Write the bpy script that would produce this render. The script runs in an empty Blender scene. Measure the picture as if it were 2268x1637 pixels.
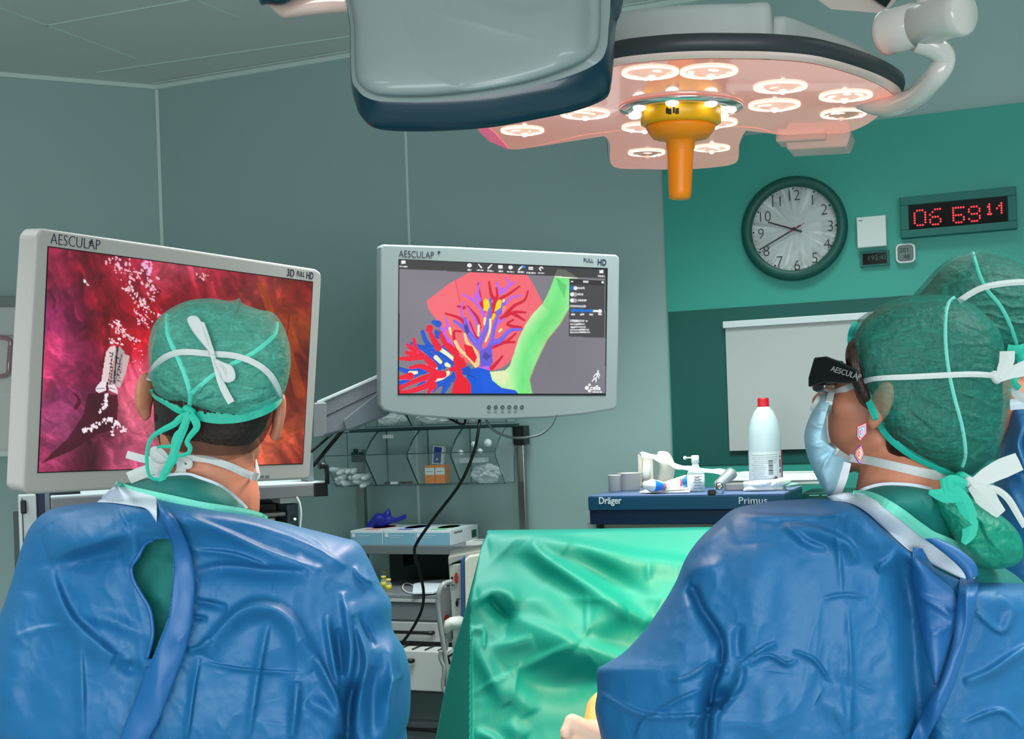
import bpy, bmesh, math, random
import numpy as np
from mathutils import Vector, Matrix
random.seed(7)
SC = bpy.context.scene
COL = SC.collection
# ---------------------------------------------------------------- camera
W, H = 2268, 1637
F = 2640.0            # focal length in pixels
CX, CY = 1134.0, 945.0  # where the level view axis meets the (cropped) frame
ROLL = .035
CAMH = 1.5
sR, cR = math.sin(ROLL), math.cos(ROLL)
cam_d = bpy.data.cameras.new('camera'); cam = bpy.data.objects.new('camera', cam_d); COL.objects.link(cam)
cam_d.sensor_fit = 'HORIZONTAL'; cam_d.sensor_width = 36; cam_d.lens = F / W * 36
cam_d.shift_x = 0; cam_d.shift_y = (CY - H / 2) / W
cam_d.clip_start = .05
cam.matrix_world = Matrix(((cR, sR, 0, 0), (0, 0, -1, 0), (-sR, cR, 0, CAMH), (0, 0, 0, 1)))
SC.camera = cam
# ---------------------------------------------------------------- colour management
SC.view_settings.view_transform = 'Standard'; SC.view_settings.look = 'None'
SC.view_settings.exposure = 0.0; SC.view_settings.gamma = 1.0
SC.view_settings.use_curve_mapping = False
# ---------------------------------------------------------------- world and room lights
wd = bpy.data.worlds.new('world'); SC.world = wd; wd.use_nodes = True
wd.node_tree.nodes['Background'].inputs[0].default_value = (.6, .75, .8, 1)
wd.node_tree.nodes['Background'].inputs[1].default_value = .02
def area(name, loc, size, power, col, rot=(0, 0, 0), spread=180):
    l = bpy.data.lights.new(name, 'AREA'); l.shape = 'RECTANGLE'; l.size, l.size_y = size
    l.energy = power; l.color = col; l.spread = math.radians(spread)
    o = bpy.data.objects.new(name, l); COL.objects.link(o); o.location = loc; o.rotation_euler = rot
    return o
def spot(name, loc, target, power, col, ang=70, blend=.6, rad=.12):
    l = bpy.data.lights.new(name, 'SPOT'); l.energy = power; l.color = col
    l.spot_size = math.radians(ang); l.spot_blend = blend; l.shadow_soft_size = rad
    o = bpy.data.objects.new(name, l); COL.objects.link(o); o.location = loc
    o.rotation_euler = (Vector(target) - Vector(loc)).to_track_quat('-Z', 'Y').to_euler()
    return o
# ceiling light panels of the room (behind and beside the camera) and the surgical lamps' beams
area('ceiling_panel_light', (-1.6, -.6, 2.86), (1.2, .6), 38, (.94, .98, 1.0), spread=150)
area('ceiling_panel_light', (1.5, -.5, 2.86), (1.2, .6), 34, (.94, .98, 1.0), spread=150)
area('ceiling_panel_light', (-2.0, 2.0, 2.86), (.6, 1.2), 34, (.88, .98, 1.0), spread=115)
area('ceiling_panel_light', (.3, 2.9, 2.86), (1.6, .4), 34, (.88, 1.0, .98), spread=104)
area('ceiling_panel_light', (2.2, 1.6, 2.86), (1.2, .6), 58, (.88, 1.0, .98), spread=118)
area('rear_fill_light', (0, -2.5, 1.25), (4.0, 1.6), 88, (.94, .98, 1.0), rot=(math.radians(80), 0, 0), spread=130)  # added soft frontal fill from behind the camera, no real window there
spot('surgical_beam', (.36, 1.98, 2.02), (.42, 2.25, 1.1), 115, (1.0, .74, .50), 70, 1.0, .15)
spot('surgical_beam', (.10, 1.95, 1.98), (-.16, 1.66, 1.0), 58, (1.0, .74, .62), 80, .9, .12)
# ---------------------------------------------------------------- projection helpers
def P(px, py, D):
    u = px - CX; v = CY - py
    return Vector(((cR * u + sR * v) / F * D, D, CAMH + (-sR * u + cR * v) / F * D))
def projv(a):
    a = np.asarray(a, float); x = a[:, 0] / a[:, 1] * F; z = (a[:, 2] - CAMH) / a[:, 1] * F
    return CX + cR * x - sR * z, CY - (sR * x + cR * z)
CAM = Vector((0, 0, CAMH))
def on_plane(px, py, p0, n):
    d = P(px, py, 1.0) - CAM
    return CAM + d * ((Vector(p0) - CAM).dot(n) / d.dot(n))
def on_z(px, py, z):
    return on_plane(px, py, (0, 0, z), Vector((0, 0, 1)))
def Parr(px, py, D):
    u = px - CX; v = CY - py
    return np.stack([(cR * u + sR * v) / F * D, D, CAMH + (-sR * u + cR * v) / F * D], -1)
# ---------------------------------------------------------------- materials
def lin(c):
    c = np.asarray(c, float) / 255.0
    return np.where(c <= .04045, c / 12.92, ((c + .055) / 1.055) ** 2.4)
MATS = {}
def mat(name, col, rough=.5, metal=0, bump=0, bscale=200, var=0, vscale=6, trans=0, emit=None, es=0, alpha=1, spec=.5, coat=0, stretch=None, sheen=0, sss=0, ior=1.45):
    if name in MATS: return MATS[name]
    m = bpy.data.materials.new(name); m.use_nodes = True; nt = m.node_tree; N = nt.nodes; L = nt.links
    b = N['Principled BSDF']; c = lin(col)
    b.inputs['Base Color'].default_value = (*c, 1); b.inputs['Roughness'].default_value = rough
    b.inputs['Metallic'].default_value = metal; b.inputs['Specular IOR Level'].default_value = spec
    b.inputs['Transmission Weight'].default_value = trans; b.inputs['Alpha'].default_value = alpha
    b.inputs['Coat Weight'].default_value = coat; b.inputs['IOR'].default_value = ior
    b.inputs['Sheen Weight'].default_value = sheen
    b.inputs['Subsurface Weight'].default_value = sss; b.inputs['Subsurface Radius'].default_value = (.02, .008, .004)
    if emit is not None:
        b.inputs['Emission Color'].default_value = (*lin(emit), 1); b.inputs['Emission Strength'].default_value = es
    if bump or var:
        tc = N.new('ShaderNodeTexCoord'); mp = N.new('ShaderNodeMapping'); L.new(tc.outputs['Object'], mp.inputs[0])
        if stretch: mp.inputs['Scale'].default_value = stretch
    if bump:
        nz = N.new('ShaderNodeTexNoise'); nz.inputs['Scale'].default_value = bscale; nz.inputs['Detail'].default_value = 4
        L.new(mp.outputs[0], nz.inputs['Vector'])
        bp = N.new('ShaderNodeBump'); bp.inputs['Strength'].default_value = bump; bp.inputs['Distance'].default_value = .004
        L.new(nz.outputs[0], bp.inputs['Height']); L.new(bp.outputs[0], b.inputs['Normal'])
    if var:
        n2 = N.new('ShaderNodeTexNoise'); n2.inputs['Scale'].default_value = vscale; n2.inputs['Detail'].default_value = 5
        L.new(mp.outputs[0], n2.inputs['Vector'])
        mx = N.new('ShaderNodeMix'); mx.data_type = 'RGBA'
        mx.inputs[6].default_value = (*(c * (1 - var)), 1); mx.inputs[7].default_value = (*np.minimum(c * (1 + var), 1), 1)
        L.new(n2.outputs[0], mx.inputs[0]); L.new(mx.outputs[2], b.inputs['Base Color'])
    MATS[name] = m; return m
def sheer(name, col, opac, rough=.5, gloss=0.0, tint=None, bump=0, bscale=60, stretch=None, fold=0):
    """thin see-through sheet: transparent mixed with a diffuse/glossy surface"""
    if name in MATS: return MATS[name]
    m = bpy.data.materials.new(name); m.use_nodes = True; nt = m.node_tree; N = nt.nodes; L = nt.links
    b = N['Principled BSDF']; out = N['Material Output']
    b.inputs['Base Color'].default_value = (*lin(col), 1); b.inputs['Roughness'].default_value = rough
    t = N.new('ShaderNodeBsdfTransparent')
    if tint is not None: t.inputs[0].default_value = (*lin(tint), 1)
    mx = N.new('ShaderNodeMixShader'); L.new(t.outputs[0], mx.inputs[1]); L.new(b.outputs[0], mx.inputs[2])
    if gloss:
        lw = N.new('ShaderNodeLayerWeight'); lw.inputs['Blend'].default_value = gloss
        ad = N.new('ShaderNodeMath'); ad.operation = 'ADD'; ad.use_clamp = True; ad.inputs[1].default_value = opac
        L.new(lw.outputs['Facing'], ad.inputs[0]); L.new(ad.outputs[0], mx.inputs[0])
    else: mx.inputs[0].default_value = opac
    if bump:
        tc = N.new('ShaderNodeTexCoord'); mp = N.new('ShaderNodeMapping'); L.new(tc.outputs['Object'], mp.inputs[0])
        if stretch: mp.inputs['Scale'].default_value = stretch
        nz = N.new('ShaderNodeTexNoise'); nz.inputs['Scale'].default_value = bscale; nz.inputs['Detail'].default_value = 4
        L.new(mp.outputs[0], nz.inputs['Vector'])
        bp = N.new('ShaderNodeBump'); bp.inputs['Strength'].default_value = bump; bp.inputs['Distance'].default_value = .006
        L.new(nz.outputs[0], bp.inputs['Height']); L.new(bp.outputs[0], b.inputs['Normal'])
        if fold:   # doubled cloth along the gathers is denser
            n3 = N.new('ShaderNodeTexNoise'); n3.inputs['Scale'].default_value = bscale * .40; n3.inputs['Detail'].default_value = 5; n3.inputs['Distortion'].default_value = .8
            L.new(mp.outputs[0], n3.inputs['Vector']); rp = N.new('ShaderNodeValToRGB'); rp.color_ramp.elements[0].position = .47; rp.color_ramp.elements[0].color = (0, 0, 0, 1)
            e = rp.color_ramp.elements.new(.505); e.color = (1, 1, 1, 1); rp.color_ramp.elements[-1].position = .54; rp.color_ramp.elements[-1].color = (0, 0, 0, 1)
            L.new(n3.outputs[0], rp.inputs[0]); ma = N.new('ShaderNodeMath'); ma.operation = 'MULTIPLY_ADD'; ma.inputs[1].default_value = fold; ma.inputs[2].default_value = opac
            L.new(rp.outputs[0], ma.inputs[0]); L.new(ma.outputs[0], mx.inputs[0])
    L.new(mx.outputs[0], out.inputs[0]); MATS[name] = m; return m
def vcol_mat(name, strength=1.0):
    if name in MATS: return MATS[name]
    m = bpy.data.materials.new(name); m.use_nodes = True; nt = m.node_tree; N = nt.nodes; L = nt.links
    b = N['Principled BSDF']; a = N.new('ShaderNodeAttribute'); a.attribute_name = 'picture'
    b.inputs['Base Color'].default_value = (.01, .01, .01, 1); b.inputs['Roughness'].default_value = .35
    L.new(a.outputs['Color'], b.inputs['Emission Color']); b.inputs['Emission Strength'].default_value = strength
    MATS[name] = m; return m
# ---------------------------------------------------------------- objects, parents, labels
def thing(name, label, cat, loc=(0, 0, 0), rotz=0, group=None, M=None):
    o = bpy.data.objects.new(name, None); COL.objects.link(o); o.empty_display_size = .05
    if M is not None: o.matrix_world = M
    else: o.location = loc; o.rotation_euler = (0, 0, rotz)
    o['label'] = label; o['category'] = cat
    if group: o['group'] = group
    return o
def tag(o, label, cat, group=None):
    o['label'] = label; o['category'] = cat
    if group: o['group'] = group
    return o
def lab(o, s): o['label'] = s; return o
def frameM(x, z, o):
    x = Vector(x).normalized(); z = Vector(z); z = (z - x * z.dot(x)).normalized(); y = z.cross(x)
    return Matrix(((x[0], y[0], z[0], o[0]), (x[1], y[1], z[1], o[1]), (x[2], y[2], z[2], o[2]), (0, 0, 0, 1)))
def yawM(o, a):
    return Matrix.Translation(Vector(o)) @ Matrix.Rotation(a, 4, 'Z')
def wmat(o):
    M = Matrix.Identity(4)
    while o is not None: M = o.matrix_basis @ M; o = o.parent
    return M
class MB:
    def __init__(s): s.v = []; s.f = []; s.m = []; s.s = []; s.n = 0
    def add(s, vs, fs, m=0, smooth=False):
        s.v.extend([tuple(q) for q in vs])
        for f in fs: s.f.append([i + s.n for i in f]); s.m.append(m); s.s.append(smooth)
        s.n += len(vs); return s
    def box(s, c, d, m=0, R=None, taper=1.0):
        hx, hy, hz = d[0] / 2, d[1] / 2, d[2] / 2
        vs = [Vector((x * hx * (taper if z > 0 else 1), y * hy * (taper if z > 0 else 1), z * hz)) for z in (-1, 1) for y in (-1, 1) for x in (-1, 1)]
        if R is not None: vs = [R @ q for q in vs]
        c = Vector(c); vs = [q + c for q in vs]
        return s.add(vs, [(0, 2, 3, 1), (4, 5, 7, 6), (0, 1, 5, 4), (2, 6, 7, 3), (0, 4, 6, 2), (1, 3, 7, 5)], m)
    def bx(s, x0, x1, y0, y1, z0, z1, m=0):
        return s.box(((x0 + x1) / 2, (y0 + y1) / 2, (z0 + z1) / 2), (abs(x1 - x0), abs(y1 - y0), abs(z1 - z0)), m)
    def tube(s, path, r, n=10, m=0, cap=True, flat=1.0, up=None):
        path = [Vector(q) for q in path]; k = len(path)
        rs = r if hasattr(r, '__len__') else [r] * k
        t0 = (path[1] - path[0]).normalized()
        a = Vector(up) if up is not None else (Vector((0, 0, 1)) if abs(t0.z) < .9 else Vector((1, 0, 0)))
        a = (a - t0 * a.dot(t0)).normalized(); vs = []
        for i, q in enumerate(path):
            t = (path[min(i + 1, k - 1)] - path[max(i - 1, 0)]).normalized()
            a = (a - t * a.dot(t)).normalized(); b = t.cross(a)
            for j in range(n):
                th = 2 * math.pi * j / n
                vs.append(q + (a * math.cos(th) * flat + b * math.sin(th)) * rs[i])
        fs = [(i * n + j, i * n + (j + 1) % n, (i + 1) * n + (j + 1) % n, (i + 1) * n + j) for i in range(k - 1) for j in range(n)]
        s.add(vs, fs, m, True)
        if cap:
            s.f.append([s.n - len(vs) + j for j in range(n)][::-1]); s.m.append(m); s.s.append(False)
            s.f.append([s.n - n + j for j in range(n)]); s.m.append(m); s.s.append(False)
        return s
    def lathe(s, prof, n=24, m=0, o=(0, 0, 0), R=None, smooth=True, sx=1, sy=1):
        vs = []; o = Vector(o)
        for r, z in prof:
            for j in range(n):
                th = 2 * math.pi * j / n; q = Vector((r * math.cos(th) * sx, r * math.sin(th) * sy, z))
                if R is not None: q = R @ q
                vs.append(o + q)
        fs = [(i * n + j, i * n + (j + 1) % n, (i + 1) * n + (j + 1) % n, (i + 1) * n + j) for i in range(len(prof) - 1) for j in range(n)]
        s.add(vs, fs, m, smooth)
        if prof[0][0] > 1e-5: s.f.append([s.n - len(vs) + j for j in range(n)][::-1]); s.m.append(m); s.s.append(False)
        if prof[-1][0] > 1e-5: s.f.append([s.n - n + j for j in range(n)]); s.m.append(m); s.s.append(False)
        return s
    def loft(s, rings, m=0, smooth=True, cap=(False, False)):
        n = len(rings[0]); vs = [q for r in rings for q in r]
        fs = [(i * n + j, i * n + (j + 1) % n, (i + 1) * n + (j + 1) % n, (i + 1) * n + j) for i in range(len(rings) - 1) for j in range(n)]
        s.add(vs, fs, m, smooth)
        if cap[0]: s.f.append([s.n - len(vs) + j for j in range(n)][::-1]); s.m.append(m); s.s.append(False)
        if cap[1]: s.f.append([s.n - n + j for j in range(n)]); s.m.append(m); s.s.append(False)
        return s
    def prism(s, poly, y0, y1, m=0):
        """poly in local x,z ; extruded along local y"""
        n = len(poly); vs = [(x, y0, z) for x, z in poly] + [(x, y1, z) for x, z in poly]
        fs = [tuple(range(n)), tuple(range(2 * n - 1, n - 1, -1))] + [(i, i + n, (i + 1) % n + n, (i + 1) % n) for i in range(n)]
        return s.add(vs, fs, m)
    def prism_z(s, poly, z0, z1, m=0):
        n = len(poly); vs = [(x, y, z0) for x, y in poly] + [(x, y, z1) for x, y in poly]
        fs = [tuple(range(n - 1, -1, -1)), tuple(range(n, 2 * n))] + [(i, (i + 1) % n, (i + 1) % n + n, i + n) for i in range(n)]
        return s.add(vs, fs, m)
    def ribbon(s, path, w, th=.0006, m=0, nrm=None, crown=0):
        """flat strap along path; w width (or list); nrm = facing direction(s)"""
        path = [Vector(q) for q in path]; k = len(path); ws = w if hasattr(w, '__len__') else [w] * k
        vs = []
        for i, q in enumerate(path):
            t = (path[min(i + 1, k - 1)] - path[max(i - 1, 0)]).normalized()
            n = Vector(nrm[i]) if isinstance(nrm, list) else (Vector(nrm) if nrm is not None else (CAM - q))
            n = (n - t * n.dot(t)).normalized(); b = t.cross(n)
            h = ws[i] / 2
            vs += [q - b * h, q + n * (th + crown), q + b * h, q - n * th]
        fs = [(i * 4 + j, i * 4 + (j + 1) % 4, (i + 1) * 4 + (j + 1) % 4, (i + 1) * 4 + j) for i in range(k - 1) for j in range(4)]
        fs += [(3, 2, 1, 0), tuple((k - 1) * 4 + j for j in range(4))]
        return s.add(vs, fs, m, False)
    def build(s, name, mats, parent=None, world=False, bevel=0, seg=2, subsurf=0, solid=0, kind=None, loc=None, auto=False):
        me = bpy.data.meshes.new(name); vs = s.v
        if world and parent is not None:
            inv = wmat(parent).inverted(); vs = [tuple(inv @ Vector(q)) for q in vs]
        if loc is not None: vs = [tuple(Vector(q) - Vector(loc)) for q in vs]
        me.from_pydata(vs, [], s.f)
        for m in (mats if isinstance(mats, (list, tuple)) else [mats]): me.materials.append(m)
        me.polygons.foreach_set('material_index', s.m); me.polygons.foreach_set('use_smooth', s.s)
        bm = bmesh.new(); bm.from_mesh(me); bmesh.ops.recalc_face_normals(bm, faces=bm.faces); bm.to_mesh(me); bm.free()
        o = bpy.data.objects.new(name, me); COL.objects.link(o)
        if parent is not None: o.parent = parent
        if loc is not None: o.location = loc
        if solid: q = o.modifiers.new('solid', 'SOLIDIFY'); q.thickness = solid; q.offset = 0
        if bevel:
            q = o.modifiers.new('bevel', 'BEVEL'); q.width = bevel; q.segments = seg; q.limit_method = 'ANGLE'; q.angle_limit = math.radians(35)
        if subsurf: q = o.modifiers.new('sub', 'SUBSURF'); q.levels = subsurf; q.render_levels = subsurf
        if kind: o['kind'] = kind
        return o
def struct(mb, name, mats, **k): return mb.build(name, mats, kind='structure', **k)
def smooth_path(pts, n=8, closed=False):
    """Catmull-Rom through the points"""
    pts = [np.asarray(q, float) for q in pts]; k = len(pts); out = []
    rng = range(k) if closed else range(k - 1)
    for i in rng:
        p1, p2 = pts[i], pts[(i + 1) % k]
        p0 = pts[(i - 1) % k] if closed else pts[max(i - 1, 0)]
        p3 = pts[(i + 2) % k] if closed else pts[min(i + 2, k - 1)]
        for j in range(n):
            t = j / n
            out.append(.5 * ((2 * p1) + (-p0 + p2) * t + (2 * p0 - 5 * p1 + 4 * p2 - p3) * t * t + (-p0 + 3 * p1 - 3 * p2 + p3) * t ** 3))
    if not closed: out.append(pts[-1])
    return out
def resample(pts, n, closed=True):
    a = np.asarray(pts, float)
    if closed: a = np.vstack([a, a[:1]])
    L = np.r_[0, np.cumsum(np.linalg.norm(np.diff(a, axis=0), axis=1))]
    t = np.linspace(0, L[-1], n + (1 if closed else 0))
    if closed: t = t[:-1]
    return np.stack([np.interp(t, L, a[:, i]) for i in range(a.shape[1])], -1)
def pxpath(pts, n=6):
    """(px,py,D) control points -> smooth 3-D path"""
    return [P(q[0], q[1], q[2]) for q in smooth_path(pts, n)]
def mesh_from(name, V, Fc, mats, parent=None, world=True, mi=None, smooth=True):
    me = bpy.data.meshes.new(name); V = np.asarray(V, float)
    if world and parent is not None:
        M = np.array(wmat(parent).inverted()); V = V @ M[:3, :3].T + M[:3, 3]
    me.from_pydata(V.tolist(), [], [list(map(int, f)) for f in Fc])
    for m in (mats if isinstance(mats, (list, tuple)) else [mats]): me.materials.append(m)
    me.polygons.foreach_set('use_smooth', [smooth] * len(me.polygons))
    if mi is not None: me.polygons.foreach_set('material_index', mi)
    o = bpy.data.objects.new(name, me); COL.objects.link(o)
    if parent is not None: o.parent = parent
    return o
def remesh(mb, voxel, smooth=2):
    """union of the closed shells in mb -> one continuous surface (verts, faces)"""
    me = bpy.data.meshes.new('tmp'); me.from_pydata(mb.v, [], mb.f); o = bpy.data.objects.new('tmp', me); COL.objects.link(o)
    q = o.modifiers.new('r', 'REMESH'); q.mode = 'VOXEL'; q.voxel_size = voxel
    if smooth: q = o.modifiers.new('s', 'SMOOTH'); q.factor = .6; q.iterations = smooth
    dg = bpy.context.evaluated_depsgraph_get(); dg.update(); ev = o.evaluated_get(dg); m2 = ev.to_mesh()
    V = np.empty(len(m2.vertices) * 3); m2.vertices.foreach_get('co', V); V = V.reshape(-1, 3).copy()
    Fc = [tuple(p.vertices) for p in m2.polygons]; ev.to_mesh_clear()
    bpy.data.objects.remove(o); bpy.data.meshes.remove(me)
    return V, Fc
def ellipsoid(mb, c, r, R=None, n=20, k=12):
    prof = [(math.sin(math.pi * i / k), -math.cos(math.pi * i / k)) for i in range(k + 1)]
    vs = []; c = Vector(c)
    for pr, pz in prof[1:-1]:
        for j in range(n):
            th = 2 * math.pi * j / n; q = Vector((pr * math.cos(th) * r[0], pr * math.sin(th) * r[1], pz * r[2]))
            vs.append(c + (R @ q if R is not None else q))
    a = Vector((0, 0, -r[2])); b = Vector((0, 0, r[2]))
    vs += [c + (R @ a if R is not None else a), c + (R @ b if R is not None else b)]
    q = k - 1
    fs = [(i * n + j, i * n + (j + 1) % n, (i + 1) * n + (j + 1) % n, (i + 1) * n + j) for i in range(q - 1) for j in range(n)]
    fs += [(len(vs) - 2, (j + 1) % n, j) for j in range(n)] + [(len(vs) - 1, (q - 1) * n + j, (q - 1) * n + (j + 1) % n) for j in range(n)]
    mb.add(vs, fs, 0, True)
def capsule(mb, a, b, ra, rb=None, n=14):
    a = Vector(a); b = Vector(b); rb = ra if rb is None else rb; t = (b - a).normalized(); path = []; rs = []
    for i in range(5): th = math.pi / 2 * (1 - i / 4); path.append(a - t * ra * math.sin(th)); rs.append(max(ra * math.cos(th), ra * .08))
    for i in range(1, 4): path.append(a.lerp(b, i / 4)); rs.append(ra + (rb - ra) * i / 4)
    for i in range(5): th = math.pi / 2 * i / 4; path.append(b + t * rb * math.sin(th)); rs.append(max(rb * math.cos(th), rb * .08))
    mb.tube(path, rs, n)
# ---------------------------------------------------------------- numpy noise / painting / sculpting
def _h(ix, iy, seed):
    n = (ix * 374761393 + iy * 668265263 + seed * 974711) & 0xffffffff
    n = ((n ^ (n >> 13)) * 1274126177) & 0xffffffff
    return ((n ^ (n >> 16)) & 0xffff) / 65535.0
def vnoise(x, y, seed=0):
    ix = np.floor(x).astype(np.int64); iy = np.floor(y).astype(np.int64); fx = x - ix; fy = y - iy
    fx = fx * fx * (3 - 2 * fx); fy = fy * fy * (3 - 2 * fy)
    a = _h(ix, iy, seed); b = _h(ix + 1, iy, seed); c = _h(ix, iy + 1, seed); d = _h(ix + 1, iy + 1, seed)
    return (a * (1 - fx) + b * fx) * (1 - fy) + (c * (1 - fx) + d * fx) * fy
def fbm(x, y, o=4, seed=0):
    s = 0; a = .5
    for i in range(o): s = s + a * vnoise(x * 2 ** i, y * 2 ** i, seed + i * 7); a *= .5
    return s / (1 - .5 ** o)
def ridged(x, y, o=4, seed=0):
    s = 0; a = .5; wx = x + (fbm(x * .7, y * .7, 2, seed + 50) - .5) * 1.6; wy = y + (fbm(x * .7 + 9, y * .7, 2, seed + 60) - .5) * 1.6
    for i in range(o): s = s + a * (1 - np.abs(2 * vnoise(wx * 2 ** i, wy * 2 ** i, seed + i * 5) - 1)) ** 2; a *= .42
    return s
def cloth(X, Y, seed, k=1.0): return k * (.011 * (ridged(X / 150, Y / 210, 3, seed) - .4) + .0035 * (ridged(X / 46, Y / 60, 2, seed + 9) - .4) * (fbm(X / 200, Y / 200, 2, seed + 3) > .48))
def poly_mask(X, Y, pts):
    pts = np.asarray(pts, float); ins = np.zeros(X.shape, bool); n = len(pts); j = n - 1
    for i in range(n):
        xi, yi = pts[i]; xj, yj = pts[j]
        if yi != yj: ins ^= ((yi > Y) != (yj > Y)) & (X < (xj - xi) * (Y - yi) / (yj - yi) + xi)
        j = i
    return ins
def seg_dist(X, Y, pts):
    """distance, arc parameter 0..1 and signed side to a polyline"""
    pts = np.asarray(pts, float); L = np.r_[0, np.cumsum(np.linalg.norm(np.diff(pts, axis=0), axis=1))]
    best = np.full(X.shape, 1e9); T = np.zeros(X.shape); S = np.ones(X.shape)
    for i in range(len(pts) - 1):
        a, b = pts[i], pts[i + 1]; d = b - a; l2 = max(d @ d, 1e-9)
        t = np.clip(((X - a[0]) * d[0] + (Y - a[1]) * d[1]) / l2, 0, 1)
        ex = X - a[0] - t * d[0]; ey = Y - a[1] - t * d[1]; q = np.hypot(ex, ey); m = q < best
        best[m] = q[m]; T[m] = (L[i] + t[m] * (L[i + 1] - L[i])) / L[-1]; S[m] = np.sign(d[0] * ey[m] - d[1] * ex[m])
    return best, T, S
def sculpt(X, Y, strokes):
    """sum of cloth folds: (points, width px, height m, kind). g = ridge, s = one-sided fold, kept full length with capital"""
    out = np.zeros(X.shape)
    for st in strokes:
        pts, w, a, kind = st[:4]
        pts = np.array(smooth_path(pts, 5)) if len(pts) > 2 else np.array(pts, float)
        d, T, S = seg_dist(X, Y, pts); tap = np.clip(np.sin(np.pi * T), 0, 1) ** .6 if kind.islower() else 1.0
        k = kind.lower()
        if k == 'g': out += a * tap * np.exp(-(d / w) ** 2)
        elif k == 's': out += a * tap * np.where(S > 0, np.exp(-(d / w) ** 2), np.exp(-(d / (w * .42)) ** 2))
        elif k == 't': out += a * tap * np.clip(1 - d / w, 0, 1)
    return out
def inflate(contour, D, front, back, center, n=360, rings=80, p=2.4, strokes=(), noise=None, brings=14, smooth=5, disp=None):
    """closed rounded volume whose outline (seen from the front) is the contour. D, front: numbers or f(px,py)"""
    C = resample(smooth_path(contour, smooth, True) if smooth else contour, n); c = np.asarray(center, float)
    tt = 1 - (1 - np.linspace(0, 1, rings + 1)[1:]) ** 1.35
    def layer(ts, amt, sgn):
        X = c[0] + ts[:, None] * (C[None, :, 0] - c[0]); Y = c[1] + ts[:, None] * (C[None, :, 1] - c[1])
        d0 = D(X, Y) if callable(D) else np.full(X.shape, float(D)); am = amt(X, Y) if callable(amt) else amt
        z = np.clip(1 - np.clip(ts, 0, 1) ** p, 0, 1) ** (1 / p)
        return X, Y, d0 + sgn * am * z[:, None]
    X, Y, Z = layer(tt, front, -1)
    fade = np.clip((1 - tt) * 12, 0, 1)[:, None]
    if len(strokes): Z = Z - sculpt(X, Y, strokes) * (.35 + .65 * fade)
    if noise: Z = Z - noise[0] * (fbm(X / noise[1], Y / noise[1], 4, 3) - .5) * fade
    if disp is not None: Z = Z - disp(X, Y) * fade
    X2, Y2, Z2 = layer(np.linspace(1, 0, brings + 1)[1:-1], back, 1)
    V = np.concatenate([Parr(X.ravel(), Y.ravel(), Z.ravel()), Parr(X2.ravel(), Y2.ravel(), Z2.ravel())])
    nr = rings + brings - 1
    def lone(sgn, amt, st):
        a = np.array([[c[0]]]); b = np.array([[c[1]]]); d0 = D(a, b) if callable(D) else np.array([[float(D)]])
        am = amt(a, b) if callable(amt) else amt; z = d0 + sgn * am
        if st:
            if len(strokes): z = z - sculpt(a, b, strokes)
            if noise: z = z - noise[0] * (fbm(a / noise[1], b / noise[1], 4, 3) - .5)
            if disp is not None: z = z - disp(a, b)
        return Parr(a.ravel(), b.ravel(), z.ravel())
    V = np.vstack([V, lone(-1, front, True), lone(1, back, False)]); i0 = nr * n; i1 = i0 + 1
    Fc = []
    ar = np.arange(n); nx = (ar + 1) % n
    for i in range(nr - 1):
        Fc.append(np.stack([i * n + ar, (i + 1) * n + ar, (i + 1) * n + nx, i * n + nx], -1))
    Fc = np.concatenate(Fc).tolist()
    Fc += [(i0, int(j), int(k)) for j, k in zip(ar, nx)] + [(i1, (nr - 1) * n + int(k), (nr - 1) * n + int(j)) for j, k in zip(ar, nx)]
    return V, Fc, (X, Y)
def text(name, s, size, M, m, parent, ext=.0004, sx=1.0, align='LEFT', bold=0, shear=0):
    """lettering as mesh. M: local matrix (x along the line, z up, facing -y)"""
    cu = bpy.data.curves.new('t', 'FONT'); cu.body = s; cu.size = size; cu.extrude = ext; cu.align_x = align; cu.offset = bold; cu.shear = shear
    cu.resolution_u = 3
    o = bpy.data.objects.new('t', cu); COL.objects.link(o); dg = bpy.context.evaluated_depsgraph_get(); dg.update()
    me = bpy.data.meshes.new_from_object(o.evaluated_get(dg)); bpy.data.objects.remove(o)
    T = M @ Matrix.Rotation(math.pi / 2, 4, 'X') @ Matrix.Diagonal((sx, 1, 1, 1)); me.transform(T)
    me.materials.clear(); me.materials.append(m); me.name = name
    ob = bpy.data.objects.new(name, me); COL.objects.link(ob)
    if parent is not None: ob.parent = parent
    return ob
def copy_tree(o, parent=None):
    c = o.copy(); COL.objects.link(c)
    if parent is not None: c.parent = parent
    for ch in list(o.children): copy_tree(ch, c)
    return c
def T3(x, y, z): return Matrix.Translation(Vector((x, y, z)))
# ================================================================ ROOM
CEIL = P(347.4, 190.5, 4.7).z
CORNER = P(347.4, 190.5, 4.7)
DB = Vector((.933, -.361, 0)).normalized(); NB = Vector((-.361, -.933, 0)).normalized()
DL = Vector((.910, .414, 0)).normalized(); NL = Vector((.414, -.910, 0)).normalized()
C0 = Vector((CORNER.x, CORNER.y, 0))
A0 = C0 - DL * 3.3; B1 = C0 + DB * 5.3
D1 = Vector((B1.x, -2.6, 0)); E1 = Vector((A0.x, -2.6, 0))
m_wall = mat('wall_panel_grey_green', (146, 172, 169), .42, bump=.05, bscale=40, var=.05, vscale=1.5)
m_clad = mat('wall_green', (50, 152, 136), .45, bump=.05, bscale=60, var=.05, vscale=2)
m_band = mat('band_dark_green', (0, 82, 74), .55)
m_seam = mat('seam_light_grey', (196, 212, 206), .5)
m_ceil = mat('ceiling_panels', (206, 206, 202), .6, var=.06, vscale=1.2)
m_floor = mat('floor_vinyl', (130, 150, 150), .35, var=.15, vscale=30)
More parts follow.
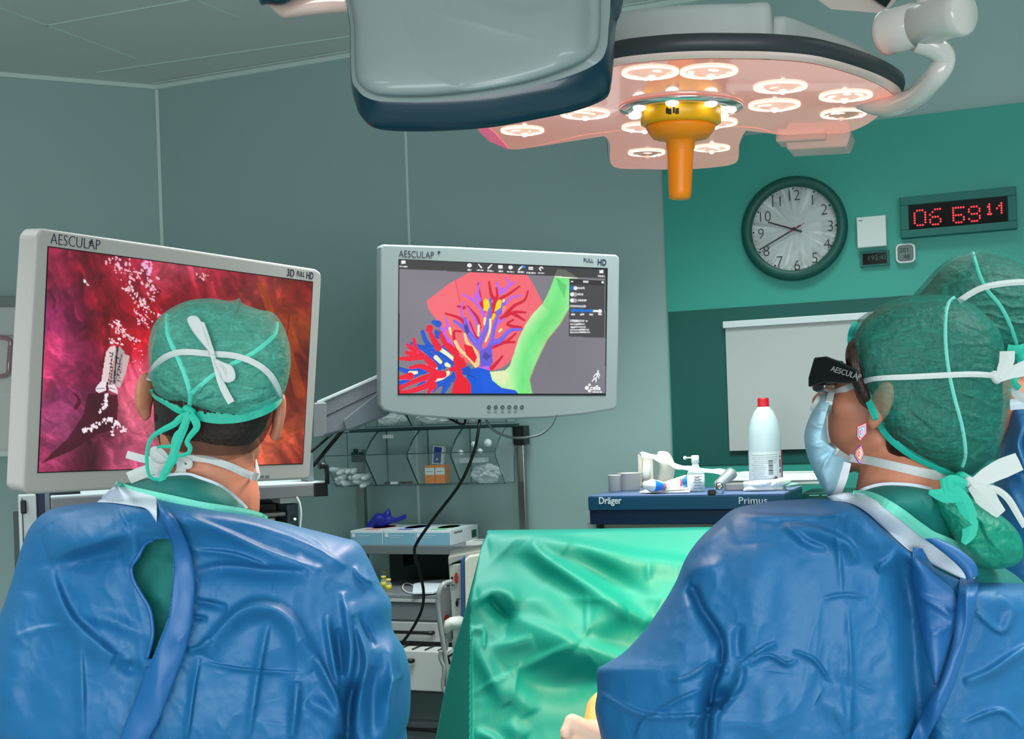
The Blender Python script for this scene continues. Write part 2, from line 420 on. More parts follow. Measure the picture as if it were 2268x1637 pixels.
def wall(name, a, b, n, m, z0=0, z1=CEIL, th=.12):
    mb = MB(); p = [a, b, b - n * th, a - n * th]
    mb.add([Vector((q.x, q.y, z)) for z in (z0, z1) for q in p], [(0, 1, 2, 3), (7, 6, 5, 4), (0, 4, 5, 1), (1, 5, 6, 2), (2, 6, 7, 3), (3, 7, 4, 0)])
    return struct(mb, name, m)
wall('wall_left', A0, C0, NL, m_wall); wall('wall_back', C0, B1, NB, m_wall)
wall('wall_right', B1, D1, Vector((-1, 0, 0)), m_wall); wall('wall_rear', D1, E1, Vector((0, 1, 0)), m_wall)
wall('wall_side', E1, A0, Vector((1, 0, 0)), m_wall)
room = [(A0.x, A0.y), (E1.x, E1.y), (D1.x, D1.y), (B1.x, B1.y), (C0.x, C0.y)]
struct(MB().prism_z(room, -.05, 0), 'floor', m_floor); struct(MB().prism_z(room, CEIL, CEIL + .05), 'ceiling', m_ceil)
# light strips: ceiling cove along the walls, vertical panel joints
def strip(name, a, b, n, w, th, m=m_seam):
    a = Vector(a); b = Vector(b); t = (b - a).normalized(); s = t.cross(Vector(n)).normalized() * w / 2; n = Vector(n) * th
    mb = MB(); vs = [a - s, a + s, b + s, b - s]; vs = vs + [q + n for q in vs]
    mb.add(vs, [(0, 1, 2, 3), (7, 6, 5, 4), (0, 4, 5, 1), (1, 5, 6, 2), (2, 6, 7, 3), (3, 7, 4, 0)])
    return struct(mb, name, m)
def up(v, z): return Vector((v.x, v.y, z))
def wallpt(px, py): return on_plane(px, py, CORNER, NB)
def lwallpt(px, py): return on_plane(px, py, CORNER, NL)
strip('trim_1', up(C0, .0) + NB * 0, up(C0, CEIL), (NB + NL).normalized(), .013, .006)
q = wallpt(905, 470); strip('trim_2', up(q, 0), up(q, CEIL), NB, .009, .003)
q = wallpt(1502, 12); strip('trim_3', up(q, 1.6), up(q, CEIL), NB, .013, .003)
strip('trim_4', up(C0, CEIL - .008), up(B1, CEIL - .008), NB, .016, .012)
strip('trim_5', up(A0, CEIL - .008), up(C0, CEIL - .008), NL, .016, .012)
strip('trim_6', up(C0, CEIL - .002) + NB * .045, up(B1, CEIL - .002) + NB * .045, (0, 0, -1), .006, .003)
# ceiling panel joints
def cj(i, a, b, w=.007):
    pa = on_z(a[0], a[1], CEIL); pb = on_z(b[0], b[1], CEIL); strip('trim_%d' % i, pa, pb, (0, 0, -1), w, .0025)
cj(7, (100, 57), (430, -2)); cj(8, (-60, -5), (300, 129)); cj(9, (430, -2), (530, 40)); cj(10, (215, 160), (776, 80)); cj(11, (430, -2), (300, -70)); cj(12, (430, -2), (760, -60))
# green cladding on the right of the back wall, darker bands on it
qa = wallpt(1480, 700); zc = wallpt(2126, 245).z
def clad(name, a, b, z0, z1, d0, d1, m):
    mb = MB(); p = [a + NB * d1, b + NB * d1, b + NB * d0, a + NB * d0]
    mb.add([Vector((q.x, q.y, z)) for z in (z0, z1) for q in p], [(0, 1, 2, 3), (7, 6, 5, 4), (0, 4, 5, 1), (1, 5, 6, 2), (2, 6, 7, 3), (3, 7, 4, 0)])
    return struct(mb, name, m)
qe = qa + DB * 3.3
clad('wall_back_cladding', qa, qe, 0, zc, 0, .010, m_clad)
clad('trim_13', qa + DB * .004, qe, wallpt(1490, 1031).z, wallpt(1480, 692).z, .010, .014, m_band)
clad('trim_14', qa + DB * .004, qe, .3, wallpt(1800, 1094).z, .010, .014, m_band)
# ================================================================ THINGS ON THE WALL
def wallframe(px, py, off=.010): return frameM(DB, (0, 0, 1), wallpt(px, py) + NB * off)
class Fr:
    def __init__(s, M): s.M = M; s.I = M.inverted(); s.n = (M.to_3x3() @ Vector((0, 1, 0)))
    def uv(s, px, py, y=0.0):
        q = on_plane(px, py, s.M @ Vector((0, y, 0)), s.n); q = s.I @ q; return q.x, q.z
m_black = mat('black_plastic', (14, 15, 17), .35); m_white = mat('white_plastic', (206, 212, 210), .4)
m_red = mat('red_paint', (190, 30, 30), .4)
m_ink = mat('black_ink', (8, 10, 10), .6)
# round clock
M = wallframe(1761, 509, .014); f = Fr(M); R0 = .165
t = thing('wall_clock', 'round wall clock with dark green rim and white face hanging on the green wall', 'clock', M=M)
RX = Matrix.Rotation(math.pi / 2, 3, 'X')
MB().lathe([(R0 - .030, .0), (R0, .0), (R0 + .001, .018), (R0 - .008, .030), (R0 - .027, .032), (R0 - .031, .024), (R0 - .031, .0)], 96, R=RX).build('rim', mat('clock_rim_green', (8, 78, 68), .45), t)
fx = MB(); fx.lathe([(0, .003), (R0 - .030, .003)], 96, R=RX, smooth=False).build('clock_face', mat('clock_face_white', (240, 244, 244), .5), t)
mk = MB()
for i in range(60):
    a = i * math.pi / 30; r = R0 - .036; L = .005
    if i % 5 == 0: mk.lathe([(0, .0045), (.0032, .0045)], 10, o=(r * math.sin(a), -.000, r * math.cos(a)), R=RX, smooth=False)
    else: mk.box((r * math.sin(a), -.0042, r * math.cos(a)), (.0011, .001, L), R=Matrix.Rotation(a, 3, 'Y'))
mk.build('minute_marks', m_ink, t)
for s, px, py in (('12', 1757, 433), ('1', 1800, 443), ('2', 1826, 464), ('3', 1840, 500), ('4', 1832, 540), ('5', 1805, 571), ('6', 1766, 587), ('7', 1727, 579), ('8', 1698, 556), ('9', 1686, 518), ('10', 1693, 480), ('11', 1720, 447)):
    u, w = f.uv(px, py); text('numeral', s, .049, T3(u, -.0048, w - .0170), m_ink, t, .0003, .95, 'CENTER', -.0008)
def hand(name, a, b, w0, w1, y, m):
    (ax, az), (bx_, bz) = f.uv(*a), f.uv(*b); d = Vector((bx_ - ax, 0, bz - az)).normalized(); n = Vector((-d.z, 0, d.x))
    A = Vector((ax, 0, az)); B = Vector((bx_, 0, bz)); pl = [A - n * w0, A + n * w0, B + n * w1, B - n * w1]
    MB().prism([(q.x, q.z) for q in pl], y, y - .0012).build(name, m, t)
hand('hour_hand', (1777, 514), (1702, 493), .0030, .0022, -.009, m_ink); hand('minute_hand', (1775, 500), (1683, 555), .0028, .0018, -.012, m_ink)
hand('second_hand', (1750, 515), (1784, 495), .0012, .0008, -.015, m_red)
MB().lathe([(0, .018), (.004, .018), (.005, .010), (.005, .004)], 16, R=RX).build('hub', m_ink, t)
m_glassf = sheer('clock_glass', (235, 245, 245), .012, .02, gloss=.04)
MB().lathe([(0, .0245), (R0 - .033, .0238), (R0 - .0325, .022)], 64, R=RX).build('glass', m_glassf, t)
# digital clock
M = wallframe(1994.3, 443, .012); f = Fr(M); (x1, z1) = f.uv(2249.7, 417.5); (x2, z2) = f.uv(1998, 531); z1 *= .5
t = thing('digital_clock', 'wide wall clock with red dot digits in a green frame', 'clock', M=M)
hh = z2
sx0, sz0 = f.uv(2013, 458.5); sx1, sz1 = f.uv(2232, 494)
mb = MB(); mg = mat('frame_green', (2, 96, 88), .5)
mb.bx(0, x1, -.035, 0, 0, sz0); mb.bx(0, x1, -.035, 0, sz1, hh); mb.bx(0, sx0, -.035, 0, sz1, sz0); mb.bx(sx1, x1, -.035, 0, sz1, sz0)
mb.build('frame', mg, t, bevel=.002)
MB().bx(sx0, sx1, -.028, -.002, sz1, sz0).build('display_panel', mat('display_black', (9, 7, 9), .12), t)
GL = {'0': '.###. #...# #...# #...# #...# #...# .###.', '6': '..### .#... #.... .###. #...# #...# .###.', '5': '##### #.... #.... ####. #...# #...# .###.', '9': '.###. #...# #...# .###. ....# #...# .###.',
      '1': '..#.. .##.. ..#.. ..#.. .###. ..... .....', '4': '...#. ..##. .#.#. ...#. ...#. ..... .....'}
def glyph(ch, xa, ya, xb, yb, rows=7):
    led = MB(); dim = MB()
    u0, w0 = f.uv(1620 + xa / 3.5, 380 + ya / 3.5, -.028); u1, w1 = f.uv(1620 + xb / 3.5, 380 + yb / 3.5, -.028)
    for r, row in enumerate(GL[ch].split()[:rows]):
        for c, k in enumerate(row):
            o = (u0 + (u1 - u0) * c / 4, -.0285, w0 + (w1 - w0) * r / (rows - 1))
            if k == '#': led.lathe([(0, .0015), (.0030, .001), (.0030, 0)], 8, o=o, R=RX)
            elif rows == 7: dim.lathe([(0, .0006), (.002, .0004), (.002, 0)], 6, o=o, R=RX)
    g_ = led.build('red_digit', mat('led_red', (60, 5, 8), .4, emit=(255, 62, 70), es=1.6), t)
    if dim.v: dim.build('unlit_dots', mat('led_off', (30, 6, 8), .4), g_)
glyph('0', 1418, 306, 1505, 412); glyph('6', 1538, 297, 1622, 406); glyph('5', 1718, 284, 1803, 391); glyph('9', 1840, 276, 1926, 380)
glyph('1', 1975, 256, 2025, 328, 5); glyph('4', 2040, 250, 2112, 318, 5)
# thermostat, dark display, hygrometer
M = wallframe(1899, 486, .010); f = Fr(M); u1, _ = f.uv(1963, 483); _, w2 = f.uv(1901, 552)
t = thing('wall_thermostat', 'white square wall box between the round clock and the digital clock', 'thermostat', M=M)
MB().bx(0, u1, -.028, 0, w2, 0).build('housing', m_white, t, bevel=.003); MB().bx(.006, .018, -.0286, -.0278, -.012, -.010).build('badge', m_ink, t)
M = wallframe(1906.5, 560, .010); f = Fr(M); u1, _ = f.uv(1969.5, 556); _, w2 = f.uv(1908, 593)
t = thing('small_display', 'small black display in green frame under the white wall box', 'display', M=M)
MB().bx(0, u1, -.012, 0, w2, 0).build('frame', mg, t, bevel=.001); MB().bx(.007, u1 - .007, -.0135, -.002, w2 + .007, -.007).build('display_panel', mat('display_black', (9, 7, 9), .12), t)
text('digits', '193:41', .022, T3(.02, -.0138, w2 * .62), mat('dim_digit', (20, 60, 50), .5, emit=(40, 110, 90), es=.35), t, .0002, 1.0)
def rrect(w, h, r, n=5, cx=0, cz=0):
    pts = []
    for ax, az, a0 in ((w / 2 - r, h / 2 - r, 0), (-w / 2 + r, h / 2 - r, 90), (-w / 2 + r, -h / 2 + r, 180), (w / 2 - r, -h / 2 + r, 270)):
        for i in range(n + 1): a = math.radians(a0 + 90 * i / n); pts.append((cx + ax + r * math.cos(a), cz + az + r * math.sin(a)))
    return pts
M = wallframe(2006.5, 563, .010); f = Fr(M)
t = thing('hygrometer', 'small white rounded thermometer with grey screen reading 201 and 48', 'thermometer', M=M)
MB().prism(rrect(.058, .060, .015), -.018, 0).build('housing', m_white, t, bevel=.002)
MB().prism(rrect(.046, .048, .010), -.0192, -.0178).build('screen_rim', m_black, t)
MB().prism(rrect(.043, .045, .009), -.0197, -.0190).build('screen', mat('lcd_grey', (92, 112, 108), .3), t)
text('digits', '201', .019, T3(-.017, -.0200, .003), m_ink, t, .0002, 1.0); text('digits', '48', .019, T3(-.006, -.0200, -.018), m_ink, t, .0002, 1.0)
# whiteboard
M = wallframe(1605, 714, .014); f = Fr(M); _, w2 = f.uv(1619.8, 999); u1 = 1.02; _, wr = f.uv(1605.5, 728)
t = thing('whiteboard', 'white board with a white top rail mounted on the dark green band', 'whiteboard', M=M)
MB().bx(.006, u1, -.012, 0, w2, wr).build('board', mat('board_white', (176, 180, 178), .35), t, bevel=.001)
MB().bx(0, u1 + .005, -.022, 0, wr, 0).build('top_rail', mat('rail_white', (205, 214, 214), .35), t, bevel=.002)
# ================================================================ SURGICAL LIGHTS
m_shell = mat('lamp_shell_grey', (178, 184, 182), .33, coat=.3)
m_shellw = mat('lamp_shell_white', (205, 200, 196), .38)
m_bandl = mat('lamp_rubber_band', (52, 56, 60), .42, bump=.05)
m_under = mat('lamp_glass_pink', (226, 160, 148), .12, emit=(255, 158, 140), es=.50, coat=.6)
m_rimg = mat('lamp_rim_glass', (222, 200, 192), .1, emit=(255, 190, 170), es=.12, coat=1)
m_lens = mat('lens_lit', (246, 200, 184), .15, emit=(255, 190, 168), es=.62); m_facet = mat('lens_facet', (255, 240, 226), .15, emit=(255, 232, 214), es=.95)
m_lensd = mat('lens_dark_centre', (214, 160, 140), .2, emit=(255, 180, 160), es=.18)
m_lring = mat('lens_ring', (255, 240, 225), .15, emit=(255, 226, 200), es=1.15)
m_bulb = mat('led_bulb', (255, 255, 255), .2, emit=(255, 246, 232), es=4)
m_orange = mat('handle_orange', (255, 148, 8), .4, sss=.1); m_yel = mat('handle_yellow', (246, 182, 8), .35)
m_arm = mat('lamp_arm_white', (214, 208, 202), .25, coat=.5)
m_pink = mat('pink_reflector', (230, 90, 130), .25, emit=(255, 90, 140), es=.35)
# ---- far lamp: horizontal three-petal head seen from below
HC = on_z(1508, 262, CAMH + .575)                        # hub, on the underside plane
nz = Vector((.035, -.075, 1)).normalized()               # lamp axis: leans a little to the camera
Mx = Vector((1, 0, 0)); Mx = (Mx - nz * Mx.dot(nz)).normalized(); My = nz.cross(Mx)
M = Matrix(((Mx[0], My[0], nz[0], HC[0]), (Mx[1], My[1], nz[1], HC[1]), (Mx[2], My[2], nz[2], HC[2]), (0, 0, 0, 1)))
MI = M.inverted()
def lp(px, py, h=0.0):
    q = MI @ on_plane(px, py, HC + nz * h, nz); return (q.x, q.y)
out = [(1045, 272), (1052, 292), (1078, 314), (1130, 333), (1200, 320), (1290, 299), (1325, 302), (1345, 322), (1356, 371), (1430, 376), (1500, 377), (1575, 373), (1632, 362),
       (1640, 325), (1655, 298), (1680, 283), (1740, 300), (1810, 305), (1870, 299), (1925, 280), (1965, 252), (1990, 222), (1992, 208), (1960, 186), (1900, 162), (1810, 138), (1718, 129),
       (1640, 127), (1540, 127), (1440, 133), (1350, 146), (1250, 180), (1150, 225), (1080, 252)]
O2 = [lp(*q) for q in out]
def ring(poly, k, z, c=None):
    a = np.array(poly); c = a.mean(0) if c is None else np.array(c); b = resample(smooth_path(poly, 4, True), 220)
    d = b - c; L = np.linalg.norm(d, axis=1, keepdims=True); b = c + d * (L + k) / L; return [(float(x), float(y), z) for x, y in b]
t = thing('surgical_light', 'lit surgical lamp with pink glass underside and orange centre handle', 'surgical light', M=M)
bot = ring(O2, -.012, 0)
mb = MB(); mb.loft([ring(O2, -.012, 0.001), ring(O2, -.002, .004), ring(O2, .001, .009)]); mb.build('glass_rim', m_rimg, t)
cen = np.array(O2).mean(0)
mb = MB(); n = len(bot); mb.add(bot + [(cen[0], cen[1], .001)], [(j, (j + 1) % n, n) for j in range(n)], 0); mb.build('glass_underside', m_under, t)
mb = MB(); mb.loft([ring(O2, .001, .009), ring(O2, .006, .012), ring(O2, .008, .022), ring(O2, .006, .033), ring(O2, -.002, .036)]); mb.build('rubber_band', m_bandl, t)
# shells: centre block taller, right petal lower
sh1 = [lp(*q, .036) for q in ((1330, 112), (1440, 93), (1560, 86), (1650, 85), (1712, 88), (1690, 160), (1640, 260), (1630, 320), (1600, 340), (1400, 345), (1370, 320), (1340, 260), (1200, 290), (1120, 300), (1085, 285), (1140, 250), (1250, 160))]
sh2 = [lp(*q, .036) for q in ((1712, 90), (1820, 118), (1930, 160), (1988, 196), (1985, 220), (1930, 255), (1850, 280), (1740, 280), (1690, 250), (1690, 160))]
for nm, sh, hgt in (('centre_shell', sh1, .056), ('side_shell', sh2, .040)):
    mb = MB(); rr = [ring(sh, .002, .030), ring(sh, .002, .037), ring(sh, -.004, .036 + hgt * .8), ring(sh, -.008, .036 + hgt * .95), ring(sh, -.020, .036 + hgt)]
    mb.loft(rr); c2 = np.array(sh).mean(0); k = len(rr[-1]); mb.add(rr[-1] + [(c2[0], c2[1], .038 + hgt)], [(j, (j + 1) % k, k) for j in range(k)], 0, True)
    mb.build(nm, m_shell, t)
# lens cups
def lens(px, py, r, lit=True):
    x, y = lp(px, py); z = -.0015
    L = MB(); L.lathe([(r, 0), (r, z - .001), (r * .97, z - .002), (r * .955, z)], 40, o=(x, y, 0)); o = L.build('lens_ring', m_lring, t)
    L = MB(); L.lathe([(r * .955, -.001), (r * .6, -.0025), (r * .35, -.006), (0, -.008)], 32, o=(x, y, 0)); L.build('lens_cup', m_lens if lit else m_lensd, t)
    rr_ = random.Random(int(px)); L = MB()
    for j in range(6):
        a = rr_.uniform(0, 6.28); k = rr_.uniform(.45, .85); p0 = Vector((x + math.cos(a) * r * k, y + math.sin(a) * r * k, -.0040)); a2 = a + rr_.uniform(.4, 1.1)
        p1 = Vector((x + math.cos(a2) * r * k * .95, y + math.sin(a2) * r * k * .95, -.0042)); pm = (p0 + p1) / 2 + (p0 + p1 - 2 * Vector((x, y, -.004))) * .06; L.tube([p0, pm, p1], [.0008, .0022, .0008], 5)
    L.build('lens_facets', m_facet, o)
    L = MB(); ellipsoid(L, (x + rr_.uniform(-.1, .1) * r, y, -.009), (r * .13, r * .13, .004), n=12, k=6); L.build('lamp_led', m_bulb if lit else m_lens, o)
for q in ((1157, 289, .044), (1296, 252, .046), (1425, 282, .043), (1586, 272, .041), (1432, 338, .042), (1576, 328, .040), (1715, 233, .046), (1728, 192, .044), (1873, 212, .045), (1868, 252, .042), (1440, 160, .045), (1570, 158, .045)):
    lens(*q, lit=q[:2] not in ((1432, 338), (1868, 252)))
# hub with clear reflector and orange handle
hx, hy = lp(1508, 236)
L = MB(); L.lathe([(.112, 0), (.110, -.006), (.09, -.010), (.07, -.004)], 48, o=(hx, hy, 0)); L.build('reflector_ring', mat('chrome_ring', (230, 220, 215), .12, metal=.8), t)
for a in (.4, 1.2, 2.0, 2.7, 3.6, 4.4, 5.2, 6.0): L = MB(); ellipsoid(L, (hx + .088 * math.cos(a), hy + .088 * math.sin(a), -.010), (.012, .012, .006), n=12, k=6); L.build('hub_led', m_bulb, t)
L = MB(); L.lathe([(.070, -.001), (.072, -.010), (.072, -.030), (.066, -.034), (.060, -.034)], 48, o=(hx, hy, 0)); rg = L.build('handle_ring', m_yel, t)
L = MB()
for k, a in enumerate((-2.05, -1.98, -1.88, -1.80)):
    L.box((hx + .0722 * math.cos(a), hy + .0722 * math.sin(a), -.019 - .002 * (k % 2)), (.001, .004 + .002 * (k % 2), .010), R=Matrix.Rotation(a, 3, 'Z'))
L.build('lock_symbols', m_ink, rg)
L = MB(); L.lathe([(.062, -.033), (.062, -.040), (.055, -.050), (.050, -.056), (.030, -.060), (.0255, -.064), (.0255, -.074), (.0235, -.078), (.0235, -.084), (.0205, -.152), (.0195, -.163), (.014, -.166), (0, -.167)], 40, o=(hx, hy, 0))
L.build('sterile_handle', m_orange, t)
# small control box under the right petal and petal tip reflector
a = lp(1810, 304)
L = MB(); L.box((a[0] + .01, a[1] + .02, -.012), (.12, .10, .030), R=Matrix.Rotation(-.35, 3, 'Z'), taper=1.15); L.box((a[0] - .03, a[1] + .0, -.004), (.10, .08, .018), R=Matrix.Rotation(-.35, 3, 'Z')); L.build('sensor_box', mat('pinkish_plastic', (226, 186, 172), .3), t, bevel=.004)
L = MB(); pp = [lp(*q) for q in ((1062, 290), (1085, 312), (1128, 330), (1112, 312), (1098, 296), (1082, 282), (1066, 280))]
L.prism_z(pp, -.002, -.0005); L.build('red_reflector', m_pink, t)
# arm: tube joint and bent tube
L = MB(); c0 = P(1958, 74, 1.98); c1 = P(2135, 28, 1.86); ax = (c1 - c0).normalized(); Rr = ax.to_track_quat('Z', 'Y').to_matrix()
ln = (c1 - c0).length; R1 = .036
L.lathe([(0, -.002), (R1 * .86, -.002), (R1 * 1.02, .004), (R1 * 1.03, .012), (R1 * .99, .016), (R1, ln * .43), (R1 * .985, ln * .432), (R1 * .985, ln * .437), (R1, ln * .44), (R1 * .96, ln * .86), (R1 * .99, ln * .90), (R1 * .99, ln), (R1 * .86, ln + .004), (0, ln + .004)], 48, o=MI @ c0, R=MI.to_3x3() @ Rr)
L.build('joint_cylinder', m_arm, t)
L = MB(); pth = [MI @ q for q in pxpath([(2030, 92, 1.93), (2075, 108, 1.93), (2090, 135, 1.94), (2072, 170, 1.95), (2030, 212, 2.0), (1985, 232, 2.06), (1940, 232, 2.12), (1900, 215, 2.16)], 8)]
L.tube(pth, .0185, 20); L.build('bent_arm', m_arm, t)
L = MB(); c2 = MI @ P(2100, -10, 1.9)
L.tube([MI @ q for q in pxpath([(2050, 45, 1.92), (2060, -40, 1.9), (2060, -300, 1.9), (1900, -380, 1.92)], 6)], .022, 16); L.build('ceiling_arm', m_arm, t)
zt = MI @ Vector((P(1900, -380, 1.92).x, P(1900, -380, 1.92).y, CEIL))
L = MB(); L.tube([MI @ P(1900, -380, 1.92), zt], .03, 16); L.build('ceiling_column', m_arm, t)
# ---- near lamp: dark unlit head tilted towards the table, petal pointing at the camera
t = thing('surgical_light', 'large unlit surgical lamp head with grey back and dark rubber rim hanging closest overhead', 'surgical light', loc=P(1080, -60, 1.45))
m_teal = mat('lamp_dark_band', (10, 48, 62), .30, coat=.3)
m_sh2 = mat('lamp_back_shell', (134, 146, 145), .40, coat=.25)
def cont(pts, D, n=200): return [P(x, y, D) if not callable(D) else P(x, y, D(x, y)) for x, y in resample(smooth_path(pts, 6, True), n)]
glass = [(775, -260), (777, 60), (780, 180), (793, 236), (803, 262), (826, 282), (870, 290), (960, 291), (1080, 283), (1180, 266), (1270, 247), (1330, 225), (1350, 205), (1358, 150), (1362, 60), (1380, 0), (1392, -260)]
bnd0 = [(773, -260), (775, 60), (777, 180), (788, 232), (800, 258), (826, 277), (870, 283), (960, 284), (1080, 276), (1180, 259), (1270, 240), (1325, 218), (1350, 192), (1358, 150), (1364, 60), (1376, 0), (1386, -260)]
bnd1 = [(776, -260), (777, 60), (779, 170), (790, 196), (808, 214), (840, 224), (900, 226), (980, 223), (1080, 211), (1180, 192), (1270, 165), (1325, 138), (1343, 108), (1348, 60), (1352, 0), (1356, -260)]
shl = [(784, -260), (785, 60), (788, 165), (800, 190), (820, 205), (850, 213), (905, 215), (980, 212), (1080, 200), (1175, 181), (1262, 152), (1308, 125), (1326, 95), (1330, 50), (1330, 0), (1330, -260)]
def Dn(off): return lambda x, y: 1.34 + off + (y - 280) * -.00028
nn = 240
cn = [cont(q, Dn(o), nn) for q, o in ((glass, .075), (glass, .055), (bnd0, .050), (bnd0, .020), (bnd1, -.004), (shl, -.010))]
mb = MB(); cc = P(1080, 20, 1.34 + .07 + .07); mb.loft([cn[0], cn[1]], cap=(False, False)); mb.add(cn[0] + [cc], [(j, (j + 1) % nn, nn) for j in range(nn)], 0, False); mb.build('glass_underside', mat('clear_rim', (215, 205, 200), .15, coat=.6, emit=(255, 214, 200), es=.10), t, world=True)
mb = MB(); mb.loft([cn[1], cn[2], cn[3], cn[4]]); mb.build('rubber_band', m_teal, t, world=True)
V, Fc, (X, Y) = inflate(shl, Dn(-.009), .045, .03, (1070, 20), n=nn, rings=60, p=3.0, brings=4, smooth=6,
                        strokes=[([(900, 60), (1000, 20), (1130, 50), (1240, 70)], 80, -.008, 'g'), ([(1030, 200), (1060, 130), (1080, 60)], 90, -.008, 'g'), ([(1000, -20), (1150, 40), (1300, 0)], 60, .006, 's'), ([(1310, -40), (1310, 90)], 20, -.008, 'G')])
sh = mesh_from('back_shell', V, Fc, m_sh2, t)
mb = MB(); mb.loft([cn[4], cn[5]]); mb.build('shell_seam', m_sh2, t, world=True)
# second petal at the left, seen edge on
g2 = [(590, -60), (596, 8), (604, 24), (622, 38), (640, 41), (680, 37), (740, 31), (782, 28), (840, 20), (900, -10), (900, -60)]
b2 = [(566, -60), (575, 6), (592, 10), (625, 12), (650, 2), (680, -20), (700, -60)]
V, Fc, _ = inflate(g2, 1.52, .04, .05, (700, -10), n=160, rings=20, p=2.6, brings=6, smooth=6)
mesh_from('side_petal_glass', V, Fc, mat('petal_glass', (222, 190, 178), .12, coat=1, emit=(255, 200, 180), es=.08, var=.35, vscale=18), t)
V, Fc, _ = inflate(b2, 1.46, .03, .04, (630, -25), n=120, rings=16, p=2.6, brings=6, smooth=6)
mesh_from('side_petal_band', V, Fc, m_teal, t)
L = MB(); a = P(1100, -130, 1.5); L.tube([a, Vector((a.x, a.y + .25, a.z + .15)), Vector((a.x, a.y + .25, CEIL))], .03, 16); L.build('ceiling_arm', m_arm, t, world=True)
# ---- corner of a screen hanging from the ceiling
t = thing('ceiling_monitor', 'corner of a pale screen hanging overhead beside the lit lamp', 'monitor', loc=P(1900, -60, 2.5))
MB().add([P(1806, -4, 2.5), P(1840, 20, 2.5), P(1958, 30, 2.5), P(1985, 0, 2.5), P(2040, -160, 2.5), P(1780, -180, 2.5)] + [P(1806, -4, 2.56), P(1840, 17, 2.56), P(1956, 26, 2.56), P(1981, -2, 2.56), P(2035, -160, 2.56), P(1780, -180, 2.56)],
         [(0, 1, 2, 3, 4, 5), (11, 10, 9, 8, 7, 6)] + [(i, i + 6, (i + 1) % 6 + 6, (i + 1) % 6) for i in range(6)]).build('housing', mat('pale_pink_plastic', (206, 186, 178), .35), t, world=True)
MB().add([P(1920, -12, 2.49), P(1962, 17, 2.49), P(1976, -4, 2.49), P(2000, -140, 2.49), P(1900, -140, 2.49)], [(0, 1, 2, 3, 4)]).build('screen', mat('screen_dark', (6, 24, 28), .1), t, world=True)
L = MB(); a = P(1900, -120, 2.6); L.tube([a, Vector((a.x, a.y, CEIL))], .02, 12); L.build('ceiling_column', m_arm, t, world=True)
# ================================================================ MONITORS
def rect_frame(TL, D1, TR, D2, BL):
    a = P(TL[0], TL[1], D1); b = P(TR[0], TR[1], D2); x = (b - a).normalized()
    lo, hi = D1 * .8, D1 * 1.25
    g = lambda d: (a - P(BL[0], BL[1], d)).dot(x)
    for _ in range(60):
        mid = (lo + hi) / 2
        if (g(lo) > 0) != (g(mid) > 0): hi = mid
        else: lo = mid
    return frameM(x, a - P(BL[0], BL[1], lo), a)
def picture(name, fr, corners, paint, res, y, mt, parent):
    us = [fr.uv(*c) for c in corners]; x0 = (us[0][0] + us[3][0]) / 2; x1 = (us[1][0] + us[2][0]) / 2; z0 = (us[0][1] + us[1][1]) / 2; z1 = (us[2][1] + us[3][1]) / 2
    nx, nzz = res; X, Z = np.meshgrid(np.linspace(x0, x1, nx), np.linspace(z0, z1, nzz)); V = np.stack([X.ravel(), np.full(X.size, y), Z.ravel()], -1)
    Mn = np.array(fr.M); Wd = V @ Mn[:3, :3].T + Mn[:3, 3]; px, py = projv(Wd); col = paint(px, py)
    i = (np.arange(nzz - 1)[:, None] * nx + np.arange(nx - 1)[None, :]).ravel(); Fc = np.stack([i, i + nx, i + nx + 1, i + 1], -1)
    me = bpy.data.meshes.new(name); me.from_pydata(V.tolist(), [], Fc.tolist()); me.materials.append(mt)
    at = me.color_attributes.new('picture', 'FLOAT_COLOR', 'POINT'); at.data.foreach_set('color', np.concatenate([lin(np.clip(col, 0, 255)), np.ones((len(col), 1))], 1).astype(np.float32).ravel())
    o = bpy.data.objects.new(name, me); COL.objects.link(o); o.parent = parent
    return (x0, x1, z0, z1)
m_mon = mat('monitor_casing', (150, 160, 160), .42); m_monl = mat('monitor_casing_warm', (186, 180, 174), .42)
m_monside = mat('monitor_side', (176, 206, 206), .4)
def cb(C, m, c, a=1.0):
    C[m] = C[m] * (1 - a) + np.asarray(c, float) * a
def stroke(C, X, Y, pts, w0, w1, c, a=1.0, edge=None, hl=None):
    lo = np.min(pts, 0) - 40; hi = np.max(pts, 0) + 40; q = np.where((X > lo[0]) & (X < hi[0]) & (Y > lo[1]) & (Y < hi[1]))[0]
    if len(pts) > 2: pts = smooth_path(pts, 4)
    d, T, S = seg_dist(X[q], Y[q], pts); w = (w0 + (w1 - w0) * T) / 2
    if edge is not None: cb(C, q[d < w + 1.1], edge, a)
    cb(C, q[d < w], c, a)
    if hl is not None: cb(C, q[(d < w * .5) & (S > 0)], hl, .45)
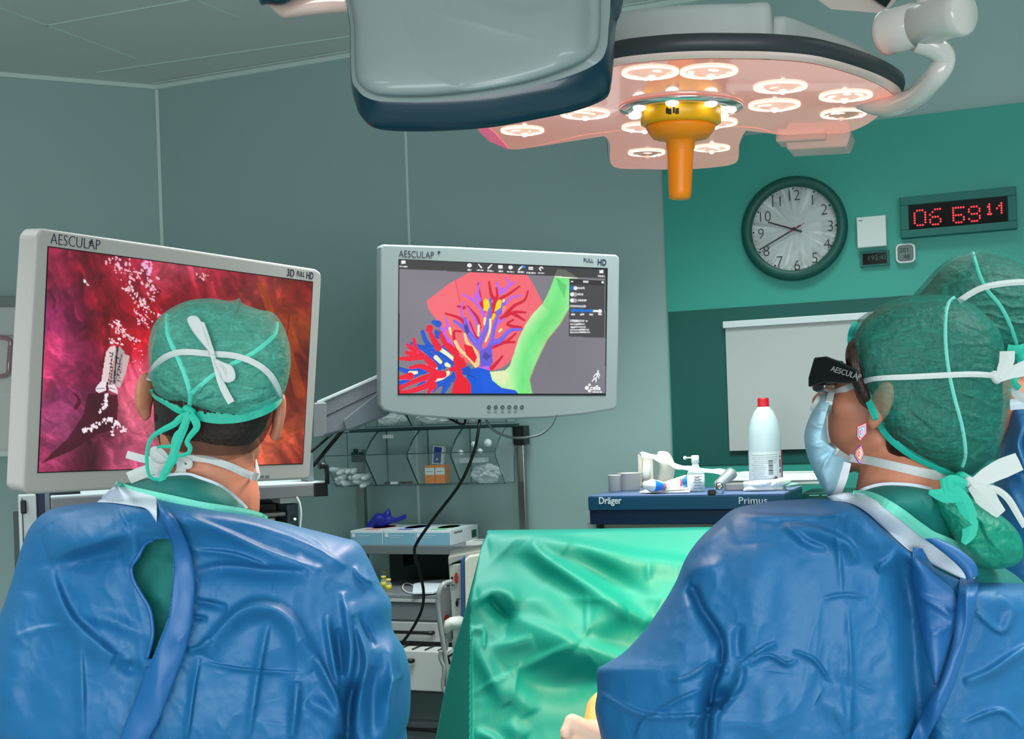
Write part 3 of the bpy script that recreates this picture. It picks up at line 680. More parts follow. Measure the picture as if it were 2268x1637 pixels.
# ---------- centre monitor: reconstruction software
def paint_centre(px, py):
    X = (px - 820) * 3.7207; Y = (py - 520) * 3.7207
    C = np.zeros((len(X), 3)); C[:] = (128, 124, 134); C -= (fbm(X / 500, Y / 500, 2, 5)[:, None] - .5) * 14
    PM = lambda pts, c, a=1.0: cb(C, poly_mask(X, Y, pts), c, a)
    ST = lambda pts, w0, w1, c, **k: stroke(C, X, Y, pts, w0, w1, c, **k)
    PM([(462, 548), (640, 410), (820, 308), (1290, 325), (1340, 400), (1420, 560), (1380, 640), (1290, 740), (1240, 830), (1200, 940), (1160, 1040), (1080, 1100), (1000, 1120), (900, 1090), (760, 1040), (640, 850), (560, 720), (485, 620)], (249, 106, 118))
    PM([(700, 370), (740, 560), (760, 660), (620, 760), (485, 620), (462, 548)], (255, 116, 126), .5)
    ST([(700, 370), (740, 560)], 6, 6, (222, 70, 90)); ST([(1300, 600), (1340, 400)], 5, 5, (226, 76, 94), a=.5)
    red = (240, 8, 44); red2 = (216, 10, 52); blue = (10, 84, 206); vio = (118, 98, 236); pur = (192, 104, 240); yel = (252, 222, 8); cream = (252, 214, 152); org = (255, 150, 96)
    # red arteries in the lobe
    for p in ([(890, 400), (905, 520), (930, 640)], [(980, 390), (1000, 500), (1040, 540)], [(1230, 425), (1140, 490), (1060, 540), (1010, 660)], [(1300, 465), (1270, 540), (1180, 590), (1100, 680)], [(1280, 640), (1180, 640), (1080, 690)],
              [(1270, 705), (1180, 650)], [(800, 590), (880, 680), (900, 760)], [(620, 650), (740, 690), (800, 760)], [(1200, 815), (1120, 880), (1010, 920)], [(1190, 885), (1100, 890), (1010, 925)], [(1180, 700), (1130, 740), (1240, 770)], [(1090, 1000), (1040, 1060), (1000, 1100)],
              [(720, 590), (770, 600)], [(1040, 440), (1045, 520), (1000, 600)], [(820, 720), (860, 830), (890, 860)], [(750, 800), (690, 800), (700, 900), (720, 1000)], [(570, 790), (640, 880), (700, 980)]):
        ST(p, 16, 34, red2)
    # purple and violet veins
    for p in ([(760, 490), (850, 540), (910, 610), (930, 650)], [(870, 480), (860, 550)], [(905, 395), (885, 470), (900, 540)], [(1040, 390), (1060, 440), (1100, 470)], [(1120, 360), (1150, 410), (1110, 450), (1070, 480)], [(1190, 390), (1140, 420)], [(1240, 500), (1160, 520), (1110, 570), (1060, 640), (1030, 760)],
              [(770, 560), (745, 640), (800, 720), (850, 840), (900, 900)], [(800, 600), (860, 690), (900, 800)], [(620, 680), (640, 760), (600, 780)], [(550, 700), (620, 830), (680, 920)], [(1110, 690), (1050, 730), (1010, 800)], [(930, 650), (960, 730)]):
        ST(p, 14, 30, pur)
    for p in ([(990, 530), (985, 640), (960, 760), (920, 850), (900, 900)], [(1240, 780), (1150, 790), (1070, 870), (1000, 890)], [(690, 710), (760, 760), (840, 860), (900, 930)], [(780, 690), (800, 790), (870, 880)], [(1060, 640), (1020, 760), (1000, 880), (960, 980), (950, 1080)], [(900, 900), (920, 980), (950, 1080)], [(1110, 550), (1060, 640)]):
        ST(p, 22, 48, vio, hl=(150, 140, 246))
    PM([(905, 960), (1000, 900), (1010, 1050), (980, 1100), (905, 1085)], (104, 92, 222)); PM([(925, 1010), (940, 960), (1000, 1000), (960, 1040)], (70, 60, 150), .7); PM([(770, 750), (800, 730), (820, 800), (790, 830)], (66, 60, 130), .8)
    PM([(895, 1090), (985, 1080), (985, 1120), (900, 1120)], (200, 104, 228))
    # bronchi: yellow and cream
    PM([(932, 545), (950, 525), (978, 540), (985, 590), (965, 630), (935, 625)], yel); PM([(1040, 560), (1060, 530), (1085, 545), (1075, 600), (1020, 640)], yel); ST([(1020, 660), (1010, 690)], 26, 20, yel); ST([(1105, 600), (1090, 640)], 30, 10, org)
    for p in ([(945, 690), (940, 740)], [(895, 750), (890, 830)], [(655, 770), (665, 820)], [(1080, 780), (1062, 800)], [(990, 700), (985, 790), (950, 880)], [(1100, 540), (1100, 550)]): ST(p, 20, 14, (255, 244, 170), edge=org)
    ST([(780, 820), (800, 890), (860, 950), (885, 1010), (880, 1070)], 22, 34, cream, edge=org); ST([(700, 880), (740, 950), (810, 1010), (870, 1080)], 26, 30, cream, edge=org)
    PM([(770, 900), (840, 920), (880, 1010), (860, 1060), (790, 990)], red)
    # left: red and blue hilum tree
    for p in ([(430, 800), (460, 880), (520, 950), (600, 1000), (690, 1080)], [(520, 720), (560, 735)], [(545, 800), (560, 830)], [(340, 900), (420, 930), (520, 930)], [(240, 1105), (330, 1130), (440, 1120)], [(350, 1170), (440, 1120), (560, 1100)], [(250, 1220), (300, 1215)], [(400, 1250), (440, 1235)],
              [(510, 1200), (600, 1230), (700, 1150), (700, 1060)], [(520, 1280), (600, 1200), (690, 1190)], [(600, 1300), (640, 1220)], [(600, 930), (650, 960)], [(430, 930), (520, 1010), (600, 1080)], [(540, 960), (640, 1040)]):
        ST(p, 30, 54, blue, edge=(70, 60, 190), hl=(30, 120, 236))
    for p in ([(570, 940), (630, 980), (690, 1030)], [(540, 1010), (580, 1050)], [(460, 1090), (540, 1100)], [(640, 1140), (590, 1180), (530, 1200)], [(630, 1070), (650, 1080)], [(330, 1140), (380, 1135)]): ST(p, 34, 26, (250, 250, 206), edge=(255, 200, 130))
    for p in ([(480, 775), (520, 860), (560, 930)], [(470, 790), (490, 770)], [(360, 860), (380, 950), (450, 1010), (520, 1080)], [(305, 905), (360, 960), (400, 1000)], [(295, 970), (370, 990)], [(235, 1020), (320, 1020), (420, 1000)], [(330, 1095), (430, 1085), (560, 1150)],
              [(235, 1180), (330, 1165)], [(235, 1270), (340, 1220), (480, 1170), (600, 1150)], [(235, 1300), (330, 1290), (470, 1240), (520, 1180)], [(640, 700 + 200), (700, 960), (710, 1060), (740, 1180)], [(580, 830), (620, 900), (690, 960)], [(660, 1110), (740, 1100)], [(480, 1300), (520, 1240)]):
        ST(p, 26, 60, red, edge=(255, 90, 200), hl=(255, 30, 60))
    PM([(700, 990), (770, 1020), (800, 1090), (750, 1110), (740, 1150), (800, 1190), (830, 1240), (830, 1315), (665, 1315), (690, 1220), (720, 1150), (700, 1080)], red); PM([(230, 1230), (280, 1240), (250, 1315), (230, 1315)], red)
    PM([(800, 1110), (900, 1095), (985, 1120), (1000, 1190), (1060, 1250), (1190, 1275), (1230, 1318), (832, 1318), (832, 1235), (795, 1180)], (12, 88, 220)); PM([(750, 1100), (810, 1080), (850, 1130), (800, 1160), (760, 1150)], (12, 80, 200)); ST([(800, 1160), (850, 1170), (870, 1200)], 8, 4, (8, 50, 140)); PM([(900, 1130), (980, 1150), (1050, 1270), (930, 1300)], (20, 100, 236), .5)
    PM([(1100, 1100), (1150, 1080), (1175, 1110), (1090, 1130)], (128, 124, 134))
    # green windpipe with soft shading
    tr = [(1520, 340), (1640, 350), (1642, 600), (1560, 740), (1460, 860), (1400, 980), (1350, 1090), (1312, 1190), (1335, 1318), (1225, 1318), (1195, 1280), (1080, 1260), (1005, 1200), (985, 1130), (1110, 1118), (1150, 1080), (1190, 960), (1220, 860), (1280, 740), (1340, 650), (1420, 570), (1480, 450)]
    PM([(x + 6, y + 4) for x, y in tr], (176, 150, 110)); m = poly_mask(X, Y, tr); d, T, S = seg_dist(X[m], Y[m], [(1580, 340), (1520, 620), (1340, 850), (1260, 1050), (1250, 1318)])
    g = np.clip(d / 110, 0, 1)[:, None]; base = np.array((110, 232, 128)) * (1 - g) + np.array((156, 236, 150)) * g; base = np.where((S[:, None] > 0) & (T[:, None] > .3), base + g * np.array((40, 14, 26)), base); C[m] = base - (fbm(X[m] / 90, Y[m] / 160, 3, 9)[:, None] - .5) * 24
    PM([(990, 1130), (1110, 1118), (1140, 1160), (1110, 1250), (1010, 1190)], (244, 240, 190), .75); PM([(1530, 350), (1620, 420), (1600, 520), (1550, 420)], (80, 190, 100), .6); PM([(1525, 340), (1715, 355), (1700, 362), (1520, 352)], (220, 240, 210))
    # interface chrome
    PM([(225, 198), (1955, 284), (1955, 362), (225, 280)], (62, 59, 61)); PM([(1515, 338), (1545, 285), (1600, 285), (1715, 355)], (110, 116, 100), .8)
    PM([(1642, 362), (1932, 378), (1930, 848), (1637, 840)], (70, 68, 72)); PM([(1645, 366), (1930, 380), (1930, 418), (1645, 408)], (46, 45, 48))
    wht = (244, 244, 248)
    for i, x in enumerate((275, 818, 904, 988, 1073, 1157, 1240, 1324, 1409, 1905)):
        y = 226 + (x - 275) * .048
        if i in (2, 3, 6): ST([(x - (14 if i != 2 else -12), y + 14), (x + (14 if i != 2 else -12), y - 14)], 15, 9, wht)
        elif i in (1, 5): cb(C, np.hypot(X - x, (Y - y) * 1.15) < 19, wht)
        elif i == 8: cb(C, (np.hypot(X - x, Y - y) < 18) & (np.hypot(X - x, Y - y) > 7) & ~((X > x) & (Y > y)), wht)
        else: PM([(x - 17, y - 14), (x + 17, y - 13), (x + 17, y + 14), (x - 17, y + 14)], wht)
        if i == 7: PM([(x - 10, y - 6), (x + 10, y - 6), (x + 10, y + 6), (x - 10, y + 6)], (190, 190, 194))
        wd = (36, 18, 28, 24, 20, 28, 28, 38, 28, 28)[i]; q = 30 + 2 * (i % 2); mm = (np.abs(X - x) < wd) & (np.abs(Y - (y + q + 6) - (X - x) * .05) < 6.5) & (np.sin(X * .75 + i) > -.75); cb(C, mm, wht, .9)
    cb(C, np.hypot(X - 1268, Y - 264) < 13, (30, 120, 236))
    for y, on in ((440, 1), (491, 0), (541, 0)):
        ST([(1665, y), (1690, y + 1)], 34, 34, (24, 110, 226) if on else (168, 168, 172)); cb(C, np.hypot(X - (1692 if on else 1663), Y - y) < 16, wht)
        for a, b in ((1708, 1765 if y != 491 else 1757),): mm = (X > a) & (X < b + (18 if y == 541 else 0)) & (np.abs(Y - y) < 8) & (np.sin(X * .7) > -.8); cb(C, mm, wht, .9)
    ST([(1660, 386), (1672, 384)], 12, 6, wht); PM([(1755, 376), (1798, 378), (1798, 396), (1755, 394)], wht, .85); cb(C, np.hypot(X - 1915, Y - 392) < 10, wht)
    mm = (X > 1645) & (X < 1780) & (np.abs(Y - 589) < 9) & (np.sin(X * .6) > -.85); cb(C, mm, wht, .9)
    ST([(1665, 622), (1830, 628)], 20, 20, (20, 116, 214)); ST([(1830, 628), (1900, 630)], 16, 16, wht)
    for x in (1668, 1745, 1822): cb(C, np.hypot(X - x, Y - 626) < 15, (20, 116, 214))
    cb(C, np.hypot(X - 1893, Y - 630) < 17, wht)
    for x in (1672, 1746, 1820, 1893): cb(C, (np.abs(X - x) < 16) & (np.abs(Y - 657) < 7), wht, .9)
    for y, w in ((710, 120), (737, 122), (761, 130), (783, 160), (804, 166)): mm = (X > 1646) & (X < 1646 + w) & (np.abs(Y - y) < (10 if y == 710 else 7)) & (np.sin(X * .62 + y) > -.8); cb(C, mm, wht, .88)
    cb(C, np.hypot(X - 1783, Y - 711) < 7, wht)
    # small figure and the word at the lower right
    for p in ([(1878, 1120), (1872, 1150), (1862, 1185)], [(1862, 1185), (1860, 1215)], [(1862, 1180), (1832, 1200), (1830, 1210)], [(1872, 1140), (1845, 1165), (1842, 1180)], [(1880, 1140), (1892, 1165)], [(1875, 1160), (1885, 1185)]): ST(p, 12, 7, wht)
    for x, y, r in ((1785, 1262, 17), (1808, 1236, 10), (1806, 1287, 12)): cb(C, np.hypot(X - x, Y - y) < r, wht)
    ST([(1785, 1262), (1808, 1236)], 4, 4, wht); ST([(1785, 1262), (1806, 1287)], 4, 4, wht)
    mm = (X > 1822) & (X < 1908) & (np.abs(Y - 1296) < 6) & (np.sin(X * .8) > -.8); cb(C, mm, wht, .85)
    C = np.where(((X < 240) | (X > 1938) | (Y > 1308 + 0 * X) | (Y < 204 + (X - 235) * .049))[:, None], C * .25, C)
    return C
M = rect_frame((845, 541), 3.02, (1372, 566), 3.256, (843, 912)); f = Fr(M)
t = thing('monitor', 'grey monitor in the centre showing a coloured vessel model with a green windpipe', 'monitor', M=M)
ol = [(847, 541), (1000, 546), (1366, 564), (1373, 571), (1371, 740), (1367, 898), (1362, 907), (1290, 919), (1210, 926), (1100, 930), (1020, 929), (930, 923), (868, 914), (850, 909), (843, 898), (843, 700), (843, 548)]
pl = [f.uv(*q) for q in ol]; pin = [(x * .965 + .012, z * .95 - .012) for x, z in pl]
MB().prism(pl, 0, .045).build('housing', m_mon, t, bevel=.005, seg=3)
MB().prism([(x * .8 + .066, z * .78 - .05) for x, z in pl], .045, .075).build('back_cover', m_mon, t, bevel=.004)
cs = [(883, 573), (1344, 597), (1341, 874), (883, 874)]
x0, x1, z0, z1 = picture('screen', f, cs, paint_centre, (470, 300), -.0012, vcol_mat('screen_picture', .95), t)
MB().bx(x0 - .0015, x1 + .0015, -.0008, .001, z1 - .002, z0 + .0015).build('screen_edge', m_black, t)
m_logo = mat('lettering_navy', (16, 24, 58), .5)
def word(fr, s, px, py, size, m, parent, sx=1.0, y=-.0006, bold=0, name='lettering', rot=0):
    u, w = fr.uv(px, py, y); return text(name, s, size, T3(u, y, w) @ Matrix.Rotation(rot, 4, 'Y'), m, parent, .0004, sx, 'LEFT', bold)
word(f, 'AESCULAP', 883, 569, .0250, m_logo, t, .80, bold=-.0004); word(f, '®', 969, 562, .010, m_logo, t)
word(f, 'FULL', 1292, 580, .0145, m_logo, t, .95); word(f, 'HD', 1323, 587, .0235, m_logo, t, .78, bold=.0003)
word(f, 'cella', 1307, 864, .0185, mat('screen_white', (250, 250, 250), .5, emit=(250, 250, 250), es=.9), t, .95, y=-.0018)
for i, x in enumerate((1083, 1098, 1113, 1128, 1142, 1156)):
    u, w = f.uv(x, 902); b = MB(); b.lathe([(.0050, .0002), (.0056, .0008), (.0062, .0002)], 20, o=(u, 0, w), R=RX); b.bx(u - .0018, u + .0018, -.001, 0, w - .0018, w + .0018)
    if i not in (5,): b.bx(u - .004, u + .004, -.0008, 0, w - .013, w - .010)
    b.build('button', mat('button_grey', (112, 124, 124), .5), t)
# ---------- arm that carries the centre monitor
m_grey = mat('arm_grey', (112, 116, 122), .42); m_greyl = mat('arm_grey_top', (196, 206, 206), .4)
mb = MB()
def slab(pts, D0, th, m=0):
    n = len(pts); a = [P(x, y, D0 if not callable(D0) else D0(x)) for x, y in pts]; b = [q + Vector((0, th, 0)) for q in a]
    return a + b, [tuple(range(n)), tuple(range(2 * n - 1, n - 1, -1))] + [(i, i + n, (i + 1) % n + n, (i + 1) % n) for i in range(n)]
Da = lambda x: 3.0 + (x - 700) * .0006
v, fa = slab([(701, 890), (845, 829), (845, 912), (842, 918), (775, 953), (765, 950), (701, 970), (698, 960)], Da, .10); mb.add(v, fa); arm_ = mb.build('support_arm', m_grey, t, world=True, bevel=.003)
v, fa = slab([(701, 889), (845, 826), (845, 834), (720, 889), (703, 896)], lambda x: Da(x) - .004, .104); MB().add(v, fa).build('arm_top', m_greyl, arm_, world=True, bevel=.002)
v, fa = slab([(694, 892), (722, 890), (722, 960), (716, 968), (694, 971)], lambda x: Da(x) - .010, .12); MB().add(v, fa).build('arm_joint', mat('arm_joint_grey', (126, 128, 132), .42), arm_, world=True, bevel=.004)
v, fa = slab([(760, 930), (845, 862), (858, 905), (858, 918), (772, 954), (766, 952)], lambda x: Da(x) - .012, .05); MB().add(v, fa).build('arm_cover', mat('arm_cover_grey', (96, 104, 110), .42), arm_, world=True, bevel=.006)
for y in (912,): v, fa = slab([(722, 921), (845, 862), (845, 863.5), (722, 922.5)], lambda x: Da(x) - .0015, .002); MB().add(v, fa).build('arm_groove', m_black, arm_, world=True)
b = MB(); b.tube([P(850, 880, 3.12), P(1000, 800, 3.28), P(1080, 740, 3.22)], .03, 12); b.build('monitor_bracket', m_grey, arm_, world=True)
# ---------- left monitor: live camera picture of tissue
def paint_left(px, py):
    X = px; Y = py; ctl = [(130, 560, 176, 40, 80), (200, 560, 112, 12, 30), (290, 600, 190, 40, 76), (400, 590, 205, 84, 112), (480, 600, 178, 44, 66), (600, 640, 150, 56, 44), (660, 640, 120, 24, 20), (110, 700, 150, 40, 92), (170, 680, 108, 16, 54), (230, 700, 108, 8, 24), (290, 760, 226, 20, 42), (310, 700, 170, 10, 30),
        (640, 720, 170, 74, 20), (680, 800, 110, 20, 15), (100, 800, 210, 58, 108), (150, 800, 175, 50, 105), (200, 820, 128, 20, 60), (310, 850, 238, 88, 120), (300, 930, 246, 112, 142), (290, 1000, 222, 92, 132), (110, 900, 204, 70, 130), (150, 950, 172, 74, 124), (180, 900, 152, 52, 104), (222, 915, 70, 12, 30),
        (120, 1010, 190, 60, 112), (210, 985, 92, 26, 48), (180, 1022, 82, 20, 42), (600, 1000, 226, 100, 70), (640, 960, 200, 84, 46), (650, 880, 140, 40, 20), (672, 1010, 130, 24, 20), (400, 640, 130, 10, 24), (260, 650, 150, 14, 34), (350, 600, 214, 70, 96), (570, 620, 160, 50, 60), (610, 700, 140, 36, 20), (655, 760, 150, 60, 20), (560, 900, 200, 70, 50), (500, 640, 150, 30, 40), (300, 640, 176, 24, 40)]
    c = np.array(ctl, float); wx = X + (fbm(X / 60, Y / 60, 3, 2) - .5) * 60; wy = Y + (fbm(X / 60, Y / 60, 3, 12) - .5) * 60
    num = np.zeros((len(X), 3)); den = np.zeros(len(X))
    for q in c: w = np.exp(-((wx - q[0]) ** 2 + (wy - q[1]) ** 2) / (2 * 30 ** 2)) + 1e-7; num += w[:, None] * q[2:]; den += w
    C = num / den[:, None]
    X0, Y0 = X, Y; X = X + (fbm(X0 / 45, Y0 / 45, 3, 61) - .5) * 46; Y = Y + (fbm(X0 / 45, Y0 / 45, 3, 71) - .5) * 46
    a = .62; u = X * math.cos(a) + Y * math.sin(a); v = -X * math.sin(a) + Y * math.cos(a); s1 = fbm(u / 50, v / 12, 4, 21)
    a = -.45; u = X * math.cos(a) + Y * math.sin(a); v = -X * math.sin(a) + Y * math.cos(a); s2 = fbm(u / 12, v / 50, 4, 31)
    left = np.clip((260 - X) / 120, 0, 1) * np.clip((Y - 700) / 120, 0, 1); s = s1 * left + s2 * (1 - left); C *= (1 + (s - .5) * .62)[:, None]; C *= (1 + (fbm(X / 34, Y / 34, 4, 51) - .5) * .7)[:, None]; C += ((s - .62).clip(0, 1) * 120)[:, None] * np.array((1, .55, .7))
    C *= (1 + (fbm(X / 8, Y / 8, 3, 41) - .5) * .28)[:, None]
    X, Y = X0, Y0; C *= .92
    ZX = X * 2.558; ZY = (Y - 480) * 2.558
    PM = lambda pts, c, a=1.0: cb(C, poly_mask(ZX, ZY, pts), c, a)
    ST = lambda pts, w0, w1, c, **k: stroke(C, ZX, ZY, pts, w0, w1, c, **k)
    # dark hollow and orange band
    PM([(500, 1000), (560, 1000), (665, 1010), (670, 1060), (660, 1200), (560, 1230), (400, 1330), (230, 1400), (380, 1260), (470, 1130)], (66, 10, 26), .8)
    ST([(420, 1000), (450, 1040), (430, 1080)], 10, 26, (90, 10, 40)); ST([(280, 420), (310, 480), (300, 520)], 26, 10, (90, 8, 40), a=.6); ST([(1480, 390), (1540, 560), (1640, 800), (1700, 1000)], 40, 60, (196, 92, 14), a=.35)
    ST([(1640, 560), (1600, 900)], 10, 12, (80, 8, 6), a=.5); ST([(600, 520), (610, 700), (580, 860)], 40, 20, (84, 2, 18), a=.5); ST([(900, 420), (780, 560), (830, 640)], 26, 14, (110, 0, 14), a=.55)
    # gripping tool
    W1 = (232, 206, 208); W2 = (178, 160, 162)
    PM([(600, 770), (625, 735), (652, 730), (660, 760), (640, 830), (615, 960), (570, 960), (585, 860)], W1); PM([(655, 745), (680, 735), (705, 765), (690, 900), (660, 960), (625, 955), (640, 840)], W2); PM([(700, 775), (735, 790), (715, 880), (680, 970), (655, 960), (690, 880)], (206, 178, 182))
    for k in range(9): ST([(622 + k % 3 * 4, 770 + k * 20), (636, 776 + k * 20)], 7, 5, (60, 40, 44)); ST([(668 + (k % 2) * 10, 800 + k * 16), (676 + (k % 3) * 6, 806 + k * 16)], 6, 4, (40, 20, 26))
    ST([(640, 770), (612, 950)], 5, 5, (70, 50, 56)); ST([(690, 780), (650, 950)], 5, 4, (80, 56, 60)); PM([(660, 740), (672, 730), (650, 940), (640, 950)], (30, 10, 18), .8)
    PM([(545, 965), (580, 925), (600, 940), (600, 985), (560, 1000), (540, 985)], (240, 226, 236)); PM([(610, 955), (650, 950), (668, 985), (665, 1005), (620, 985)], (240, 222, 232)); ST([(606, 940), (604, 995)], 8, 8, (20, 4, 10)); ST([(548, 975), (592, 972)], 4, 3, (90, 60, 76)); ST([(615, 968), (662, 982)], 4, 3, (90, 60, 76))
    rs = np.random.RandomState(5)
    def glints(pts, n, sp, s0, s1, c=(255, 238, 246)):
        p = np.array(smooth_path(pts, 8)); 
        for k in range(n):
            q = p[rs.randint(len(p))] + rs.randn(2) * sp; an = rs.rand() * 2; r = s0 + rs.rand() * (s1 - s0)
            m = np.where((np.abs(ZX - q[0]) < 30) & (np.abs(ZY - q[1]) < 30))[0]; dx = ZX[m] - q[0]; dy = ZY[m] - q[1]; e = (dx * math.cos(an) + dy * math.sin(an)) ** 2 / (r * (1 + rs.rand())) ** 2 + (-dx * math.sin(an) + dy * math.cos(an)) ** 2 / r ** 2; cb(C, m[e < 1], c, .9)
    glints([(605, 1010), (595, 1060), (570, 1110)], 40, 6, 3, 6); glints([(480, 1215), (540, 1190), (620, 1150), (660, 1170), (700, 1210)], 60, 9, 3, 8); glints([(640, 1200), (640, 1240)], 8, 4, 3, 6)
    glints([(640, 250), (740, 300), (840, 380), (860, 440)], 90, 22, 2, 7, (255, 190, 210)); glints([(720, 380), (770, 450), (840, 520)], 60, 14, 2, 6, (255, 214, 226)); glints([(770, 520), (830, 600), (900, 520)], 40, 16, 2, 6, (255, 204, 220)); glints([(650, 600), (700, 650), (770, 700)], 60, 12, 2, 6, (255, 220, 230))
    glints([(630, 690), (680, 720)], 16, 12, 2, 6); glints([(480, 370), (500, 390)], 6, 8, 2, 6); glints([(1110, 320), (1160, 350)], 10, 14, 2, 6, (250, 190, 196)); glints([(820, 260), (850, 330)], 26, 12, 2, 8, (236, 190, 236)); glints([(780, 740), (810, 860)], 14, 22, 2, 5, (255, 180, 190))
    return C
M = rect_frame((84, 506), 2.25, (713, 598), 2.845, (58, 1092)); f = Fr(M)
t = thing('monitor', 'large monitor at the left showing bright red tissue and a gripping tool', 'monitor', M=M)
(xr, _), (_, zb) = f.uv(713, 605), f.uv(58, 1092)
pl = [f.uv(*q) for q in ((92, 505), (400, 550), (700, 596), (712, 604), (713, 620), (700, 850), (688, 1052), (682, 1062), (500, 1070), (75, 1095), (58, 1092), (50, 1082), (63, 800), (80, 520))]
MB().prism(pl, 0, .060).build('housing', [m_monl], t, bevel=.006, seg=3)
side = [(x * 1.0, z) for x, z in pl]
MB().bx(-.001, .012, .012, .060, zb + .03, -.03).build('side_panel', m_monside, t, bevel=.004)
MB().prism([(x * .8 + .07, z * .8 - .05) for x, z in pl], .06, .09).build('back_cover', m_monl, t, bevel=.004)
cs = [(110, 545), (693, 628), (668, 1027), (82, 1045)]
x0, x1, z0, z1 = picture('screen', f, cs, paint_left, (430, 330), -.0012, vcol_mat('screen_picture', .95), t)
MB().bx(x0 - .002, x1 + .002, -.0008, .001, z1 - .002, z0 + .002).build('screen_edge', m_black, t)
word(f, 'AESCULAP', 111, 540, .0305, m_logo, t, .76, bold=-.0006); word(f, '®', 197, 541, .010, m_logo, t)
word(f, '3D', 635, 611, .0240, m_logo, t, .80); word(f, 'FULL', 657, 611, .0165, m_logo, t, .72); word(f, 'HD', 678, 617, .0240, m_logo, t, .66)
for px in (580, 592): u, w = f.uv(px, 1056); MB().bx(u - .006, u + .006, -.001, 0, w - .003, w + .003).build('button', mat('button_grey', (112, 124, 124), .5), t)
# cables
m_cable = mat('cable_black', (6, 8, 9), .4)
def cable(name, label, pts, r, m=m_cable, n=8, k=8):
    pth = pxpath(pts, k); mb = MB(); mb.tube(pth, r, n); o = mb.build(name, m, None, loc=pth[0]); tag(o, label, 'cable'); return o
cable('power_cable', 'black cable hanging from the centre monitor down across the glove boxes', [(1062, 926, 3.16), (1060, 950, 3.14), (1050, 1000, 3.15), (1020, 1070, 3.17), (960, 1150, 3.2), (925, 1200, 3.22), (918, 1225, 3.24), (928, 1260, 3.26), (938, 1310, 3.28), (934, 1350, 3.3), (915, 1390, 3.32), (890, 1425, 3.36), (872, 1445, 3.4)], .0042)
cable('loop_cable', 'grey cable looping below the right half of the centre monitor', [(1074, 924, 3.2), (1090, 950, 3.2), (1120, 966, 3.2), (1155, 970, 3.2), (1195, 963, 3.2), (1220, 943, 3.2), (1232, 918, 3.2)], .0034, mat('cable_grey', (92, 106, 106), .4))
cable('short_cable', 'short black cable bent under the centre monitor left of the long one', [(985, 922, 3.18), (1005, 932, 3.16), (1022, 940, 3.15), (1030, 936, 3.16), (1030, 920, 3.18)], .0034)
cable('arm_cable', 'thick black cable hanging from the left end of the grey arm', [(765, 945, 3.16), (745, 970, 3.14), (720, 1000, 3.12), (702, 1022, 3.1), (680, 1045, 3.1)], .0055)
cable('arm_cable', 'thin black cable above the thick one at the left end of the arm', [(760, 942, 3.15), (730, 966, 3.13), (700, 992, 3.1), (685, 1004, 3.1)], .0035)
# ================================================================ WALL RACK WITH CLEAR BINS
m_steel = mat('stainless_steel', (150, 152, 148), .28, metal=.9); m_shelf = mat('shelf_grey', (120, 124, 128), .4, metal=.2)
m_clear = sheer('clear_acrylic', (196, 210, 210), .07, .08, gloss=.10, tint=(247, 251, 251)); m_edge = mat('acrylic_edge', (38, 66, 72), .2)
m_paper = mat('paper_white', (226, 226, 222), .6)
Mk = frameM(DB, (0, 0, 1), wallpt(1000, 1150)); fk = Fr(Mk)
FLO = -Mk.translation.z
t = thing('shelf_rack', 'steel rack with a grey shelf standing against the wall under the centre monitor', 'rack', M=Mk)
ul, _ = fk.uv(803, 1120, -.05); ur, _ = fk.uv(1158, 1100, -.05); _, zr = fk.uv(1158, 985, -.05)
for u in (ul, ur): MB().bx(u - .013, u + .013, -.063, -.037, FLO, zr).build('post', m_steel, t, bevel=.002)
MB().bx(ur - .024, ur + .024, -.075, -.025, zr, zr + .066).build('post_cap', m_black, t, bevel=.003)
us, zs = fk.uv(775, 1208.5, -.30); us2, _ = fk.uv(1180, 1208, -.30); _, zb = fk.uv(900, 1228, -.30)
MB().bx(us, us2, -.30, -.02, zb, zs).build('shelf', m_shelf, t, bevel=.002)
_, zt = fk.uv(1140, 938, -.06)
MB().bx(ul - .03, ur + .0, -.075, -.06, zt - .012, zt).build('rail', mat('rail_dark', (60, 84, 88), .4), t)
MB().bx(ul + .09, ur + .0, -.30, -.08, zt, zt + .004).build('upper_ledge', m_clear, t)
MB().bx(us + .12, us + .17, -.24, -.16, zb - .05, zb).build('bracket', m_black, t)
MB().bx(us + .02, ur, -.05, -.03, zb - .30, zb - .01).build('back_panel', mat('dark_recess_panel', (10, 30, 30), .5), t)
def bin_(x0, x1, ztop, h, lab_, dep=.17):
    o = thing('clear_bin', lab_, 'storage bin', M=Mk @ T3(x0, -.085, ztop), group=None); w = x1 - x0 - .003
    pr = [(0, 0), (-dep * .38, 0), (-dep * .72, -h * .18), (-dep, -h * .42), (-dep * .98, -h * .50), (-dep * .52, -h), (0, -h)]
    b = MB()
    for x in (0, w):
        n = len(pr); b.add([(x, y, z) for y, z in pr], [tuple(range(n))])
    for i in (3, 4, 5, 6):
        (y0, z0), (y1, z1) = pr[i], pr[(i + 1) % len(pr)]; b.add([(0, y0, z0), (w, y0, z0), (w, y1, z1), (0, y1, z1)], [(0, 1, 2, 3)])
    b.build('tub', m_clear, o)
    e = MB()
    for x in (0, w): e.tube([(x, y, z) for y, z in pr + pr[:1]], .0013, 5)
    for i in (0, 3, 5, 6): y, z = pr[i]; e.tube([(0, y, z), (w, y, z)], .0013, 5)
    e.build('edge_trim', m_edge, o); return o
_, ztop = fk.uv(900, 945, -.085); _, zbot = fk.uv(900, 1069, -.085); hb = ztop - zbot - .01; ztop -= .014
ub = ul - .035; wb = (ur - .012 - ub) / 4
names = ['leftmost clear bin of the lower row holding white capped tubes', 'clear bin of the lower row with dark scraps and a paper tag', 'clear bin of the lower row holding two orange boxes', 'rightmost clear bin of the lower row full of crumpled clear bags']
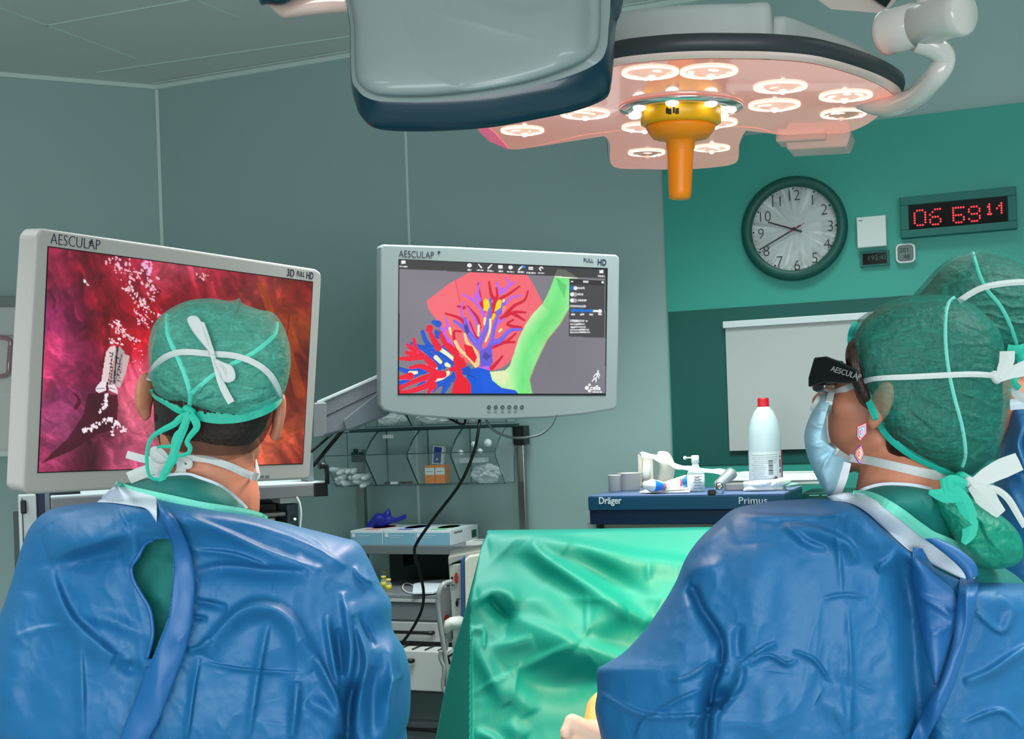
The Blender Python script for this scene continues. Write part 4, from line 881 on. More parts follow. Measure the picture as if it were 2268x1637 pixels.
bins = [bin_(ub + i * wb, ub + (i + 1) * wb, ztop, hb, names[i]) for i in range(4)]
MB().bx(.02, .062, -.072, -.070, -.025, -.012).build('paper_tag', m_paper, bins[1])
wu = (ur - ul - .09) / 3
for i, s in enumerate(('left clear bin of the upper row just under the monitor', 'middle clear bin of the upper row behind the hanging cable', 'right clear bin of the upper row under the monitor')):
    bin_(ul + .09 + i * wu, ul + .09 + (i + 1) * wu, zt + .15, .145, s, .16)
def at(x, y, z): return Mk @ Vector((x, y, z))
# contents
m_cap = mat('cap_white', (228, 232, 232), .4); rs = random.Random(3); zf = ztop - hb
cap0 = None
def small(name, labl, cat, mb, m, loc, rotm=None, group=None, **k):
    o = mb.build(name, m, None, **k); o.matrix_world = Mk @ T3(*loc) @ (rotm if rotm is not None else Matrix.Identity(4)); tag(o, labl, cat, group); return o
k = 0
for r, (n_, zz) in enumerate(((6, .012), (6, .034), (4, .056))):
    for i in range(n_):
        x = ub + .016 + i * .020 + (r % 2) * .008; y = -.10 - .045 + r * -.010
        mbb = MB().lathe([(0, 0), (.0095, 0), (.0095, .05), (.006, .052), (.006, .062), (0, .062)], 12)
        Rm = Matrix.Rotation(math.radians(90 + rs.uniform(-12, 12)), 4, 'X') @ Matrix.Rotation(rs.uniform(-.3, .3), 4, 'Y')
        if cap0 is None: cap0 = small('capped_tube', 'white capped plastic tube lying in the leftmost clear bin', 'tube', mbb, m_cap, (x, y, zf + zz), Rm, 'white tubes in the leftmost bin'); first = Matrix(cap0.matrix_world)
        else: c = cap0.copy(); COL.objects.link(c); c.matrix_world = Mk @ T3(x, y, zf + zz) @ Rm
b = MB(); b.bx(0, .036, -.03, 0, 0, .036); b.bx(.004, .018, -.022, -.008, .036, .048); small('green_bottle', 'small dark green bottle standing in the leftmost clear bin', 'bottle', b, mat('bottle_dark_green', (14, 52, 50), .3), (ub + .05, -.12, zf + .082), bevel=.003)
for i, (x, w) in enumerate(((.012, .02), (.036, .026), (.066, .018), (.09, .028))):
    b = MB().box((0, 0, .004), (w, .02, .008), R=Matrix.Rotation(.3 * i, 3, 'Z')); small('scrap', 'small dark and white scrap lying in the second clear bin', 'scrap', b, mat('scrap_dark', (60, 26, 26), .5) if i != 1 else m_cap, (ub + wb + x + .01, -.13, zf + .002), group='scraps in the second bin')
m_or = mat('box_orange', (232, 130, 20), .45)
for i, s in enumerate(('left', 'right')):
    b = MB(); b.bx(0, .037, -.045, 0, 0, .062); o = small('medicine_box', '%s one of the two orange and white boxes in the clear bin' % s, 'box', b, m_or, (ub + 2 * wb + .018 + i * .039, -.115, zf + .003), bevel=.001)
    MB().bx(.001, .036, -.0456, -.044, .030, .054).build('label_panel', m_paper, o); MB().bx(.006, .030, -.0462, -.045, .040, .042).build('print_line', mat('print_grey', (120, 120, 118), .6), o)
b = MB(); b.bx(0, .042, -.02, 0, 0, .064); o = small('blue_packet', 'blue and white packet standing behind the orange boxes', 'box', b, m_paper, (ub + 2 * wb + .020, -.085, zf + .070), Matrix.Rotation(.12, 4, 'Y'), bevel=.001)
MB().bx(.005, .034, -.0208, -.019, .004, .060).build('blue_front', mat('blue_print', (30, 70, 150), .4), o); MB().bx(.016, .022, -.0215, -.020, .014, .020).build('white_mark', m_paper, o)
def crumple(name, labl, px, py, D, w, h, d, m, seed, M4=None):
    V = []; n, kk = 26, 14; r = np.random.RandomState(seed)
    for i in range(kk + 1):
        for j in range(n):
            a = math.pi * i / kk; b_ = 2 * math.pi * j / n; q = np.array([math.sin(a) * math.cos(b_), math.sin(a) * math.sin(b_), math.cos(a)]); s = 1 + .5 * (r.rand() - .5); V.append(q * s * np.array([w, d, h]) / 2)
    Fc = [(i * n + j, i * n + (j + 1) % n, (i + 1) * n + (j + 1) % n, (i + 1) * n + j) for i in range(kk) for j in range(n)]
    o = mesh_from(name, V, Fc, m, None, smooth=False); o.matrix_world = M4; tag(o, labl, 'packaging'); return o
m_film = sheer('clear_film', (224, 232, 232), .35, .12, gloss=.2)
o = crumple('plastic_bags', 'crumpled clear plastic bags heaped in the rightmost bin', 0, 0, 0, .10, .06, .07, m_film, 4, Mk @ T3(ub + 3.5 * wb, -.14, zf + .032)); o['kind'] = 'stuff'
for i, (x, sc, s) in enumerate(((.10, .10, 'left'), (.27, .13, 'middle'), (.42, .09, 'right'))):
    o = crumple('cotton_swabs', 'heap of white swabs in the %s clear bin of the upper row' % s, 0, 0, 0, sc, .035, .06, m_cap, 9 + i, Mk @ T3(ul + .09 + x, -.17, zt + .030)); o['kind'] = 'stuff'
for i, (px, py, s) in enumerate(((1083, 982, 'large'), (1052, 985, 'middle sized'), (1066, 1000, 'small'), (1022, 1003, 'lone leftmost'))):
    u, w = fk.uv(px, py, -.16); r = (.013, .009, .008, .009)[i]
    small('white_cap', '%s white plastic cap on the tray in the rightmost bin' % s, 'cap', MB().lathe([(0, .016), (r, .014), (r, 0), (0, 0)], 20, R=Matrix.Rotation(math.pi / 2 - .2, 3, 'X')), m_cap, (u, -.16, w))
u, w = fk.uv(1045, 1018, -.15); b = MB(); b.prism_z(rrect(.11, .07, .02), 0, .016); small('plastic_tray', 'shallow clear tray holding white caps in the rightmost bin', 'tray', b, m_film, (u, -.15, w - .01))
# ---- glove boxes on the shelf
m_gb = mat('glove_box_white', (222, 228, 232), .45); m_gbb = mat('glove_box_blue', (128, 176, 196), .45)
cols = [((232, 120, 60), 'orange', (777, 847)), ((60, 90, 190), 'blue', (850, 920)), ((60, 190, 110), 'green', (921, 997))]
for i, (c, cn_, (xa, xb)) in enumerate(cols):
    u0, z0 = fk.uv(xa, 1207.5, -.285); u1, z1 = fk.uv(xb, 1178, -.285); zz = zs
    s = ('left glove box with orange tag and a blue glove coming out of it', 'middle glove box with blue tag and oval opening', 'right glove box with green tag and oval opening')[i]
    o = thing('glove_box', s, 'glove box', M=Mk @ T3(u0, -.285, zz)); w = u1 - u0; hgt = .050; dp = .235
    MB().bx(0, w, 0, dp, 0, hgt).build('carton', m_gb, o, bevel=.001)
    MB().bx(.001, w - .001, -.0008, .0005, .001, hgt - .008).build('blue_panel', m_gbb, o)
    MB().bx(.006, .018, -.0014, -.0004, hgt - .022, hgt - .010).build('emblem', m_gb, o)
    b = MB(); b.bx(.026, .075, -.0014, -.0004, hgt - .019, hgt - .016); b.bx(.026, .060, -.0014, -.0004, hgt - .025, hgt - .0228); b.build('print_line', mat('print_pale', (180, 206, 216), .5), o)
    L = MB(); L.lathe([(.030, .0), (.033, .0008), (.036, .0)], 36, o=(w * .5, .135, hgt), sx=.98, sy=1.9, smooth=False); L.build('opening_rim', mat('rim_' + cn_, c, .4), o)
    L = MB(); L.lathe([(0, .0006), (.0315, .0006)], 36, o=(w * .5, .135, hgt), sx=.98, sy=1.9, smooth=False); L.build('opening', m_black, o)
    L = MB(); L.bx(w * .34, w * .56, .018, .045, hgt, hgt + .0006); L.bx(w * .58, w * .78, .020, .043, hgt, hgt + .0005); L.build('size_tag', mat('tag_' + cn_, c, .5), o)
    if i == 2:
        MB().bx(w - .0005, w + .0006, .18, .222, .008, .034).build('side_tag', mat('tag_dark_green', (20, 90, 60), .5), o)
        b = MB(); b.bx(w - .0005, w + .0006, .03, .10, .036, .042); b.build('side_print', mat('print_grey', (120, 120, 118), .6), o)
bl = mat('glove_blue', (28, 40, 150), .45, bump=.3, bscale=90)
g = MB(); L0 = lambda px, py, y: Mk @ Vector((fk.uv(px, py, y)[0], y, fk.uv(px, py, y)[1]))
for pts, r in (([(822, 1165), (840, 1150), (860, 1152)], (.016, .022, .014)), ([(845, 1160), (858, 1140), (862, 1126)], (.018, .014, .003)), ([(860, 1152), (880, 1150), (898, 1142), (897, 1147), (875, 1157)], (.012, .006, .005, .005, .004)), ([(826, 1164), (845, 1160), (870, 1153)], (.010, .018, .008)), ([(838, 1158), (832, 1148)], (.012, .004))):
    q = [L0(x, y, -.16) for x, y in pts]; 
    for a_, b_, ra, rb in zip(q[:-1], q[1:], r[:-1], r[1:]): capsule(g, a_, b_, ra, rb)
V, Fc = remesh(g, .003, 2); o = mesh_from('rubber_glove', V, Fc, bl, None); tag(o, 'crumpled blue rubber glove sticking out of the left glove box', 'glove')
u, w = fk.uv(1050, 1202, -.25); b = MB(); b.bx(0, .10, 0, .08, 0, .012); o = small('leaflet', 'small printed white leaflet lying right of the glove boxes', 'leaflet', b, m_paper, (fk.uv(1032, 1205, -.27)[0], -.27, zs), Matrix.Rotation(.0, 4, 'Z'))
b = MB(); [b.bx(.015 + .0 * i, .07, .012 + i * .014, .018 + i * .014, .0119, .0125) for i in range(4)]; b.build('print_line', mat('print_grey', (120, 120, 118), .6), o)
# ================================================================ DRAWER CART
_, zc0 = fk.uv(930, 1318, -.44); uc0, _ = fk.uv(780, 1318, -.44); uc1, _ = fk.uv(1012, 1318, -.44)
t = thing('drawer_cart', 'grey drawer cart with black handles below the wall shelf', 'cart', M=Mk @ T3(uc0, -.44, zc0)); w = uc1 - uc0
fc = Fr(Mk @ T3(uc0, -.44, zc0)); zz = lambda py, y=0: fc.uv(930, py, y)[1]
m_cart = mat('cart_grey', (112, 116, 120), .4); m_cartl = mat('cart_light', (176, 178, 176), .4)
fl = -(Mk.translation.z + zc0)
MB().bx(0, w, .005, .36, fl + .06, -.004).build('carcass', m_cart, t, bevel=.002)
MB().bx(-.004, w + .004, -.004, .37, -.012, 0).build('cart_top', mat('cart_top_grey', (128, 132, 136), .35), t, bevel=.002); MB().bx(0, w, -.006, .004, zz(1334), -.012).build('top_lip', m_cartl, t, bevel=.001)
def drawer(y0, y1, off, m, hy=None, hx=(870, 962)):
    d = MB().bx(.002, w - .002, off, off + .02 if off > -.03 else .01, zz(y1, off), zz(y0, off)).build('drawer', m, t, bevel=.002)
    if hy:
        (a, _), (b_, _) = fc.uv(hx[0], hy, off), fc.uv(hx[1], hy, off); z = zz(hy, off); hb_ = MB(); hb_.tube([(a, off - .004, z), (a + .006, off - .014, z), (b_ - .02, off - .014, z), (b_ - .004, off - .013, z), (b_, off - .004, z)], [.005, .005, .006, .008, .006], 10); hb_.build('drawer_handle', m_black, d)
drawer(1336, 1374, 0, m_cart); drawer(1379, 1421, -.003, m_cartl, 1400, (800, 962)); drawer(1443, 1530, -.085, mat('drawer_white', (206, 206, 202), .4), 1463, (850, 918)); drawer(1534, 1594, 0, mat('drawer_dark', (96, 106, 106), .45)); drawer(1599, 1660, -.003, m_cart, 1614, (840, 972))
MB().bx(.004, w - .004, .0, .012, zz(1442), zz(1422)).build('drawer_gap', m_black, t)
b = MB(); [b.bx(.02 + i * .045, .024 + i * .045, -.07, .0, zz(1443, -.03), zz(1432, -.03)) for i in range(8)]; b.build('divider', mat('divider_dark', (34, 38, 40), .4), t)
for dx in (.03, w - .03):
    for dy in (.04, .33): MB().lathe([(0, -.022), (.028, -.02), (.028, .02), (0, .022)], 20, o=(dx, dy, fl + .03), R=Matrix.Rotation(math.pi / 2, 3, 'Y')).build('castor', m_black, t)
Mc = Mk @ T3(uc0, -.44, zc0)
def vial(px, py, s):
    q = on_z(px, py, (Mc.translation.z)); o = thing('vial', s, 'vial', loc=q)
    MB().lathe([(0, 0), (.0095, 0), (.010, .002), (.010, .026), (.0065, .031), (.0065, .036)], 20).build('glass_body', sheer('vial_glass', (210, 220, 215), .3, .1, gloss=.2), o)
    MB().lathe([(.0102, .006), (.0102, .022)], 20).build('label', mat('vial_label', (226, 206, 60), .5), o); MB().lathe([(0, .0345), (.0085, .0345), (.0085, .042), (0, .042)], 20).build('vial_cap', mat('vial_cap_yellow', (232, 214, 100), .4), o)
vial(850, 1303, 'glass vial with yellow cap left of its twin beside the blue sleeve'); vial(861, 1310, 'glass vial with yellow label, the right one of the pair on the drawer cart')
vial(854, 1290, 'glass vial standing behind the pair on the drawer cart')
q0 = on_z(945, 1308, Mc.translation.z + .002); o = thing('face_mask', 'white face mask with ear loop lying on top of the drawer cart', 'face mask', loc=q0); zt_ = Mc.translation.z
b = MB(); pp = [on_z(x, y, zt_ + .004) for x, y in ((913, 1317), (916, 1298), (940, 1292), (985, 1287), (993, 1292), (985, 1308), (960, 1316))]; pq = [q + Vector((0, 0, .008)) for q in pp]; n = len(pp)
b.add(pp + pq, [tuple(range(n)), tuple(range(2 * n - 1, n - 1, -1))] + [(i, i + n, (i + 1) % n + n, (i + 1) % n) for i in range(n)]); b.build('mask_sheet', mat('mask_white', (214, 222, 228), .6), o, world=True, bevel=.002)
b = MB(); b.tube([on_z(x, y, zt_ + .005) for x, y in smooth_path([(914, 1314), (900, 1311), (892, 1303), (895, 1294), (904, 1292), (916, 1297)], 6)], .0022, 8); b.build('ear_loop', m_paper, o, world=True)
# ================================================================ PATIENT MONITOR UNIT beside the drape
def hexa(px_front, D, px_back=None, D2=None, th=None):
    a = [P(x, y, D if not callable(D) else D(x)) for x, y in px_front]
    b_ = [q + Vector((0, th, 0)) for q in a] if th else [P(x, y, D2 if not callable(D2) else D2(x)) for x, y in px_back]; n = len(a)
    return a + b_, [tuple(range(n)), tuple(range(2 * n - 1, n - 1, -1))] + [(i, i + n, (i + 1) % n + n, (i + 1) % n) for i in range(n)]
Z6 = lambda x, y: (760 + x / 3.047, 1100 + y / 3.047)
t = thing('device_module', 'white medical device with blue edge and grey hoses standing left of the green drape', 'medical device', loc=P(1010, 1400, 3.2))
m_dev = mat('device_white', (196, 196, 188), .45); m_devb = mat('device_blue', (52, 92, 150), .4); m_hose = mat('hose_grey', (150, 152, 150), .35)
MB().add(*hexa([Z6(712, 462), Z6(800, 452), Z6(800, 1030), Z6(745, 1030), Z6(726, 700)], 3.2, th=.12)).build('front_face', m_dev, t, world=True, bevel=.003)
MB().add(*hexa([Z6(708, 405), Z6(740, 400), Z6(940, 358), Z6(1000, 350), Z6(1000, 372), Z6(820, 420), Z6(745, 448), Z6(710, 465)], lambda x: 3.19 + (x - 992) * .0006, th=.16)).build('top_cover', mat('device_grey', (178, 176, 168), .45), t, world=True, bevel=.003)
MB().add(*hexa([Z6(792, 430), Z6(822, 402), Z6(826, 860), Z6(800, 900)], 3.185, th=.10)).build('blue_edge', m_devb, t, world=True, bevel=.003)
MB().add(*hexa([Z6(820, 425), Z6(850, 402), Z6(1010, 372), Z6(1010, 900), Z6(826, 860)], lambda x: 3.18 + (x - 1030) * .0008, th=.10)).build('side_panel', mat('device_cream', (214, 210, 196), .45), t, world=True, bevel=.004)
MB().add(*hexa([Z6(632, 640), Z6(725, 632), Z6(735, 985), Z6(690, 980), Z6(655, 800)], 3.24, th=.08)).build('lower_bracket', mat('device_grey2', (160, 162, 158), .45), t, world=True, bevel=.003)
MB().add(*hexa([Z6(735, 985), Z6(800, 960), Z6(795, 1640), Z6(760, 1640)], 3.22, th=.06)).build('stand', m_dev, t, world=True, bevel=.003)
def oval(px, py, rx, ry, D, m, nm):
    q = P(*Z6(px, py), D); MB().prism([(q.x + rx * math.cos(a * math.pi / 8), q.z + ry * math.sin(a * math.pi / 8)) for a in range(16)], D - .004, D + .003).build(nm, m, t, world=True)
m_ro = mat('button_red', (186, 48, 20), .35)
oval(764, 550, .005, .0155, 3.2, m_ro, 'red_slot'); oval(736, 547, .003, .003, 3.2, m_black, 'socket'); oval(769, 720, .004, .009, 3.2, m_black, 'socket'); oval(700, 822, .0075, .0105, 3.235, m_ro, 'red_button'); oval(775, 690, .005, .001, 3.2, m_ink, 'slot'); oval(740, 596, .005, .001, 3.2, m_ink, 'slot')
b = MB(); b.tube([P(*Z6(x, y), D) for x, y, D in ((785, 855, 3.18), (735, 858, 3.15), (715, 862, 3.14), (685, 920, 3.14))], [.020, .018, .015, .008], 14); b.build('plug', m_dev, t, world=True)
def hose(pts, r, nm='hose'): b = MB(); b.tube([P(q[0], q[1], q[2]) for q in smooth_path([(*Z6(x, y), D) for x, y, D in pts], 8)], r, 10); b.build(nm, m_hose, t, world=True)
hose([(715, 580, 3.17), (680, 590, 3.14), (650, 640, 3.13), (640, 720, 3.13), (652, 850, 3.13), (675, 990, 3.13), (695, 1150, 3.13), (700, 1280, 3.13)], .0065)
hose([(685, 920, 3.14), (685, 945, 3.14), (700, 990, 3.14), (690, 1040, 3.14)], .005); hose([(660, 1040, 3.12), (655, 1090, 3.12), (680, 1160, 3.12), (672, 1260, 3.12), (680, 1310, 3.12), (702, 1335, 3.12)], .005); hose([(735, 575, 3.16), (700, 578, 3.16), (672, 590, 3.15)], .006, 'hose_connector')
MB().add(*hexa([Z6(700, 1060), Z6(770, 1025), Z6(765, 1060), Z6(760, 1130), Z6(712, 1140)], 3.15, th=.03)).build('white_clip', m_paper, t, world=True, bevel=.003)
b = MB(); [b.tube([P(*Z6(x0, y0), 3.14), P(*Z6(x1, y1), 3.14)], .0025, 6) for x0, y0, x1, y1 in ((708, 1070, 720, 1130), (720, 1130, 760, 1135), (712, 1080, 755, 1050), (730, 1110, 752, 1095))]; b.build('clip_lines', m_ink, t, world=True)
# ================================================================ ENDOSCOPY CART under the left monitor
X5 = Vector((.90, .43, 0)).normalized(); M5 = frameM(X5, (0, 0, 1), P(724, 1066, 2.98)); f5 = Fr(M5)
t = thing('equipment_cart', 'equipment cart with white shelf and black handle under the left monitor', 'cart', M=M5)
u0, _ = f5.uv(60, 1090); _, zb = f5.uv(724, 1098); ub5, _ = f5.uv(696, 1090)
MB().bx(u0 + .05, 0, .002, .42, -.006, 0).build('shelf_top', mat('shelf_top_white', (210, 220, 222), .35), t, bevel=.002)
MB().bx(u0 + .05, ub5, 0, .42, zb, -.006).build('shelf_front', mat('shelf_front_grey', (118, 118, 120), .4), t, bevel=.002); MB().bx(ub5, .002, -.002, .42, zb - .001, -.003).build('end_block', m_black, t, bevel=.002)
b = MB(); q = lambda px, py: (lambda u: (u[0], .0, u[1]))(f5.uv(px, py)); b.tube([q(706, 1033), q(715, 1031), q(722, 1034), q(724, 1045), q(725, 1072)], [.009, .009, .008, .006, .006], 12); b.build('cart_handle', m_black, t)
MB().bx(*sorted((f5.uv(690, 1060)[0], f5.uv(703, 1060)[0])), .03, .10, 0, f5.uv(700, 1003)[1]).build('monitor_column', mat('column_grey', (120, 128, 130), .4), t, bevel=.003)
fl5 = -M5.translation.z
ur5, _ = f5.uv(668, 1140); ul5, _ = f5.uv(50, 1140)
MB().bx(ur5 - .028, ur5, .03, .40, fl5 + .08, f5.uv(660, 1117)[1]).build('side_column', mat('unit_dark', (52, 70, 76), .35), t, bevel=.002)
MB().bx(*sorted((f5.uv(625, 1110)[0], ur5 + .0)), .02, .10, f5.uv(640, 1116)[1], f5.uv(640, 1100)[1]).build('bracket', m_cartl, t, bevel=.002)
MB().bx(ul5, ur5 - .03, .12, .42, fl5 + .1, f5.uv(600, 1120)[1]).build('dark_unit', mat('unit_black', (16, 18, 20), .35), t, bevel=.003)
MB().bx(*sorted((f5.uv(560, 1140)[0], f5.uv(636, 1140)[0])), .01, .30, f5.uv(600, 1146)[1], f5.uv(600, 1137)[1]).build('keyboard_tray', mat('tray_grey', (110, 108, 106), .45), t, bevel=.004)
MB().bx(*sorted((f5.uv(540, 1150)[0], f5.uv(614, 1150)[0])), .02, .30, f5.uv(600, 1190)[1], f5.uv(600, 1149)[1]).build('white_unit', m_cartl, t, bevel=.003)
u, w = f5.uv(660, 1151); MB().lathe([(0, .004), (.003, .003), (.003, 0)], 12, o=(u, .03, w), R=RX).build('led', mat('led_green', (220, 255, 220), .3, emit=(200, 255, 200), es=3), t)
b = MB(); [b.bx(ur5 - .022, ur5 - .006, .028, .032, f5.uv(650, y + 2)[1], f5.uv(650, y)[1]) for y in (1146, 1152)]; b.build('vent_slot', m_black, t)
b = MB(); b.tube([M5.inverted() @ p for p in pxpath([(657, 1101, 2.92), (664, 1115, 2.92), (667, 1140, 2.92), (664, 1175, 2.92)], 6)], .0022, 8); b.build('white_cable', m_paper, t)
a, z1 = f5.uv(42, 1097); b_, _ = f5.uv(80, 1097)
MB().bx(a, b_, .0, .05, fl5 + .1, z1).build('side_column', mat('cart_frame_white', (184, 190, 188), .4), t, bevel=.003)
MB().bx(*sorted((f5.uv(45, 1120)[0], f5.uv(58, 1120)[0])), -.012, .0, f5.uv(50, 1138)[1], f5.uv(50, 1108)[1]).build('latch', m_black, t, bevel=.003)
MB().bx(*sorted((f5.uv(48, 1120)[0], f5.uv(50, 1120)[0])), -.002, .001, f5.uv(50, 1230)[1], f5.uv(50, 1104)[1]).build('column_gap', m_black, t)
for i, (xa, xb, c) in enumerate(((80, 100, (16, 36, 66)), (101, 112, (110, 122, 128)), (113, 150, (12, 22, 44)), (150, 181, (20, 26, 32)))):
    MB().bx(*sorted((f5.uv(xa, 1120)[0], f5.uv(xb, 1120)[0])), .02, .10, fl5 + .1, f5.uv(100, 1093)[1]).build('rear_column', mat('rear_col_%d' % i, c, .4), t)
for dx in (ul5 + .05, ur5 - .05):
    for dy in (.05, .38): MB().lathe([(0, -.02), (.045, -.018), (.045, .018), (0, .02)], 20, o=(dx, dy, fl5 + .045), R=Matrix.Rotation(math.pi / 2, 3, 'Y')).build('castor', m_black, t)
MB().bx(ul5, ur5, .03, .40, fl5 + .085, fl5 + .12).build('cart_base', m_cartl, t, bevel=.004)
# ================================================================ DISPENSER on the left wall
Md = frameM(DL, (0, 0, 1), lwallpt(20, 850)); fd = Fr(Md)
t = thing('wall_dispenser', 'white wall dispenser with pink tinted handle cut by the left photo edge', 'dispenser', M=Md)
y = -.10; a, z0 = fd.uv(-90, 1008, y); b_, z1 = fd.uv(46, 690, y)
MB().bx(a, b_, y, -.002, z0, z1).build('body', mat('dispenser_white', (206, 204, 198), .4), t, bevel=.006)
MB().bx(a - .005, b_ + .004, y - .015, -.002, fd.uv(0, 1012, y)[1], fd.uv(0, 998, y)[1]).build('bottom_lip', m_white, t, bevel=.003)
MB().bx(a, b_, y + .02, -.002, z1, fd.uv(20, 655, y)[1]).build('lid', mat('lid_grey', (120, 132, 130), .4), t, bevel=.004)
MB().bx(a, b_ - .005, y - .012, y, fd.uv(20, 745, y)[1], fd.uv(20, 680, y)[1]).build('upper_cover', mat('cover_white', (186, 190, 188), .35), t, bevel=.006)
MB().bx(a, b_ , y - .006, y, fd.uv(20, 876, y)[1] , fd.uv(20, 872, y)[1]).build('ledge', m_white, t)
L = MB(); L.tube([Vector((fd.uv(px, py, y - dy)[0], y - dy, fd.uv(px, py, y - dy)[1])) for px, py, dy in smooth_path([(-20, 745, .01), (20, 752, .03), (22, 770, .03), (20, 800, .035), (17, 828, .03), (0, 834, .02), (-20, 834, .01)], 6)], .008, 12)
L.build('handle', mat('pink_glass', (176, 130, 140), .15, coat=1, alpha=.85), t)
# ================================================================ ANAESTHESIA MACHINE and what stands on it
MP = frameM(DB, (0, 0, 1), P(1302, 1098, 3.28)); fp = Fr(MP); ZT = MP.translation.z
t = thing('anaesthesia_machine', 'dark blue anaesthesia machine cabinet behind the green drape', 'anaesthesia machine', M=MP)
u1, _ = fp.uv(1738, 1098); _, zb = fp.uv(1303, 1162); _, zm = fp.uv(1303, 1131)
m_pr = mat('machine_blue', (6, 62, 92), .35); m_pr2 = mat('machine_blue_dark', (4, 30, 62), .35); m_prt = mat('machine_top', (94, 114, 156), .3)
MB().bx(0, u1, .0, .34, zm, -.004).build('top_box', m_pr, t, bevel=.002); MB().bx(.002, u1 - .002, .004, .34, zb, zm).build('lower_band', m_pr2, t, bevel=.002)
MB().bx(.001, u1 - .001, .001, .339, -.004, 0).build('top_plate', m_prt, t, bevel=.001)
MB().bx(.03, u1 - .03, .03, .32, -ZT + .12, zb).build('body', mat('machine_cream', (150, 146, 128), .45), t, bevel=.003)
MB().bx(-.014, .012, .03, .2, zb - .03, zb + .006).build('side_handle', m_cartl, t, bevel=.002); MB().bx(.024, .034, .02, .06, zb - .2, zb).build('side_gap', m_black, t)
MB().bx(.0, u1, .0, .34, -ZT + .05, -ZT + .12).build('chassis', m_pr2, t, bevel=.004)
for dx in (.05, u1 - .05):
    for dy in (.05, .29): MB().lathe([(0, -.015), (.027, -.014), (.027, .014), (0, .015)], 20, o=(dx, dy, -ZT + .027), R=Matrix.Rotation(math.pi / 2, 3, 'Y')).build('castor', m_black, t)
m_sil = mat('lettering_silver', (190, 204, 208), .4)
word(fp, 'Dräger', 1326, 1116, .0265, m_sil, t, .85, bold=.0006); word(fp, 'Primus', 1635, 1116, .0255, m_sil, t, 1.08)
def top(px, py, dz=0): return on_z(px, py, ZT + dz)
def item(name, labl, cat, px, py, rz=0, group=None): return thing(name, labl, cat, loc=top(px, py, .0005), rotz=rz, group=group)
m_cup = sheer('cup_plastic', (214, 212, 204), .82, .35); m_cupw = mat('cup_white', (212, 210, 200), .5)
o = item('paper_cup', 'narrow white cup left of the wider cup on the blue machine', 'cup', 1362, 1089)
MB().lathe([(0, .001), (.0175, .001), (.0185, .045), (.0195, .046), (.0195, .048), (.0175, .047), (.0165, .003), (0, .003)], 28).build('cup_body', m_cupw, o)
o = item('paper_cup', 'wide translucent cup right behind the narrow one on the machine', 'cup', 1396, 1086)
MB().lathe([(0, .001), (.029, .001), (.032, .048), (.036, .049), (.036, .051), (.031, .050), (.028, .003), (0, .003)], 32).build('cup_body', m_cup, o)
o = item('folded_carton', 'tall folded white card standing upright behind the cups', 'carton', 1432, 1078, -.2)
L = MB(); L.bx(-.024, -.012, 0, .03, 0, .098); L.bx(-.024, .022, .018, .028, 0, .098); L.bx(.010, .022, -.004, .024, 0, .096); L.build('card', mat('card_cream', (214, 208, 192), .6), o, bevel=.002)
L = MB(); L.tube([(.0, .0, 0), (.0, -.003, .04), (.004, .0, .08)], [.012, .014, .010], 14); L.build('paper_roll', m_paper, o)
o = item('paper_pouch', 'curved pale paper pouch leaning beside the tall card', 'pouch', 1475, 1074)
V, Fc, _ = inflate([(1458, 1000), (1478, 1001), (1488, 1012), (1495, 1030), (1494, 1050), (1488, 1064), (1470, 1068), (1456, 1066), (1460, 1040), (1455, 1015)], 3.42, .02, .02, (1474, 1036), n=60, rings=12, brings=5, smooth=4); mesh_from('pouch_body', V, Fc, mat('pouch_cream', (206, 204, 190), .55), o)
# long clear wrapper
o = item('plastic_wrapper', 'long crinkled clear wrapper lying across the items on the machine', 'packaging', 1600, 1075)
wp = [(1418, 1008, 3.36), (1440, 1010, 3.37), (1470, 1020, 3.38), (1500, 1033, 3.40), (1540, 1040, 3.43), (1600, 1046, 3.48), (1650, 1052, 3.50), (1700, 1055, 3.50)]
rr = np.random.RandomState(2)
L = MB(); pth = pxpath(wp, 8); L.ribbon(pth, [.018 + .016 * math.sin(i * .35) ** 2 + rr.rand() * .003 for i in range(len(pth))], .003, nrm=(0, -.6, .8), crown=.004); L.build('wrapper_sleeve', sheer('wrapper_film', (232, 236, 232), .62, .15, gloss=.2), o, world=True)
L = MB(); 
for dz in (-3, 3): L.tube([P(x, y + dz * 1.2, d - .004) for x, y, d in smooth_path(wp[:], 6)], .0014, 6)
L.build('wrapper_edge', m_paper, o, world=True)
o = item('instrument_tray', 'long white tray lying behind the big bottle on the machine', 'tray', 1760, 1085)
pa = [P(1600, 1050, 3.68), P(1700, 1048, 3.64), P(1812, 1047, 3.58), P(1816, 1064, 3.48), P(1720, 1066, 3.52), P(1620, 1066, 3.58)]; L = MB(); pb = [q + Vector((0, 0, -.012)) for q in pa]; n = 6
L.add(pa + pb, [tuple(range(n)), tuple(range(2 * n - 1, n - 1, -1))] + [(i, i + n, (i + 1) % n + n, (i + 1) % n) for i in range(n)]); L.build('tray_body', mat('tray_white', (204, 212, 206), .4), o, world=True, bevel=.003)
L = MB(); L.tube([q + Vector((0, 0, .002)) for q in pa + pa[:1]], .003, 8); L.build('tray_rim', m_white, o, world=True)
